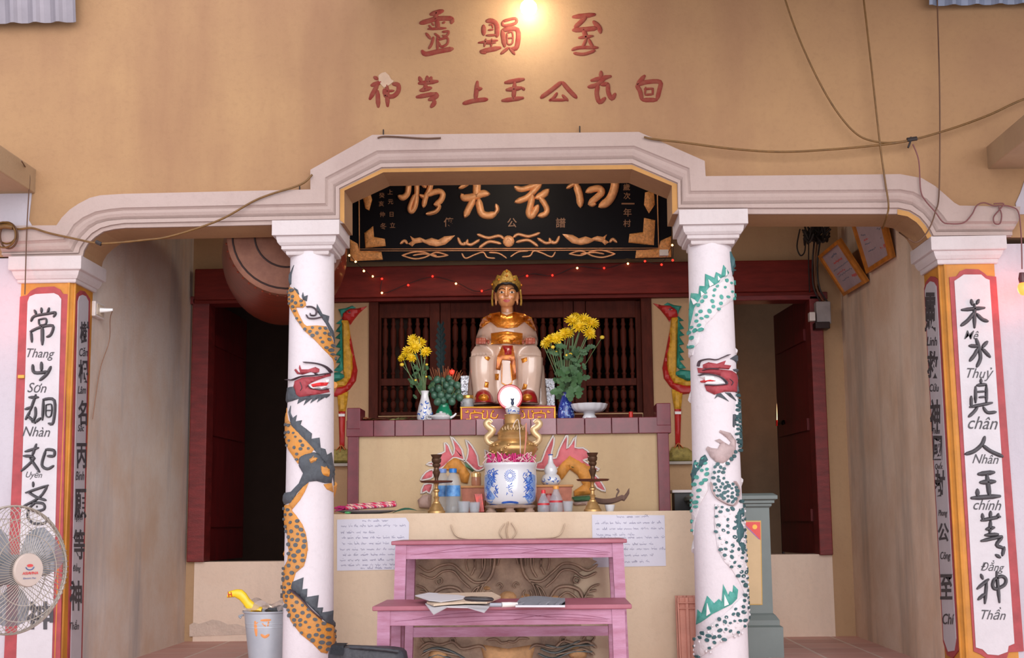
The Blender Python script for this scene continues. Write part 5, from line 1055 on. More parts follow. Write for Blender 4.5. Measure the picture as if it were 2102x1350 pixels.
bm = B(); lathe(bm, [(.012, zl), (.013, zl + .045), (.006, zl + .05)], (cx_, 7.93, 0), 14); Obj('wax', bm, M('red_wax', (196, 40, 30), .4), cd, 50)
bm = B(); tube(bm, [Vector((cx_, 7.93, zl + .048)), Vector((cx_ + .001, 7.93, zl + .06))], .0012, 5, 0); Obj('wick', bm, m_wire, cd)
mm = M('dry_maroon_leaf', (136, 50, 60), .7, var=.4, scale=20, rgb2=(120, 92, 52))
ro_ = random.Random(4)
for x0, x1, l, c_ in ((744, 800, 'heap of limp maroon and orange leaves at the left end of the ledge', (160, 70, 50)), (806, 848, 'small heap of pale and green leaves on the ledge beside the slim vase', (176, 168, 110))):
    bm = B(); mat = M('leaf_heap_%d' % x0, c_, .7, var=.5, scale=22, rgb2=(84, 92, 50))
    for i in range(16):
        p = P(ro_.uniform(x0, x1), 858, 7.85 + ro_.uniform(-.04, .08)); p.z = zl + .006 + .0012 * i; a = ro_.uniform(0, 6.3); u = Vector((math.cos(a), math.sin(a) * .5, ro_.uniform(-.1, .2))); w = Vector((-u.y, u.x, .2)) * .3
        s = ro_.uniform(.04, .075); vs = [bm.verts.new(p + v * s) for v in (-u, -u * .3 + w, u * .4 + w * .8, u, u * .4 - w * .8, -u * .3 - w)]; bm.faces.new(vs)
    tag(Obj('wilted_leaves', bm, mat), l, 'leaves')
# ================================================================== things on the front altar
m_brass = M('brass', (190, 150, 96), .35, .6, var=.15, scale=20); m_brz = M('dark_bronze', (92, 66, 48), .4, .6, var=.3, scale=24); m_rim = M('rusty_pan', (110, 62, 48), .5, .4, var=.3)
def lz(bm, cx, Y, prof, n=26, sy=1, y0=None):
    """prof in (half width px, row px); the lowest row is set down on the front altar"""
    k = Y / F; X = P(cx, prof[0][1], Y).x; y0 = prof[0][1] if y0 is None else y0
    return lathe(bm, [(w * k, za + (y0 - y) * k) for w, y in prof], (X, Y, 0), n, 1, sy)
for cx, y0, l in ((896, 1054, 'tall brass candlestick standing in front of the water bottles'), (1217, 1051, 'tall brass candlestick standing beside the brown leaf dish')):
    Y = 7.24; X = P(cx, y0, Y).x; t = thing('candlestick', l, 'candlestick', (X, Y, za), 'brass candlesticks on the front altar')
    R_ = lambda pr: [(w, y0 - h) for w, h in pr]
    bm = B(); lz(bm, cx, Y, R_([(18, 0), (18, 4), (15, 7), (14, 11), (11, 14), (10, 18), (7.5, 20), (7, 23), (4.5, 25), (5, 30), (6.5, 32), (4, 35), (4, 42), (6.5, 44), (6.5, 47), (3.6, 50), (3.8, 57), (5.5, 60), (4, 63)])); Obj('stem', bm, m_brass, t, 40)
    bm = B(); lz(bm, cx, Y, R_([(4, 60), (31, 62), (34, 65), (33, 65.5), (4, 64)]), 32, 1, y0); Obj('drip_pan', bm, m_rim, t, 40)
    bm = B(); lz(bm, cx, Y, R_([(4, 64), (3.6, 70), (5, 74), (7, 80), (8, 84), (5, 88), (5, 92), (8, 95), (8.5, 99), (7, 101), (9.5, 104), (10, 110), (8.5, 112), (10.5, 116), (12, 119), (10, 119), (6, 112)]), 26, 1, y0); Obj('cup', bm, m_brz, t, 40)
# incense pot on its carved stand
Yi = 7.31; ki = Yi / F; ix = P(1048, 1040, Yi).x
ip = thing('incense_pot', 'large blue and white porcelain incense pot in the middle of the front altar', 'incense pot', (ix, Yi, za + .04))
bm = B(); lz(bm, 1048, Yi, [(40, 1052 - 14), (46, 1052 - 17), (51, 1052 - 24), (53.5, 1052 - 40), (54, 1052 - 62), (53, 1052 - 80), (52.5, 1052 - 88), (55, 1052 - 93), (56, 1052 - 97), (55, 1052 - 99), (50, 1052 - 98), (48, 1052 - 80)], 44, 1, 1052)
for v in bm.verts: v.co.z += .002
pot = Obj('bowl', bm, m_por, ip, 45); pmap = on_mesh(bvh_of(pot), Yi)
bm = B()
ri = random.Random(3)
for i in range(16):
    a = 6.28 * i / 16; stroke(bm, [(1047 + 4 * math.cos(a), 976 + 4 * math.sin(a)), (1047 + 9 * math.cos(a + .2), 976 + 10 * math.sin(a + .2)), (1047 + 12 * math.cos(a + .5), 976 + 13 * math.sin(a + .5))], 1.5, pmap, .0015, -.001, 3)
for sgn in (-1, 1):
    for i in range(34):
        x = 1047 + sgn * ri.uniform(24, 44); y = ri.uniform(970, 1026); stroke(bm, [(x, y), (x + sgn * ri.uniform(2, 7), y - ri.uniform(2, 6)), (x + sgn * ri.uniform(-2, 6), y - ri.uniform(6, 12))], ri.uniform(1.2, 2.6), pmap, .0015, -.001, 3)
for i in range(12): stroke(bm, [(1047 + ri.uniform(-9, 9), 990 + i * 2.2), (1047 + ri.uniform(-9, 9), 994 + i * 2.2)], 1.4, pmap, .0015, -.001, 3)
stroke(bm, [(1030, 1032), (1047, 1030), (1064, 1032)], 5, pmap, .0015, -.001, 4); stroke(bm, [(1003, 1034), (1020, 1036)], 2, pmap, .0015, -.001, 3); stroke(bm, [(1074, 1036), (1092, 1033)], 2, pmap, .0015, -.001, 3)
join(pot, [Obj('brushwork', bm, m_blue, ip, 60)]); bm = B()
for sgn in (-1, 1): patch(bm, [(1047 + sgn * x, y) for x, y in ((30, 985), (46, 972), (52, 976), (52, 1026), (38, 1033), (30, 1020), (42, 1004))], pmap, .001, -.001, 5, 0)
join(pot, [Obj('wash', bm, m_bluel, ip)])
st = thing('pot_stand', 'carved grey brown stand under the blue and white incense pot', 'stand', (ix, Yi, za)); m_stand = M('carved_stand_wood', (158, 132, 116), .7, var=.3, scale=20)
bm = B(); lathe(bm, [(.13, za + .022), (.138, za + .026), (.142, za + .034), (.128, za + .04)], (ix, Yi, 0), 36)
Obj('top', bm, m_stand, st, 40)
for i in range(6):
    a = math.radians(60 * i + 30); bm = B(); c = Vector((ix + .118 * math.cos(a), Yi + .118 * math.sin(a), za)); lathe(bm, [(.028, za), (.03, za + .006), (.02, za + .016), (.026, za + .024)], c * 1 - Vector((0, 0, za)), 12); Obj('leg', bm, m_stand, st, 40)
# joss stick stems packed in the pot
js = B(); rj = random.Random(6); zr = za + 88 * ki
for i in range(170):
    a = rj.uniform(0, 6.28); r = .115 * math.sqrt(rj.random()); p = Vector((ix + r * math.cos(a), Yi + r * math.sin(a), zr)); h = .05 + rj.uniform(0, .035); l = Vector((r * math.cos(a) * .12 + rj.uniform(-.02, .02), rj.uniform(-.02, .01), h)); tube(js, [p, p + l * .5, p + l], .003, 5, 0)
o = Obj('joss_stick_stems', js, M('magenta_incense_stem', (226, 50, 140), .6, var=.4, scale=60, rgb2=(190, 36, 96))); tag(o, 'mass of magenta incense stick stems packed in the blue and white pot', 'incense'); o['kind'] = 'stuff'
ac = B()
for i in range(20):
    a = rj.uniform(3.4, 6.0); p = Vector((ix + .1 * math.cos(a), Yi + .1 * math.sin(a) - .02, zr + rj.uniform(.03, .075))); tube(ac, [p, p + Vector((rj.uniform(-.03, .03), -.01, .015)), p + Vector((rj.uniform(-.05, .05), 0, -.012))], .0022, 5, 4)
o = Obj('curled_ash', ac, M('pale_pink_ash', (226, 186, 186), .8)); tag(o, 'pale curls of burnt incense ash clinging over the pot rim', 'ash'); o['kind'] = 'stuff'
for i, (x0, y0, x1, y1, c_) in enumerate(((1076, 935, 1080, 868, (206, 130, 110)), (1068, 930, 1064, 862, (206, 190, 180)))):
    bm = B(); a = P(x0, y0, Yi); b = P(x1, y1, Yi); tube(bm, [a, a.lerp(b, .5) + Vector((.004, 0, 0)), b] + ([b + Vector((-.02, 0, -.012)), b + Vector((-.03, 0, -.04))] if i else []), .004 if not i else .0025, 6, 4)
    tag(Obj('incense_stick', bm, M('incense_%d' % i, c_, .7)), ('thick orange pink incense stick rising in front of the censer', 'burnt curling pale incense stick in front of the censer')[i], 'incense')
# brass censer behind the pot
Yc_ = 7.58; kc = Yc_ / F; cxx = P(1053, 930, Yc_).x
ce = thing('brass_censer', 'brass censer with curled handles behind the blue and white pot', 'censer', (cxx, Yc_, za))
zy = lambda y: P(1053, y, Yc_).z
bm = B(); lathe(bm, [(40 * kc, za), (36 * kc, za + .03), (18 * kc, za + .05), (16 * kc, za + .16), (26 * kc, zy(946)), (40 * kc, zy(938)), (49 * kc, zy(926)), (50 * kc, zy(918)), (46 * kc, zy(911)), (38 * kc, zy(906)), (31 * kc, zy(902)), (32 * kc, zy(898)), (30 * kc, zy(894)), (32 * kc, zy(889)), (26 * kc, zy(879)), (19 * kc, zy(872)), (16.5 * kc, zy(869)), (17 * kc, zy(866)), (17 * kc, zy(854)), (18.5 * kc, zy(851)), (14 * kc, zy(850))], (cxx, Yc_, 0), 40)
Obj('body', bm, m_brass, ce, 40)
bm = B(); rc = random.Random(9)
for i in range(40):
    a = rc.uniform(0, 6.28); z = zy(rc.uniform(912, 932)); ball(bm, (cxx + 48 * kc * math.cos(a), Yc_ + 48 * kc * math.sin(a), z), .012, .012, .008, 6, 5)
Obj('relief_band', bm, m_brass, ce, 60)
for s in (-1, 1):
    bm = B(); hp = [(s * x, y) for x, y in ((38, 912), (50, 908), (54, 898), (46, 890), (42, 882), (50, 876), (55, 869), (50, 864), (44, 868))]
    tube(bm, [P(1053 + x, y, Yc_) for x, y in hp], .017, 10, 5, rf=lambda t: .75 + .45 * math.sin(t * 3.1)); Obj('handle', bm, M('pale_brass', (214, 184, 140), .4, .4, var=.15), ce, 60)
bm = B(); rk = P(1053, 888, Yc_)
for i in range(9): tube(bm, [Vector((cxx + (i - 4) * .014, Yc_ - 30 * kc, zy(882))), Vector((cxx + (i - 4) * .016 + .008, Yc_ - 32 * kc, zy(880 - (i % 3) * 3))), Vector((cxx + (i - 3.3) * .016, Yc_ - 31 * kc, zy(884)))], .003, 5, 3)
Obj('lid_scrollwork', bm, M('pale_brass', (214, 176, 120), .35, .6), ce, 60)
# small covered jar on top of the censer
z0 = zy(850) + .001; lj = thing('porcelain_jar', 'tiny blue and white covered jar standing on the brass censer', 'jar', (cxx, Yc_, z0))
bm = B(); lathe(bm, [(11 * kc, z0), (14 * kc, z0 + .01), (15 * kc, z0 + .022), (14 * kc, z0 + .03)], (cxx, Yc_, 0), 22); jb = Obj('body', bm, m_por, lj, 45); swirls(jb, lj, 'brushwork', [(1041, 841), (1064, 841), (1064, 849), (1041, 849)], 6, 7, m_blue, 8, Yc_, 1.6)
bm = B(); lathe(bm, [(15.5 * kc, z0 + .029), (15.5 * kc, z0 + .034), (8 * kc, z0 + .046), (4 * kc, z0 + .05)], (cxx, Yc_, 0), 22); Obj('lid', bm, m_por, lj, 45)
bm = B(); ball(bm, (cxx, Yc_, z0 + .062), .012, .012, .014, 8, 6); ball(bm, (cxx, Yc_ - .004, z0 + .08), .01, .01, .008, 8, 6); ball(bm, (cxx - .008, Yc_, z0 + .087), .005); ball(bm, (cxx + .008, Yc_, z0 + .087), .005); remesh(Obj('lion_knob', bm, M('dark_blue_knob', (50, 60, 84), .4), lj), .003, 1)
# gourd vase on a clay tray, lamp, bottles, cups
m_clay = M('red_clay', (168, 104, 84), .75, var=.25, scale=16); m_clay2 = M('ochre_clay_rim', (186, 130, 80), .7, var=.2)
Yk = 7.52; kk = Yk / F; ztray = P(1060, 996, Yk).z
for xa0, xb0, l in ((948, 998, 'red clay box with ochre rim under the oil lamp'), (1100, 1174, 'red clay box with ochre rim under the gourd vase')):
    tr_ = thing('clay_box', l, 'box', (P((xa0 + xb0) / 2, 1050, Yk).x, Yk + .03, za)); xa_, xb_ = P(xa0, 1020, Yk).x, P(xb0, 1020, Yk).x
    bm = B(); rings(bm, [[Vector((x, y, z)) for x, y in ((xa_ - o, Yk - o * .5 - .05), (xb_ + o, Yk - o * .5 - .05), (xb_ + o, Yk + .085), (xa_ - o, Yk + .085))] for o, z in ((-.02, za), (-.01, za + .02), (0, ztray - .03), (0, ztray - .012))]); Obj('body', bm, m_clay, tr_)
    bm = B(); box(bm, xa_ - .008, xb_ + .008, Yk - .06, Yk + .09, ztray - .012, ztray, .003); Obj('rim', bm, m_clay2, tr_)
gv = P(1131, 996, Yk); g = thing('gourd_vase', 'white gourd shaped vase with blue brushwork standing on the right clay box', 'vase', (gv.x, Yk + .01, ztray))
bm = B(); lathe(bm, [(15 * kk, ztray), (20 * kk, ztray + .018), (21 * kk, ztray + .03), (17 * kk, ztray + .052), (12 * kk, ztray + .062), (14 * kk, ztray + .08), (12 * kk, ztray + .1), (6 * kk, ztray + .122), (4.2 * kk, ztray + .15), (4.6 * kk, zb_ := P(1131, 934, Yk).z), (3 * kk, zb_ - .002)], (gv.x, Yk + .01, 0), 26); gb = Obj('body', bm, m_por, g, 55); swirls(gb, g, 'brushwork', [(1114, 980), (1148, 980), (1148, 992), (1114, 992)], 8, 10, m_blue, 5, Yk, 1.8)
bm = B(); lathe(bm, [(4.2 * kk, zb_), (5.6 * kk, zb_ + .004), (4.8 * kk, zb_ + .006)], (gv.x, Yk + .01, 0), 16); Obj('lip', bm, m_blue, g, 50)
lm = P(977, 996, Yk); t = thing('oil_lamp', 'small glass oil lamp with bright brass top on the left clay box', 'lamp', (lm.x, Yk + .02, ztray))
bm = B(); lathe(bm, [(9 * kk, ztray), (10.5 * kk, ztray + .01), (10 * kk, ztray + .05)], (lm.x, Yk + .02, 0), 18); Obj('glass', bm, M('amber_glass', (190, 120, 90), .1, var=0, alpha=.6, coat=.4), t, 40)
bm = B(); lathe(bm, [(10.3 * kk, ztray + .05), (10.6 * kk, ztray + .07), (7 * kk, ztray + .078)], (lm.x, Yk + .02, 0), 18); Obj('lid', bm, M('polished_brass', (246, 206, 140), .2, .7), t, 40)
m_water = M('clear_plastic', (186, 196, 204), .1, var=0, alpha=.32, coat=.5); m_bluep = M('blue_plastic', (36, 110, 186), .35); m_label = M('blue_label', (34, 96, 176), .4, var=.5, scale=26, rgb2=(110, 170, 220))
def bottle(label, cx, Y, body, cap, lb, capm, labm, sc=1, bodym=None):
    X = P(cx, 1053, Y).x; k = Y / F; t = thing('plastic_bottle', label, 'bottle', (X, Y, za))
    bm = B(); lathe(bm, [(w * k, za + h * k) for w, h in body], (X, Y, 0), 24); Obj('body', bm, bodym or m_water, t, 40)
    bm = B(); h, w, hh = cap; lathe(bm, [(w * k, za + h * k), (w * k, za + (h + hh) * k), (w * .85 * k, za + (h + hh + .6) * k)], (X, Y, 0), 20); Obj('cap', bm, capm, t, 40)
    if lb: 
        a, b, w = lb; bm = B(); rings(bm, [[Vector((X + (w + .4) * k * math.cos(q), Y + (w + .4) * k * math.sin(q), z)) for q in [2 * math.pi * i / 28 for i in range(28)]] for z in (za + a * k, za + b * k)], False, False); Obj('label', bm, labm, t, 60)
    return t
bw = [(13, 0), (15, 3), (15, 12), (13.5, 15), (15, 18), (15, 58), (14, 66), (10, 76), (7, 80), (6.5, 84)]
bottle('clear water bottle with blue label and blue cap standing nearer the pot', 930, 7.38, bw, (82, 8, 8), (34, 56, 15), m_bluep, m_label)
bottle('clear water bottle half hidden behind the left candlestick', 909, 7.46, bw, (82, 8, 8), (34, 56, 15), M('pale_blue_plastic', (120, 150, 210), .35), m_label)
sb = [(11, 0), (12.5, 2), (12.5, 13), (11.5, 16), (11.5, 20), (9, 26), (5, 34), (4.5, 38)]
m_redl = M('red_label', (176, 36, 44), .4)
bottle('little clear bottle with red cap and red band, nearest the pot', 1116, 7.24, sb, (37, 4.5, 7), (14, 18, 12), M('red_cap', (206, 40, 50), .35), m_redl)
bottle('little clear bottle with orange cap beside the red capped one', 1142, 7.24, [(w * 1.15, h * 1.25) for w, h in sb], (46, 6, 6), (19, 23, 13.2), M('orange_cap', (222, 150, 60), .35), m_redl)
for cx, w, h, l in ((952, 13, 22, 'clear plastic cup with a dark stirrer between bottle and pot'), (974, 12, 20, 'crumpled clear plastic cup beside the pot stand'), (1166, 11, 20, 'clear plastic cup standing between orange capped bottle and candlestick')):
    X = P(cx, 1053, 7.22).x; k = 7.22 / F; t = thing('plastic_cup', l, 'cup', (X, 7.22, za)); bm = B(); lathe(bm, [(w * .72 * k, za), (w * .8 * k, za + .004), (w * k, za + h * k), (w * .97 * k, za + h * k), (w * .75 * k, za + .006)], (X, 7.22, 0), 20); Obj('cup_wall', bm, m_water, t, 40)
    bm = B(); lathe(bm, [(w * .98 * k, za + h * k), (w * 1.04 * k, za + h * k + .003), (w * .95 * k, za + h * k + .005)], (X, 7.22, 0), 20); Obj('cup_rim', bm, m_water, t, 40)
bm = B(); a = P(972, 1046, 7.2); 
for i in range(5): tube(bm, [Vector((P(984 + i * 2, 1050, 7.3).x, 7.3, za + .004)), Vector((P(976 + i * 3, 1020, 7.32).x, 7.32, za + .1))], .008, 5, 0)
tag(Obj('foil_packet', bm, M('dark_red_foil', (110, 60, 56), .35, .3, var=.5, scale=40, rgb2=(196, 60, 50))), 'dark packet with red foil leaning against the left side of the incense pot', 'packet')
bm = B(); bx = P(1127, 1050, 7.34).x; rings(bm, [[Vector((bx + .045 * s * math.cos(q) * (1 + .15 * math.sin(3 * q)), 7.34 + .03 * s * math.sin(q), z)) for q in [6.283 * i / 14 for i in range(14)]] for s, z in ((.9, za), (1.1, za + .04), (.8, za + .09), (.35, za + .1))]); tag(Obj('plastic_bag', bm, M('black_red_plastic', (60, 24, 28), .3, var=.6, scale=18, rgb2=(176, 40, 48))), 'small knotted red and black plastic bag behind the little bottles', 'bag')
# leaf shaped dish on a white cup, twig
Yq = 7.3; kq = Yq / F; ux = P(1252, 1050, Yq).x
cu_ = thing('white_cup', 'small white cup under the brown leaf shaped dish', 'cup', (ux, Yq, za)); bm = B(); lathe(bm, [(7 * kq, za), (8 * kq, za + .004), (11 * kq, za + .036), (10 * kq, za + .036), (6 * kq, za + .008)], (ux, Yq, 0), 22); Obj('cup_wall', bm, m_por, cu_, 50)
bm = B(); lathe(bm, [(7.4 * kq, za - .0 + .0005), (7.4 * kq, za + .003), (6 * kq, za + .003)], (ux, Yq, 0), 20); Obj('cup_foot', bm, m_por, cu_, 50)
zd = za + .037; bm = B(); NR = 9
for j in range(NR):
    pass
loops = []
for u in [i / 14 for i in range(15)]:
    x = -34 + 74 * u; wv = 22 * math.sin(math.pi * min(1, .12 + u * .8)) ** .7; up = (u - .35) ** 2 * .11 + (.012 * math.sin(u * 20) if u > .75 else 0)
    loops.append([Vector((ux + x * kq, Yq + wv * kq * v, zd + up + .03 * v * v)) for v in (-1, -.5, 0, .5, 1)])
rings(bm, loops, closed=False); bmesh.ops.solidify(bm, geom=bm.faces[:], thickness=.006)
tag(Obj('leaf_dish', bm, M('brown_leaf_ceramic', (158, 132, 122), .5, var=.2)), 'brown leaf shaped dish balanced on the small white cup', 'dish')
bm = B(); tube(bm, [Vector((P(1264, 1030, Yq).x, Yq, zd + .012)), P(1266, 1016, Yq), P(1270, 1008, Yq), P(1266, 1003, Yq)], .005, 6, 4, rf=lambda t: .8 + .6 * t); tag(Obj('dry_twig', bm, M('dry_twig', (110, 88, 76), .8)), 'short dry twig standing in the brown leaf dish', 'twig')
# incense packets, plate, lime, green leaf at the left end
m_pk = bpy.data.materials.new('striped_wrapper'); m_pk.use_nodes = True; nt = m_pk.node_tree; bs = nt.nodes['Principled BSDF']; wv = nt.nodes.new('ShaderNodeTexWave'); tcx = nt.nodes.new('ShaderNodeTexCoord'); cr = nt.nodes.new('ShaderNodeValToRGB'); wv.inputs['Scale'].default_value = 12; wv.inputs['Distortion'].default_value = 3; wv.bands_direction = 'DIAGONAL'
nt.links.new(tcx.outputs['Object'], wv.inputs['Vector']); nt.links.new(wv.outputs['Fac'], cr.inputs['Fac']); nt.links.new(cr.outputs['Color'], bs.inputs['Base Color']); bs.inputs['Roughness'].default_value = .3
for i, (p_, c_) in enumerate(((0, (200, 40, 60)), (.3, (214, 90, 150)), (.5, (230, 206, 150)), (.68, (150, 120, 190)), (.84, (206, 44, 56)), (1, (240, 220, 190)))):
    e = cr.color_ramp.elements[i] if i < 2 else cr.color_ramp.elements.new(p_)
    e.position = p_; e.color = (*lin(c_), 1)
Yo = 7.26; px0, px1 = P(712, 1045, Yo).x, P(815, 1045, Yo).x
pl_ = thing('grey_plate', 'shallow grey plate under the striped incense packets', 'plate', (P(750, 1050, Yo).x, Yo + .04, za)); bm = B(); lathe(bm, [(.06, za), (.12, za + .006), (.165, za + .016), (.16, za + .017), (.1, za + .009), (.01, za + .007)], (P(750, 1050, Yo).x, Yo + .04, 0), 30); Obj('plate_dish', bm, M('grey_plastic_plate', (160, 160, 172), .35), pl_, 50)
bm = B(); lathe(bm, [(.164, za + .0155), (.168, za + .018), (.162, za + .019)], (P(750, 1050, Yo).x, Yo + .04, 0), 30); Obj('plate_rim', bm, M('grey_plastic_plate', (160, 160, 172), .35), pl_, 50)
for i in range(3):
    bm = B(); zz = za + .02 + .0; yy_ = Yo - .03 + i * .045; h = .022
    rings(bm, [[Vector((x, yy_ + .02 * math.cos(q), zz + h * .5 + h * .5 * math.sin(q) + (x - px0) * .06 + (.012 if i == 1 else 0))) for q in [6.283 * j / 12 for j in range(12)]] for x in [px0 + (px1 - px0 - i * .01) * s for s in (0, .02, .3, .6, .98, 1)]])
    o = Obj('incense_packet', bm, m_pk, None, 50); tag(o, ('front', 'middle, topmost', 'rear')[i] + ' striped red and violet incense packet lying on the grey plate', 'packet', 'incense packets on the grey plate')
bm = B(); ri2 = random.Random(2)
for i in range(24): tube(bm, [Vector((px0 + .02, Yo - .03 + i * .0045, za + .034 + ri2.uniform(-.008, .012))), Vector((P(688, 1045, Yo).x + ri2.uniform(-.01, .02), Yo - .04 + i * .0055, za + .03 + ri2.uniform(-.016, .016)))], .0022, 4, 0)
tag(Obj('incense_bundle', bm, M('magenta_stick_ends', (190, 40, 110), .6, var=.4)), 'bundle of thin magenta incense sticks poking out of the striped packets', 'incense')
bm = B(); ball(bm, (P(713, 1054, 7.17).x, 7.19, za + .008), .018, .016, .0075); tag(Obj('lime', bm, M('bright_green_candy', (96, 200, 120), .3)), 'small bright green oval at the edge of the front altar', 'candy')
bm = B(); gx0, gx1 = P(806, 1050, 7.22).x, P(874, 1050, 7.22).x
rings(bm, [[Vector((gx0 + (gx1 - gx0) * u, 7.18 + .06 * v, za + .004 + .022 * math.sin(math.pi * min(1, u * 1.3)) * (1 - abs(v - .5)) + .012 * u)) for v in (0, .25, .5, .75, 1)] for u in [i / 8 for i in range(9)]], closed=False); bmesh.ops.solidify(bm, geom=bm.faces[:], thickness=.003)
tag(Obj('folded_leaf', bm, M('teal_green_wrapper', (60, 140, 118), .4, var=.15)), 'flat folded green wrapper beside the left candlestick', 'wrapper')
# ================================================================== red painted tables
m_pink = M('worn_red_table_paint', (170, 104, 128), .6, var=.28, scale=5, stretch=(1, 3, 6), bump=.15, rgb2=(202, 150, 178)); m_pinkd = M('red_table_top', (146, 74, 88), .5, var=.3, scale=5, stretch=(1, 6, 1), rgb2=(168, 100, 114)); m_grain = M('wood_grain_line', (120, 60, 86), .7, var=0)
def table(label, x0, x1, Y0, Y1, ztop, th, lx0, lx1, lw, ah, tilt, name, extra=None):
    t = thing(name, label, 'table', ((x0 + x1) / 2, (Y0 + Y1) / 2, 0))
    bm = B(); box(bm, x0, x1, Y0, Y1, ztop - th, ztop, .004); Obj('tabletop', bm, m_pinkd, t)
    za_ = ztop - th
    for ya, yb in ((Y0 + .02, Y0 + .045), (Y1 - .045, Y1 - .02)):
        bm = B(); box(bm, lx0 + lw - .004, lx1 - lw + .004, ya, yb, za_ - ah, za_, .002); ap = Obj('apron', bm, m_pink, t)
        if ya < Y0 + .03:
            bm = B(); gm = lambda x, y, h=0: Vector((x, ya - h, y)); L_ = lx1 - lx0 - 2 * lw; xs = lx0 + lw
            for k_, (f0, f1, amp) in enumerate(((.02, .98, .55), (.1, .75, .8), (.3, .98, .3), (.55, .99, .62))): stroke(bm, [(xs + L_ * (f0 + (f1 - f0) * u), za_ - ah * (.95 - amp * math.sin(math.pi * (.15 + .7 * u)))) for u in (0, .25, .5, .75, 1)], .0022, gm, .0006, -.001, 4)
            join(ap, [Obj('grain', bm, m_grain, t)])
    for sx in (0, 1):
        bm = B(); a = lx0 + .004 if not sx else lx1 - .026 - .004; box(bm, a, a + .026, Y0 + .05, Y1 - .05, za_ - ah, za_); Obj('side_apron', bm, m_pink, t)
        for ya in (Y0 + .014, Y1 - .014 - lw):
            xa = lx0 if not sx else lx1 - lw; d = -tilt if not sx else tilt
            bm = B(); rings(bm, [[Vector((xx + dd, yy, z)) for xx, yy in ((xa, ya), (xa + lw, ya), (xa + lw, ya + lw), (xa, ya + lw))] for z, dd in ((0, d), (za_, 0))]); Obj('leg', bm, m_pink, t)
    if extra:
        for z0, z1, yy in extra: bm = B(); box(bm, lx0 + lw * .5, lx1 - lw * .5, yy, yy + .024, z0, z1); Obj('stretcher', bm, m_pink, t)
    return t
Ya = 6.52; zt1 = P(1045, 1108, Ya).z
table('taller red painted table standing against the front altar', P(803, 1112, Ya).x, P(1287, 1112, Ya).x, Ya, 7.04, zt1, .019, P(811, 1130, Ya).x, P(1280, 1130, Ya).x, .053, .068, .018, 'tall_table', [(P(1045, 1306, 6.98).z, P(1045, 1286, 6.98).z, 6.98)])
Yb_ = 5.98; zt2 = P(1030, 1242, Yb_).z
table('lower red painted bench with papers on it in front of the taller table', P(764, 1245, Yb_).x, P(1297, 1245, Yb_).x, Yb_, 6.5, zt2, .02, P(774, 1270, Yb_).x, P(1283, 1270, Yb_).x, .056, .066, .006, 'low_table')
# papers, glasses case, tube and booklet on the bench
m_pap = M('white_paper', (226, 222, 226), .8, var=.05); m_kraft = M('cream_paper', (222, 196, 170), .8, var=.12, scale=12)
def sheet_on(name, label, pts, z, lift, mat, group=None, th=.004):
    """pts: pixel corners on the bench top"""
    bm = B(); ps = [PZ(x, y, z) for x, y in pts]; top = [p + Vector((0, 0, l)) for p, l in zip(ps, lift)]
    prism(bm, [p + Vector((0, 0, .0008)) for p in top], (0, 0, th)); o = Obj(name, bm, mat); tag(o, label, 'paper', group); return o
z2 = zt2
sheet_on('paper_stack', 'loose white papers sagging over the front edge of the bench', [(873, 1241), (935, 1238), (1010, 1241), (994, 1256), (960, 1250), (918, 1249), (890, 1258)], z2 + .001, [.002, .003, .002, -.004, .004, .004, -.008], m_pap)
sheet_on('cream_folder', 'cream paper folder lying on the loose white papers', [(876, 1240), (900, 1230), (1010, 1229), (1028, 1235), (1000, 1244), (955, 1243), (920, 1245), (890, 1246)], z2 + .006, [.003, .02, .024, .016, .01, .008, .008, .004], m_kraft, None, .008)
sheet_on('white_paper', 'white sheet fanned out at the left end of the papers', [(852, 1228), (880, 1223), (930, 1225), (955, 1229), (950, 1234), (905, 1238), (880, 1236)], z2 + .018, [.01, .012, .01, .008, .008, .004, .006], m_pap)
bm = B(); c0 = PZ(983, 1232, z2 + .04); rings(bm, [[c0 + Vector((x, .022 * w * math.cos(a) + x * -.0, .011 * w * math.sin(a) + .006 - x * .035)) for a in [6.283 * i / 16 for i in range(16)]] for x, w in ((-.062, .3), (-.055, .75), (-.03, 1), (.03, 1), (.055, .75), (.062, .3))]); tag(Obj('glasses_case', bm, M('black_case', (50, 44, 46), .35), None, 50), 'black spectacle case on top of the papers on the bench', 'case')
tb = thing('marker_tube', 'white tube with grey cap lying between the papers and the booklet', 'tube', PZ(1040, 1240, z2))
bm = B(); a = PZ(1030, 1241, z2 + .012); b = PZ(1062, 1240, z2 + .012); tube(bm, [a, b], .011, 12, 2, rf=lambda t: 1 if t < .8 else .8); Obj('barrel', bm, M('white_plastic', (220, 210, 205), .4), tb, 50)
bm = B(); tube(bm, [a + Vector((-.05, .0, 0)), a], .009, 12, 2); Obj('cap', bm, M('grey_plastic', (150, 150, 160), .4), tb, 50)
bk = thing('booklet', 'thin booklet with curled grey cover at the right of the bench papers', 'booklet', PZ(1110, 1242, z2))
bm = B(); prism(bm, [PZ(x, y, z2 + .001) for x, y in ((1058, 1246), (1160, 1246), (1160, 1232), (1068, 1232))], (0, 0, .009)); Obj('pages', bm, m_pap, bk)
bm = B(); rings(bm, [[PZ(x0 + (x1 - x0) * u, y, z2 + .001) + Vector((0, 0, .0115 + hh * max(0, math.sin(math.pi * (1 - u) * 1.0)) * (1 - u))) for u in [i / 12 for i in range(13)]] for x0, x1, y, hh in ((1058, 1160, 1246, .0), (1062, 1160, 1239, .008), (1068, 1160, 1232, .016))], closed=False); bmesh.ops.solidify(bm, geom=bm.faces[:], thickness=.0015); Obj('cover', bm, M('grey_printed_cover', (176, 184, 194), .35, var=.5, scale=30, rgb2=(206, 210, 216)), bk, 50)
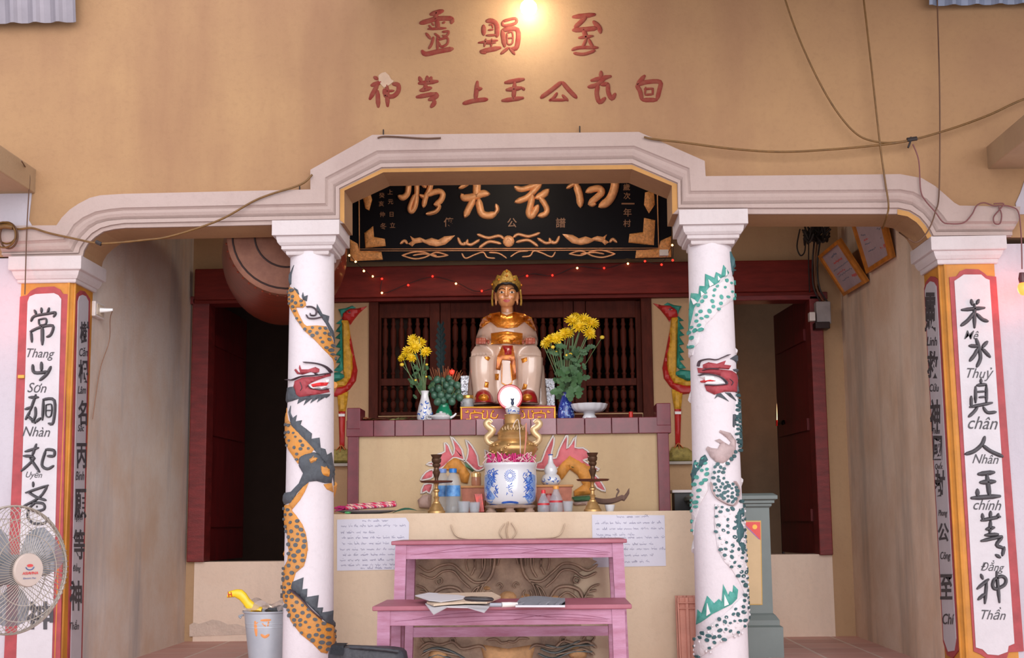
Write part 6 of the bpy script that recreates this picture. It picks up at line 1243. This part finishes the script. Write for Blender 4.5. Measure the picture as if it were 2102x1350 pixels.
# handwritten sheets pasted on the front altar
m_pen = M('blue_black_ink', (96, 92, 128), .7, var=.2)
def poster(label, pts, rows, seed):
    t = thing('handwritten_notice', label, 'notice', P(pts[0][0], pts[0][1], Yf_) + Vector((0, -.004, 0)), 'handwritten notices on the front altar'); mp = on_wall(Yf_)
    bm = B(); patch(bm, pts, mp, .003, .0012); sh = Obj('sheet', bm, M('notice_paper', (228, 226, 238), .8, var=.03), t)
    r = random.Random(seed); bm = B()
    for x0, x1, y in rows:
        x = x0
        while x < x1:
            w = r.uniform(7, 16); n = int(w / 1.1); stroke(bm, [(x + i * 1.1, y + (1 if i % 2 else -1) * r.uniform(.5, 2.2) - (2.5 if r.random() < .12 else 0) - (x - x0) * .012) for i in range(n + 1)], r.uniform(.8, 1.2), mp, .0036, .003, 2); 
            if r.random() < .5: stroke(bm, [(x + w * .4, y - 4), (x + w * .6, y - 5 + r.uniform(-1, 1))], .8, mp, .0036, .003, 2)
            x += w + r.uniform(3, 5)
    join(sh, [Obj('handwriting', bm, m_pen, t)]); return t
poster('handwritten white sheet pasted beside the left dragon column', [(692, 1066), (833, 1062), (840, 1072), (838, 1168), (692, 1171)], [(744, 795, 1069), (700, 832, 1080), (700, 775, 1093), (702, 832, 1104), (702, 820, 1116), (698, 830, 1128), (704, 825, 1139), (698, 830, 1150), (700, 820, 1160), (740, 815, 1166)], 1)
poster('handwritten white sheet pasted at the right of the front altar', [(1215, 1056), (1364, 1057), (1367, 1161), (1217, 1164)], [(1266, 1335, 1061), (1222, 1352, 1074), (1224, 1360, 1086), (1224, 1290, 1098), (1232, 1358, 1104), (1282, 1345, 1117), (1280, 1358, 1127), (1282, 1340, 1140), (1282, 1330, 1153)], 2)
# ================================================================== bucket, bag, terracotta tiles
m_galv = M('galvanised_steel', (172, 180, 190), .4, .25, var=.2, scale=7, rgb2=(190, 196, 204))
Yu = 7.05; ku = Yu / F; ux_ = P(552, 1300, Yu).x; zu = P(545, 1252, Yu).z
bu = thing('metal_bucket', 'galvanised bucket full of rubbish beside the left dragon column', 'bucket', (ux_, Yu, 0))
bm = B(); lathe(bm, [(36 * ku, 0), (37 * ku, .01), (50 * ku, zu - .012), (53 * ku, zu - .008), (53.5 * ku, zu), (52 * ku, zu), (48 * ku, zu - .02), (36 * ku, .02)], (ux_, Yu, 0), 40)
Obj('pail', bm, m_galv, bu, 45)
bm = B()
for z in (zu * .8, zu * .74): tube(bm, [Vector((ux_ + (36.5 + 13.4 * z / zu) * ku * math.cos(a), Yu + (36.5 + 13.4 * z / zu) * ku * math.sin(a), z)) for a in [6.2832 * i / 36 for i in range(36)]], .003, 6, 0, True)
Obj('rib', bm, m_galv, bu, 60)
bm = B(); bmp = on_col(ux_, Yu, lambda z: (36.5 + 13.6 * z / zu) * ku)
for s, w in (([(526, 1274), (528, 1304)], 8), ([(524, 1282), (532, 1276)], 3), ([(538, 1272), (558, 1271)], 6), ([(541, 1278), (548, 1284)], 4), ([(554, 1274), (552, 1284)], 4), ([(538, 1301), (546, 1306), (554, 1301)], 7)): stroke(bm, s, w, bmp, .002, -.001, 3)
Obj('painted_mark', bm, M('orange_marker', (226, 150, 90), .7), bu)
bm = B(); tube(bm, [P(500, 1262, Yu), P(491, 1264, Yu), P(495, 1268, Yu)], .006, 6, 3); Obj('handle_lug', bm, m_galv, bu, 60)
def crumple(name, label, cat, c, rad, mat, seed, sq=(1, 1, 1)):
    bm = B(); bmesh.ops.create_icosphere(bm, subdivisions=3, radius=1)
    for v in bm.verts:
        n = mnoise.noise(v.co * 1.7 + Vector((seed, 0, 0))) * .45 + mnoise.noise(v.co * 4 + Vector((0, seed, 0))) * .22; v.co = Vector(c) + Vector((v.co.x * sq[0], v.co.y * sq[1], v.co.z * sq[2])) * rad * (1 + n)
    return tag(Obj(name, bm, mat, None, 25), label, cat)
crumple('rubbish_bag', 'crumpled dark plastic bag in the galvanised bucket', 'bag', (ux_ + .04, Yu, zu - .015), .075, M('dark_film', (70, 74, 80), .3, var=.5, scale=20), 3, (1, 1, .45))
m_film = M('clear_film', (214, 196, 190), .12, var=0, alpha=.4, coat=.4)
bm = B(); rf_ = random.Random(3)
rings(bm, [[P(500 + 84 * u, yb + 7 * math.sin(u * 9 + k_) + 10 * (u - .5) ** 2 * 2, Yu + dy) for u in [i / 16 for i in range(17)]] for k_, (yb, dy) in enumerate(((1248, -.06), (1238, -.05), (1232, .0), (1240, .06)))], closed=False); bmesh.ops.solidify(bm, geom=bm.faces[:], thickness=.0015)
tag(Obj('clear_wrapper', bm, m_film, None, 25), 'clear crinkled plastic wrapper on top of the bucket', 'wrapper')
yb_ = thing('yellow_bag', 'yellow plastic bag hanging up and out of the galvanised bucket', 'bag', P(515, 1250, Yu)); m_ybag = M('yellow_plastic', (240, 200, 40), .35, var=.15, scale=10)
bm = B(); pth = [(536, 1256, 12), (522, 1250, 13), (510, 1240, 14), (502, 1228, 14), (494, 1220, 13), (484, 1217, 10), (472, 1219, 9), (468, 1220, 8)]
rings(bm, [[P(x, y, Yu - .04) + Vector((.0, .014 * math.cos(a), 0)) + Vector((.25, 0, .95)) * (w * .0021 * math.sin(a)) for a in [6.283 * i / 12 for i in range(12)]] for x, y, w in pth]); Obj('bag_film', bm, m_ybag, yb_, 50)
bm = B(); stroke(bm, [(468, 1214), (470, 1226)], 2, on_wall(Yu - .056), .004, 0, 3); stroke(bm, [(474, 1214), (476, 1225)], 2, on_wall(Yu - .056), .004, 0, 3); stroke(bm, [(469, 1220), (475, 1219)], 2, on_wall(Yu - .056), .004, 0, 3); Obj('red_print', bm, M('red_print', (206, 60, 30), .5), yb_)
bm = B(); rings(bm, [[P(512 + 50 * u, 1257, Yu - .1) + Vector((0, .1 * v, .012 * math.sin(5 * u + 3 * v))) for u in [i / 8 for i in range(9)]] for v in (0, .5, 1)], closed=False); bmesh.ops.solidify(bm, geom=bm.faces[:], thickness=.003); Obj('bag_mouth', bm, m_ybag, yb_, 50)
# black bag at the foot of the left column
bgY = 5.75; zb0 = P(760, 1332, bgY).z; xa_, xb_ = P(668, 1340, bgY).x, P(832, 1340, bgY).x
bg = thing('black_bag', 'black shoulder bag on the floor at the foot of the left dragon column', 'bag', ((xa_ + xb_) / 2, bgY + .08, 0)); m_bag = M('black_nylon', (50, 50, 56), .55, var=.25, scale=30, bump=.4)
bm = B(); zt_b = P(690, 1327, bgY).z
rings(bm, [[Vector((xa_ + (xb_ - xa_) * (.5 + .5 * math.copysign(abs(math.cos(a)) ** .45, math.cos(a)) * w), bgY + .09 + .08 * w * math.copysign(abs(math.sin(a)) ** .6, math.sin(a)), z - (.02 * (1 + math.cos(a)) * .5 if z > .1 else 0))) for a in [6.283 * i / 28 for i in range(28)]] for w, z in ((.92, 0), (1, .02), (1, zt_b - .04), (.97, zt_b - .012), (.9, zt_b))]); Obj('bag_body', bm, m_bag, bg, 40)
bm = B(); rings(bm, [[Vector((x, y, z + zt_b)) for x, y, z in ((xa_ + .02, bgY - .006, -.03), (xa_ + .02, bgY + .02, .004), (xa_ + .02, bgY + .15, .004))], [Vector((x, y, z + zt_b)) for x, y, z in ((xa_ + .075, bgY - .006, -.035), (xa_ + .075, bgY + .02, .002), (xa_ + .075, bgY + .15, .002))]], closed=False); bmesh.ops.solidify(bm, geom=bm.faces[:], thickness=.006); Obj('strap', bm, m_bag, bg)
bm = B(); tube(bm, [Vector((xa_ + .1, bgY + .02, zt_b - .004)), Vector((xa_ + .2, bgY + .0, zt_b - .008)), Vector((xb_ - .03, bgY + .01, zt_b - .022))], .008, 8, 4); Obj('zip_piping', bm, m_bag, bg, 60)
m_terra = M('terracotta_clay', (226, 160, 140), .8, var=.15, scale=8, bump=.2)
for i, (x0, x1, y0, dy) in enumerate(((1388, 1446, 1222, 0), (1392, 1450, 1226, .04))):
    bm = B(); ym = 7.08 - i * .045 ; zt3 = P(1400, y0, ym).z; n = 24; X0, X1 = P(x0, 1300, ym).x, P(x1, 1300, ym).x
    fr = [Vector((X0 + (X1 - X0) * u, ym - (.012 if abs((u * 3) % 1 - .5) > .36 or u < .06 else 0), 0)) for u in [k_ / n for k_ in range(n + 1)]]; prof_ = fr + [Vector((X1, ym + .014, 0)), Vector((X0, ym + .014, 0))]
    rings(bm, [[p + Vector((0, -.05 + .05 * z / zt3, z)) for p in prof_] for z in (0.001, zt3 * .5, zt3)])
    for zz in (zt3 - .022, zt3 - .05): box(bm, X0 + .004, X1 - .004, ym - .022, ym, zz - .006, zz, .002)
    tag(Obj('roof_tile', bm, m_terra), ('rear terracotta roof tile leaning on the front altar by the right column', 'front terracotta roof tile leaning on the front altar by the right column')[i], 'roof tile', 'terracotta tiles by the right column')
# ================================================================== grey cabinet by the right doorway
m_gc = M('grey_green_paint', (112, 122, 120), .5, var=.08, scale=6); Yg = 7.62
cb = thing('grey_cabinet', 'grey green pedestal cabinet behind the right dragon column', 'cabinet', (P(1500, 1320, Yg).x, Yg + .18, 0))
gz = lambda y: P(1560, y, Yg).z
gx = lambda x, y=1180: P(x, y, Yg).x
cb0, cb1 = gx(1438), gx(1584)
bm = B(); square_rings(bm, cb0, cb1, Yg, Yg + .34, [(.045, 0), (.045, gz(1286)), (.03, gz(1282)), (.03, gz(1272)), (.012, gz(1262)), (0, gz(1258)), (0, gz(1042)), (.012, gz(1038)), (.012, gz(1034)), (.026, gz(1032)), (.026, gz(1027)), (.042, gz(1024)), (.042, gz(1017)), (.03, gz(1014)), (.02, gz(1012))]); Obj('body', bm, m_gc, cb)
m_pf = M('beige_panel', (196, 168, 128), .6, var=.06); m_pe = M('gold_panel_edge', (190, 150, 70), .5); cbm = on_wall(Yg)
bm = B(); patch(bm, [(1440, 1068), (1562, 1068), (1565, 1241), (1443, 1241)], cbm, .004, -.001); Obj('panel_edge', bm, m_pe, cb); bm = B(); patch(bm, [(1442, 1070), (1560, 1070), (1563, 1239), (1445, 1239)], cbm, .0055, .0); Obj('panel', bm, m_pf, cb)
bm = B(); patch(bm, [(1524, 1071), (1560, 1071), (1561, 1108)], cbm, .0065, .0); stk = Obj('corner_sticker', bm, M('red_sticker', (206, 44, 34), .4, var=.1), cb); bm = B(); patch(bm, oval(1549, 1081, 5, 5, 14), cbm, .007, .006); q1 = Obj('disc', bm, M('gold_sticker', (226, 170, 40), .4), cb); bm = B(); stroke(bm, [(1528, 1076), (1558, 1106)], 4, cbm, .0072, .006, 3); q2 = Obj('band', bm, M('violet_sticker', (150, 90, 160), .4), cb); join(stk, [q1, q2])
bm = B(); x0, x1 = P(1380, 1020, 8.0).x, P(1430, 1020, 8.0).x; box(bm, x0, x1, 8.0, 8.2, P(1400, 1011, 8.0).z, P(1400, 1005, 8.0).z, .003); sb_ = thing('side_shelf', 'narrow shelf with a pale edge beside the right end of the rear altar', 'shelf', ((x0 + x1) / 2, 8.1, 0))
Obj('shelf_board', bm, M('pale_shelf_edge', (206, 196, 196), .5), sb_); bm = B(); box(bm, x0 + .015, x1, 8.02, 8.2, 0, P(1400, 1011, 8.0).z - .001); Obj('shelf_carcass', bm, M('black_cabinet', (34, 30, 32), .5), sb_)
# ================================================================== electric fan
fY = 5.0; fc = P(27, 1169, fY); kf = fY / F; RF = 129 * kf; ax = Matrix.Rotation(math.radians(57), 4, 'Z')
def fp(u, w, d): return fc + ax @ Vector((u, -d, w))          # d: towards the viewer
fan = thing('electric_fan', 'grey pedestal fan in front of the left end pillar', 'fan', (fc.x, fc.y + .1, 0)); m_fg = M('fan_wire', (176, 164, 152), .4, .3, var=.1); m_fp = M('fan_plastic', (120, 118, 122), .45); m_bl = M('fan_blade_plastic', (150, 154, 160), .25, var=.05, alpha=.75)
bm = B()
for rr_r, dd in ((1, 0), (1, -.012)): tube(bm, [fp(RF * math.cos(a), RF * math.sin(a), dd) for a in [6.2832 * i / 64 for i in range(64)]], .0042, 6, 0, True)
Obj('cage_rim', bm, m_fg, fan, 60)
def dome(t, s): return .09 * math.sqrt(max(0, 1 - t ** 2.6)) * s
for nm, s in (('front_grille', 1), ('rear_grille', -1)):
    bm = B(); nW = 66
    for i in range(nW):
        a = 6.2832 * i / nW; tw = .28
        tube(bm, [fp(RF * t * math.cos(a + tw * (1 - t)), RF * t * math.sin(a + tw * (1 - t)), dome(t, s)) for t in (.22, .4, .6, .78, .9, 1)], .0013, 4, 0)
    for t in (.55, .8): tube(bm, [fp(RF * t * math.cos(a), RF * t * math.sin(a), dome(t, s) + .001) for a in [6.2832 * i / 48 for i in range(48)]], .0018, 4, 0, True)
    Obj(nm, bm, m_fg, fan, 60)
bm = B(); rings(bm, [[fp(RF * r * math.cos(a), RF * r * math.sin(a), d) for a in [6.2832 * i / 40 for i in range(40)]] for r, d in ((.26, .082), (.262, .092), (.25, .097), (.01, .099))], False); badge = Obj('hub_badge', bm, M('badge_cream', (222, 200, 188), .4, var=.05), fan, 40)
bm = B(); fmap = lambda x, y, h=0: fp((x - 52) * kf * 1.22, (1170 - y) * kf, .1 + h)
glyphs(bm, 'ASIA', 45.5, 1176, 5.5, fmap, .0008, .1, .03); glyphs(bm, 'VINA', 60, 1176, 5.5, fmap, .0008, .1, .03); b1 = Obj('t', bm, M('badge_red', (206, 70, 70), .5), fan)
bm = B(); stroke(bm, [(44, 1164), (47, 1168), (52, 1169.5), (57, 1168), (60, 1164)], 2, fmap, .0012, 0, 4); glyphs(bm, 'Electric Fan', 52, 1186, 3.4, fmap, .0008, 0, .01, 1.1); b2 = Obj('t', bm, M('badge_blue', (70, 90, 140), .5), fan)
bm = B(); patch(bm, oval(52, 1161, 6, 3, 12), fmap, .001, 0); b3 = Obj('t', bm, M('badge_red', (206, 70, 70), .5), fan); join(badge, [b1, b2, b3])
for k_ in range(3):
    bm = B(); rows = []
    for t in [i / 8 for i in range(9)]:
        r = RF * (.18 + .7 * t); a0 = 2.094 * k_ + .5; wd = .35 + .5 * math.sin(math.pi * min(1, t * .8 + .12))
        rows.append([fp(r * math.cos(a0 + wd * (v - .5) * 1.5), r * math.sin(a0 + wd * (v - .5) * 1.5), .03 - .04 * v) for v in (0, .25, .5, .75, 1)])
    rings(bm, rows, closed=False); bmesh.ops.solidify(bm, geom=bm.faces[:], thickness=.002); Obj('blade', bm, m_bl, fan, 40)
bm = B(); rings(bm, [[fp(RF * r * math.cos(a), RF * r * math.sin(a), d) for a in [6.2832 * i / 30 for i in range(30)]] for r, d in ((.22, .05), (.24, .03), (.24, -.1), (.3, -.11), (.34, -.14), (.34, -.24), (.2, -.28))]); Obj('motor_housing', bm, m_fp, fan, 40)
pc = fp(0, -RF * .36, -.19); bm = B(); tube(bm, [pc + Vector((0, 0, .06)), Vector((pc.x, pc.y, .05))], .019, 14, 0); Obj('pole', bm, m_fp, fan, 50)
bm = B(); lathe(bm, [(.19, .0), (.19, .02), (.15, .035), (.05, .045), (.03, .09)], (pc.x, pc.y, 0), 36); Obj('base', bm, m_fp, fan, 50)
# ================================================================== framed certificates on the right side wall
m_frame = M('varnished_frame', (188, 116, 40), .4, var=.3, scale=14); m_cert = M('certificate_paper', (176, 158, 166), .5, var=.12, scale=9); m_cr = M('certificate_red', (196, 100, 100), .6); m_cg = M('certificate_grey', (120, 124, 140), .6)
def cert(label, TL, TR, BR, BL):
    c = (TL + TR + BR + BL) / 4; n = (TR - TL).cross(BL - TL).normalized()
    if n.x > 0: n = -n
    t = thing('framed_certificate', label, 'certificate', c, 'certificates on the right side wall'); q = [TL, TR, BR, BL]
    bm = B(); prism(bm, [p + n * .004 for p in q], n * .012); Obj('backing', bm, m_frame, t)
    for i in range(4):
        a, b = q[i], q[(i + 1) % 4]; ia, ib = a + (c - a) * .13, b + (c - b) * .13; bm = B(); prism(bm, [a, b, ib, ia], n * .032); Obj('frame_rail', bm, m_frame, t)
    inn = [p + (c - p) * .13 for p in q]; bm = B(); prism(bm, [p + n * .0165 for p in inn], n * .002); sh = Obj('certificate_sheet', bm, m_cert, t); js_ = []
    cm_ = lambda u, v, h=0: (inn[0] * (1 - u) + inn[1] * u) * (1 - v) + (inn[3] * (1 - u) + inn[2] * u) * v + n * (.019 + h)
    r = random.Random(int(c.x * 1000)); 
    for mat_, rws in ((m_cr, ((.3, .7, .3, .06), (.15, .6, .55, .03), (.7, .86, .78, .1))), (m_cg, ((.36, .64, .14, .05), (.1, .9, .45, .025), (.15, .85, .62, .025), (.2, .5, .75, .025)))):
        bm = B()
        for a, b, v, w in rws:
            u = a
            while u < b: d = r.uniform(.03, .07); stroke(bm, [(u, v), (u + d * .5, v + r.uniform(-.02, .02)), (u + d, v)], w, cm_, .0006, 0, 2); u += d + .02
        js_.append(Obj('t', bm, mat_, t))
    join(sh, js_); return t
RX = XR - .004
cert('framed certificate tilting off the right side wall, nearer the doorway', PX(1687, 521, RX - .15), PX(1727, 488, RX - .15), PX(1785, 576, RX), PX(1740, 603, RX))
def atY(x, y, Y): return P(x, y, Y)
BL, BR = PX(1788, 559, RX), PX(1839, 527, RX)
cert('framed certificate partly cut off by the arch, nearer the right end pillar', P(1747, 424, BL.y), P(1811, 408, BR.y), BR, BL)
# fuse box, tangled wires
m_wirebox = M('grey_meter_box', (150, 142, 142), .5, var=.2); m_copper = M('old_brown_cable', (104, 66, 40), .6, var=.2)
fx = P(1690, 642, 8.76); eb = thing('fuse_box', 'small grey fuse box with wires on the corner of the right side wall', 'fuse box', fx)
bm = B(); pbox(bm, 1676, 1706, 618, 664, 8.76, 8.84, .006); Obj('case', bm, m_wirebox, eb)
bm = B(); pbox(bm, 1662, 1674, 640, 658, 8.74, 8.8, .004); Obj('breaker', bm, M('white_plastic', (220, 210, 205), .4), eb)
bm = B(); pbox(bm, 1674, 1704, 660, 674, 8.745, 8.84, .004); Obj('terminal_cover', bm, M('dark_iron', (60, 50, 50), .4, 1), eb)
for i in range(3):
    bm = B(); tube(bm, [P(1700 - i * 7, 622, 8.78), P(1682 - i * 6, 590, 8.74), P(1678 - i * 5, 540, 8.74), P(1684 - i * 6, 490, 8.7)], .006, 6, 5); Obj('feed_wire', bm, (m_wire, m_copper, m_wire)[i], eb, 60)
rw_ = random.Random(12); bm = B()
for i in range(34):
    a = P(1675 + rw_.uniform(-28, 30), 476 + rw_.uniform(-12, 18), 8.65 + rw_.uniform(-.1, .1)); b = P(1675 + rw_.uniform(-28, 30), 470 + rw_.uniform(-14, 14), 8.65 + rw_.uniform(-.1, .1)); tube(bm, [a, (a + b) / 2 + Vector((0, 0, -.05)), b], .007, 5, 4)
tube(bm, [P(1642, 470, 8.7), P(1636, 505, 8.7), P(1643, 524, 8.7), P(1652, 515, 8.7), P(1654, 480, 8.7)], .005, 6, 6); tube(bm, [P(1712, 440, 8.5), P(1700, 462, 8.6), P(1680, 480, 8.65)], .012, 6, 6); tube(bm, [P(1660, 490, 8.7), P(1660, 540, 8.78), P(1662, 600, 8.78)], .004, 6, 6)
o = Obj('tangled_wires', bm, M('black_cable_tangle', (40, 32, 30), .7), None, 60); tag(o, 'dark tangle of cables up in the corner above the right doorway', 'wires'); o['kind'] = 'stuff'
# socket with plug on the left side wall
so = PX(196, 638, XL); t = thing('wall_socket', 'white wall socket on the left side wall beside the left end pillar', 'socket', (XL, so.y, so.z)); bm = B(); box(bm, XL + .001, XL + .03, so.y - .09, so.y + .06, so.z - .04, so.z + .04, .004); Obj('socket_case', bm, M('white_plastic', (220, 210, 205), .4), t); bm = B(); box(bm, XL + .03, XL + .034, so.y - .07, so.y + .04, so.z - .03, so.z + .03, .003); Obj('socket_face', bm, M('ivory_plastic', (206, 190, 170), .4), t)
t = thing('plug', 'white plug in the socket on the left side wall', 'plug', (XL + .05, so.y - .02, so.z)); bm = B(); tube(bm, [Vector((XL + .034, so.y - .02, so.z)), Vector((XL + .07, so.y - .02, so.z)), Vector((XL + .1, so.y - .02, so.z + .002))], .014, 10, 3, rf=lambda u: 1 - .5 * u); Obj('plug_body', bm, M('bright_plastic', (236, 236, 236), .3), t, 50)
bm = B(); tube(bm, [Vector((XL + .1, so.y - .02, so.z + .002)), PX(226, 655, XL + .06), PX(224, 700, XL + .02), PX(205, 760, XL + .012), PX(190, 860, XL + .012)], .0022, 5, 6); Obj('plug_cord', bm, M('thin_brown_cord', (150, 108, 84), .6), t, 60)
bm = B(); pbox(bm, 36, 49, 769, 776, YF - .02, YF + .002, .003); tag(Obj('wall_clip', bm, M('yellow_clip', (206, 156, 60), .5)), 'small yellow clip on the outer edge of the left end pillar', 'clip')
# ================================================================== cables on the facade
m_cab = M('yellow_brown_cable', (146, 100, 40), .5, var=.25, scale=30); m_cabd = M('brown_cable', (112, 72, 46), .55, var=.2); m_cabp = M('purple_brown_cable', (112, 62, 62), .55)
def cable(label, pts, r, mat, Y=YF - .075, sm=8, name='cable', ext=None):
    bm = B(); ps = [P(p[0], p[1], p[2] if len(p) > 2 else Y) for p in pts]; tube(bm, ps, r, 7, sm); o = Obj(name, bm, mat, None, 60); tag(o, label, 'cable', 'cables on the facade'); return o
cable('brown cable sagging from the coil across the left arch', [(14, 468), (40, 470), (66, 468), (100, 478), (150, 489), (200, 499), (240, 498), (300, 492), (340, 487), (400, 470), (460, 447), (520, 413), (560, 397), (600, 385), (625, 374), (641, 358)], .0055, m_cab)
co = thing('cable_coil', 'loops of yellow cable hanging at the left edge of the capital', 'cable', P(18, 480, YF - .08))
for k_, (cx_c, cy_c, rx, ry) in enumerate(((14, 478, 20, 22), (18, 484, 18, 26), (8, 482, 24, 26))):
    bm = B(); tube(bm, [P(x, y, YF - .08 - .008 * k_) for x, y in oval(cx_c, cy_c, rx, ry, 20)], .005, 6, 3, True); Obj('cable_loop', bm, (m_cab, m_cabd, m_cab)[k_], co, 60)
bm = B(); tube(bm, [P(-8, 468, YF - .09), P(10, 464, YF - .095), P(26, 466, YF - .09)], .014, 8, 4); Obj('cable_wrap', bm, m_cab, co, 60)
bm = B(); tube(bm, [P(197, 496, YF - .076), P(208, 501, YF - .076)], .01, 8, 2); tag(Obj('cable_tie', bm, m_wire), 'black tape joint on the brown cable at the left arch', 'tape')
cable('cable lying on top of the arch moulding', [(775, 283), (788, 280), (820, 281), (870, 284), (905, 283)], .0045, m_cabd, YF - .066)
cable('long yellow brown cable sagging from the arch to the right edge', [(1322, 281), (1345, 286), (1400, 292), (1500, 305), (1600, 311.5), (1700, 307), (1800, 298), (1868, 288), (1950, 265), (2030, 236), (2105, 202), (2250, 150)], .0055, m_cab)
cable('cable hanging in a deep curve from above to the joint', [(1580, -110), (1612, 0), (1640, 78), (1680, 165), (1720, 232), (1760, 276), (1800, 291), (1840, 292), (1868, 287)], .0048, m_cab)
cable('yellow cable dropping straight down across the right arch', [(1758, -120), (1773, 0), (1788, 130), (1806, 292), (1817, 372), (1824, 420), (1820, 445), (1812, 468, YF + .15)], .0048, m_cab)
cable('thin dark cable dropping beside the right end pillar', [(1922, -120), (1924, 0), (1929, 200), (1928, 390), (1920, 435), (1908, 468), (1892, 490), (1878, 497), (1862, 488), (1846, 477, YF + .2)], .0036, m_cabd)
cable('thin purple brown cable looping over the right capital', [(1874, 296), (1886, 330), (1890, 390), (1900, 412), (1920, 435), (1935, 455), (1950, 459), (1978, 457), (1995, 440), (2005, 422), (2020, 416), (2040, 422), (2056, 421), (2075, 424), (2089, 432), (2094, 455), (2097, 500), (2098, 552)], .0034, m_cabp)
cable('small knotted loop of cable on the right capital', [(2040, 418), (2060, 418), (2052, 430), (2040, 445), (2042, 458), (2053, 458), (2056, 440), (2050, 424)], .0034, m_cabp)
bm = B(); tube(bm, [P(1862, 287, YF - .076), P(1882, 284, YF - .076)], .011, 8, 2); tube(bm, [P(1870, 287, YF - .076), P(1864, 303, YF - .08)], .005, 6, 2); tube(bm, [P(1872, 286, YF - .076), P(1869, 281, YF - .08)], .005, 6, 2); tag(Obj('cable_tie', bm, m_wire), 'black tape knot where the cables meet at the upper right', 'tape')
cable('thin cable running down the left end pillar', [(44, 330, YF - .3), (54, 346, YF - .1), (61, 362), (59, 400), (55, 470), (53, 540), (51, 604)], .003, m_cabd, YF - .075)
for x, y0, y1 in ((787, 266, 284), (1190, 259, 277), (615, 381, 395)): bm = B(); tube(bm, [P(x, y0, YF - .02), P(x, y1, YF - .04)], .0035, 6, 0); tag(Obj('nail', bm, m_wire), 'thin dark nail above the moulding %s' % {787: 'at the left slope of the arch', 1190: 'at the middle of the arch top', 615: 'over the left arch'}[x], 'nail')
# bare bulb on the right, bulb over the writing
bb = thing('hanging_bulb', 'small lit bulb hanging at the right edge beside the right end pillar', 'bulb', P(2098, 580, YF - .12)); bm = B(); q = P(2098, 572, YF - .12); lathe(bm, [(.014, -.022), (.018, .0), (.012, .03)], q, 14); Obj('socket', bm, M('dark_red_socket', (80, 26, 34), .4), bb, 50)
bm = B(); q = P(2100, 592, YF - .12); ball(bm, q, .026, .026, .034, 14, 10); Obj('glass_bulb', bm, M('bulb_glow_amber', (255, 104, 44), .4, var=0, emit=2.4), bb, 60)
lamp(P(2088, 598, YF - .1), .6, (1, .12, .08), .03)
lamp(P(-24, 622, YF - .22), .8, (1, .16, .12), .04)
tb_ = thing('wall_bulb', 'bright round bulb glowing on the wall above the red characters', 'bulb', P(1085, 10, YF - .08)); bm = B(); ball(bm, P(1085, 16, YF - .07), .042, u=18, v=12); Obj('glass_bulb', bm, M('bulb_glow_white', (255, 244, 214), .4, var=0, emit=25), tb_, 60)
bm = B(); tube(bm, [P(1085, -24, YF - .07), P(1085, 0, YF - .07)], .022, 12, 0); tube(bm, [P(1085, -20, YF - .07), P(1085, -20, YF)], .014, 8, 0); Obj('lamp_holder', bm, M('white_plastic', (220, 210, 205), .4), tb_, 50)
lamp(P(1085, 30, YF - .24), 3.6, (.96, 1, .86), .05)
# right room: tube added for the door-edge glint; unseen bulb added over the altar
el = thing('door_glint', 'added slim glowing tube standing in for the glint on the open right door edge', 'lamp', P(1598, 868, 10.3)); bm = B(); tube(bm, [P(1598, 800, 10.3), P(1598, 862, 10.3)], .013, 10, 0); Obj('glint_tube', bm, M('glint_tube_glow', (255, 196, 140), .4, var=0, emit=3), el, 50)  # glowing tube added where the door edge only catches a reflection
bm = B(); tube(bm, [P(1598, 862, 10.3), P(1598, 874, 10.3)], .02, 10, 0); Obj('glint_base', bm, m_pred, el, 50); bm = B(); tube(bm, [P(1598, 874, 10.3), Vector((P(1598, 874, 10.3).x, 10.3, .02))], .01, 8, 0); lathe(bm, [(.09, .0), (.09, .015), (.012, .03)], (P(1598, 874, 10.3).x, 10.3, 0), 20); Obj('glint_stand', bm, m_wire, el, 50)
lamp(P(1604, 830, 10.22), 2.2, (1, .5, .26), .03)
lamp(P(1047, 815, Ye - .1), 1.0, (1, .95, .92), .06)
hb = thing('added_altar_bulb', 'added bare bulb hidden behind the arch to brighten the gilt name board', 'bulb', P(1048, 322, 7.75)); bm = B(); ball(bm, P(1048, 322, 7.75), .03, .03, .04, 14, 10); Obj('glass_bulb', bm, M('bulb_glow_white', (255, 244, 214), .4, var=0, emit=25), hb, 60); bm = B(); q = P(1048, 322, 7.75); tube(bm, [q + Vector((0, 0, .035)), q + Vector((0, 0, .09))], .016, 10, 0); tube(bm, [q + Vector((0, 0, .09)), Vector((q.x, q.y, 3.348))], .004, 6, 0); Obj('lamp_holder', bm, m_wire, hb, 60)
lamp(P(1048, 322, 7.75) + Vector((0, -.06, -.07)), 10.0, (1, .82, .64), .1)  # light of the added hidden bulb, brightens the gilt board
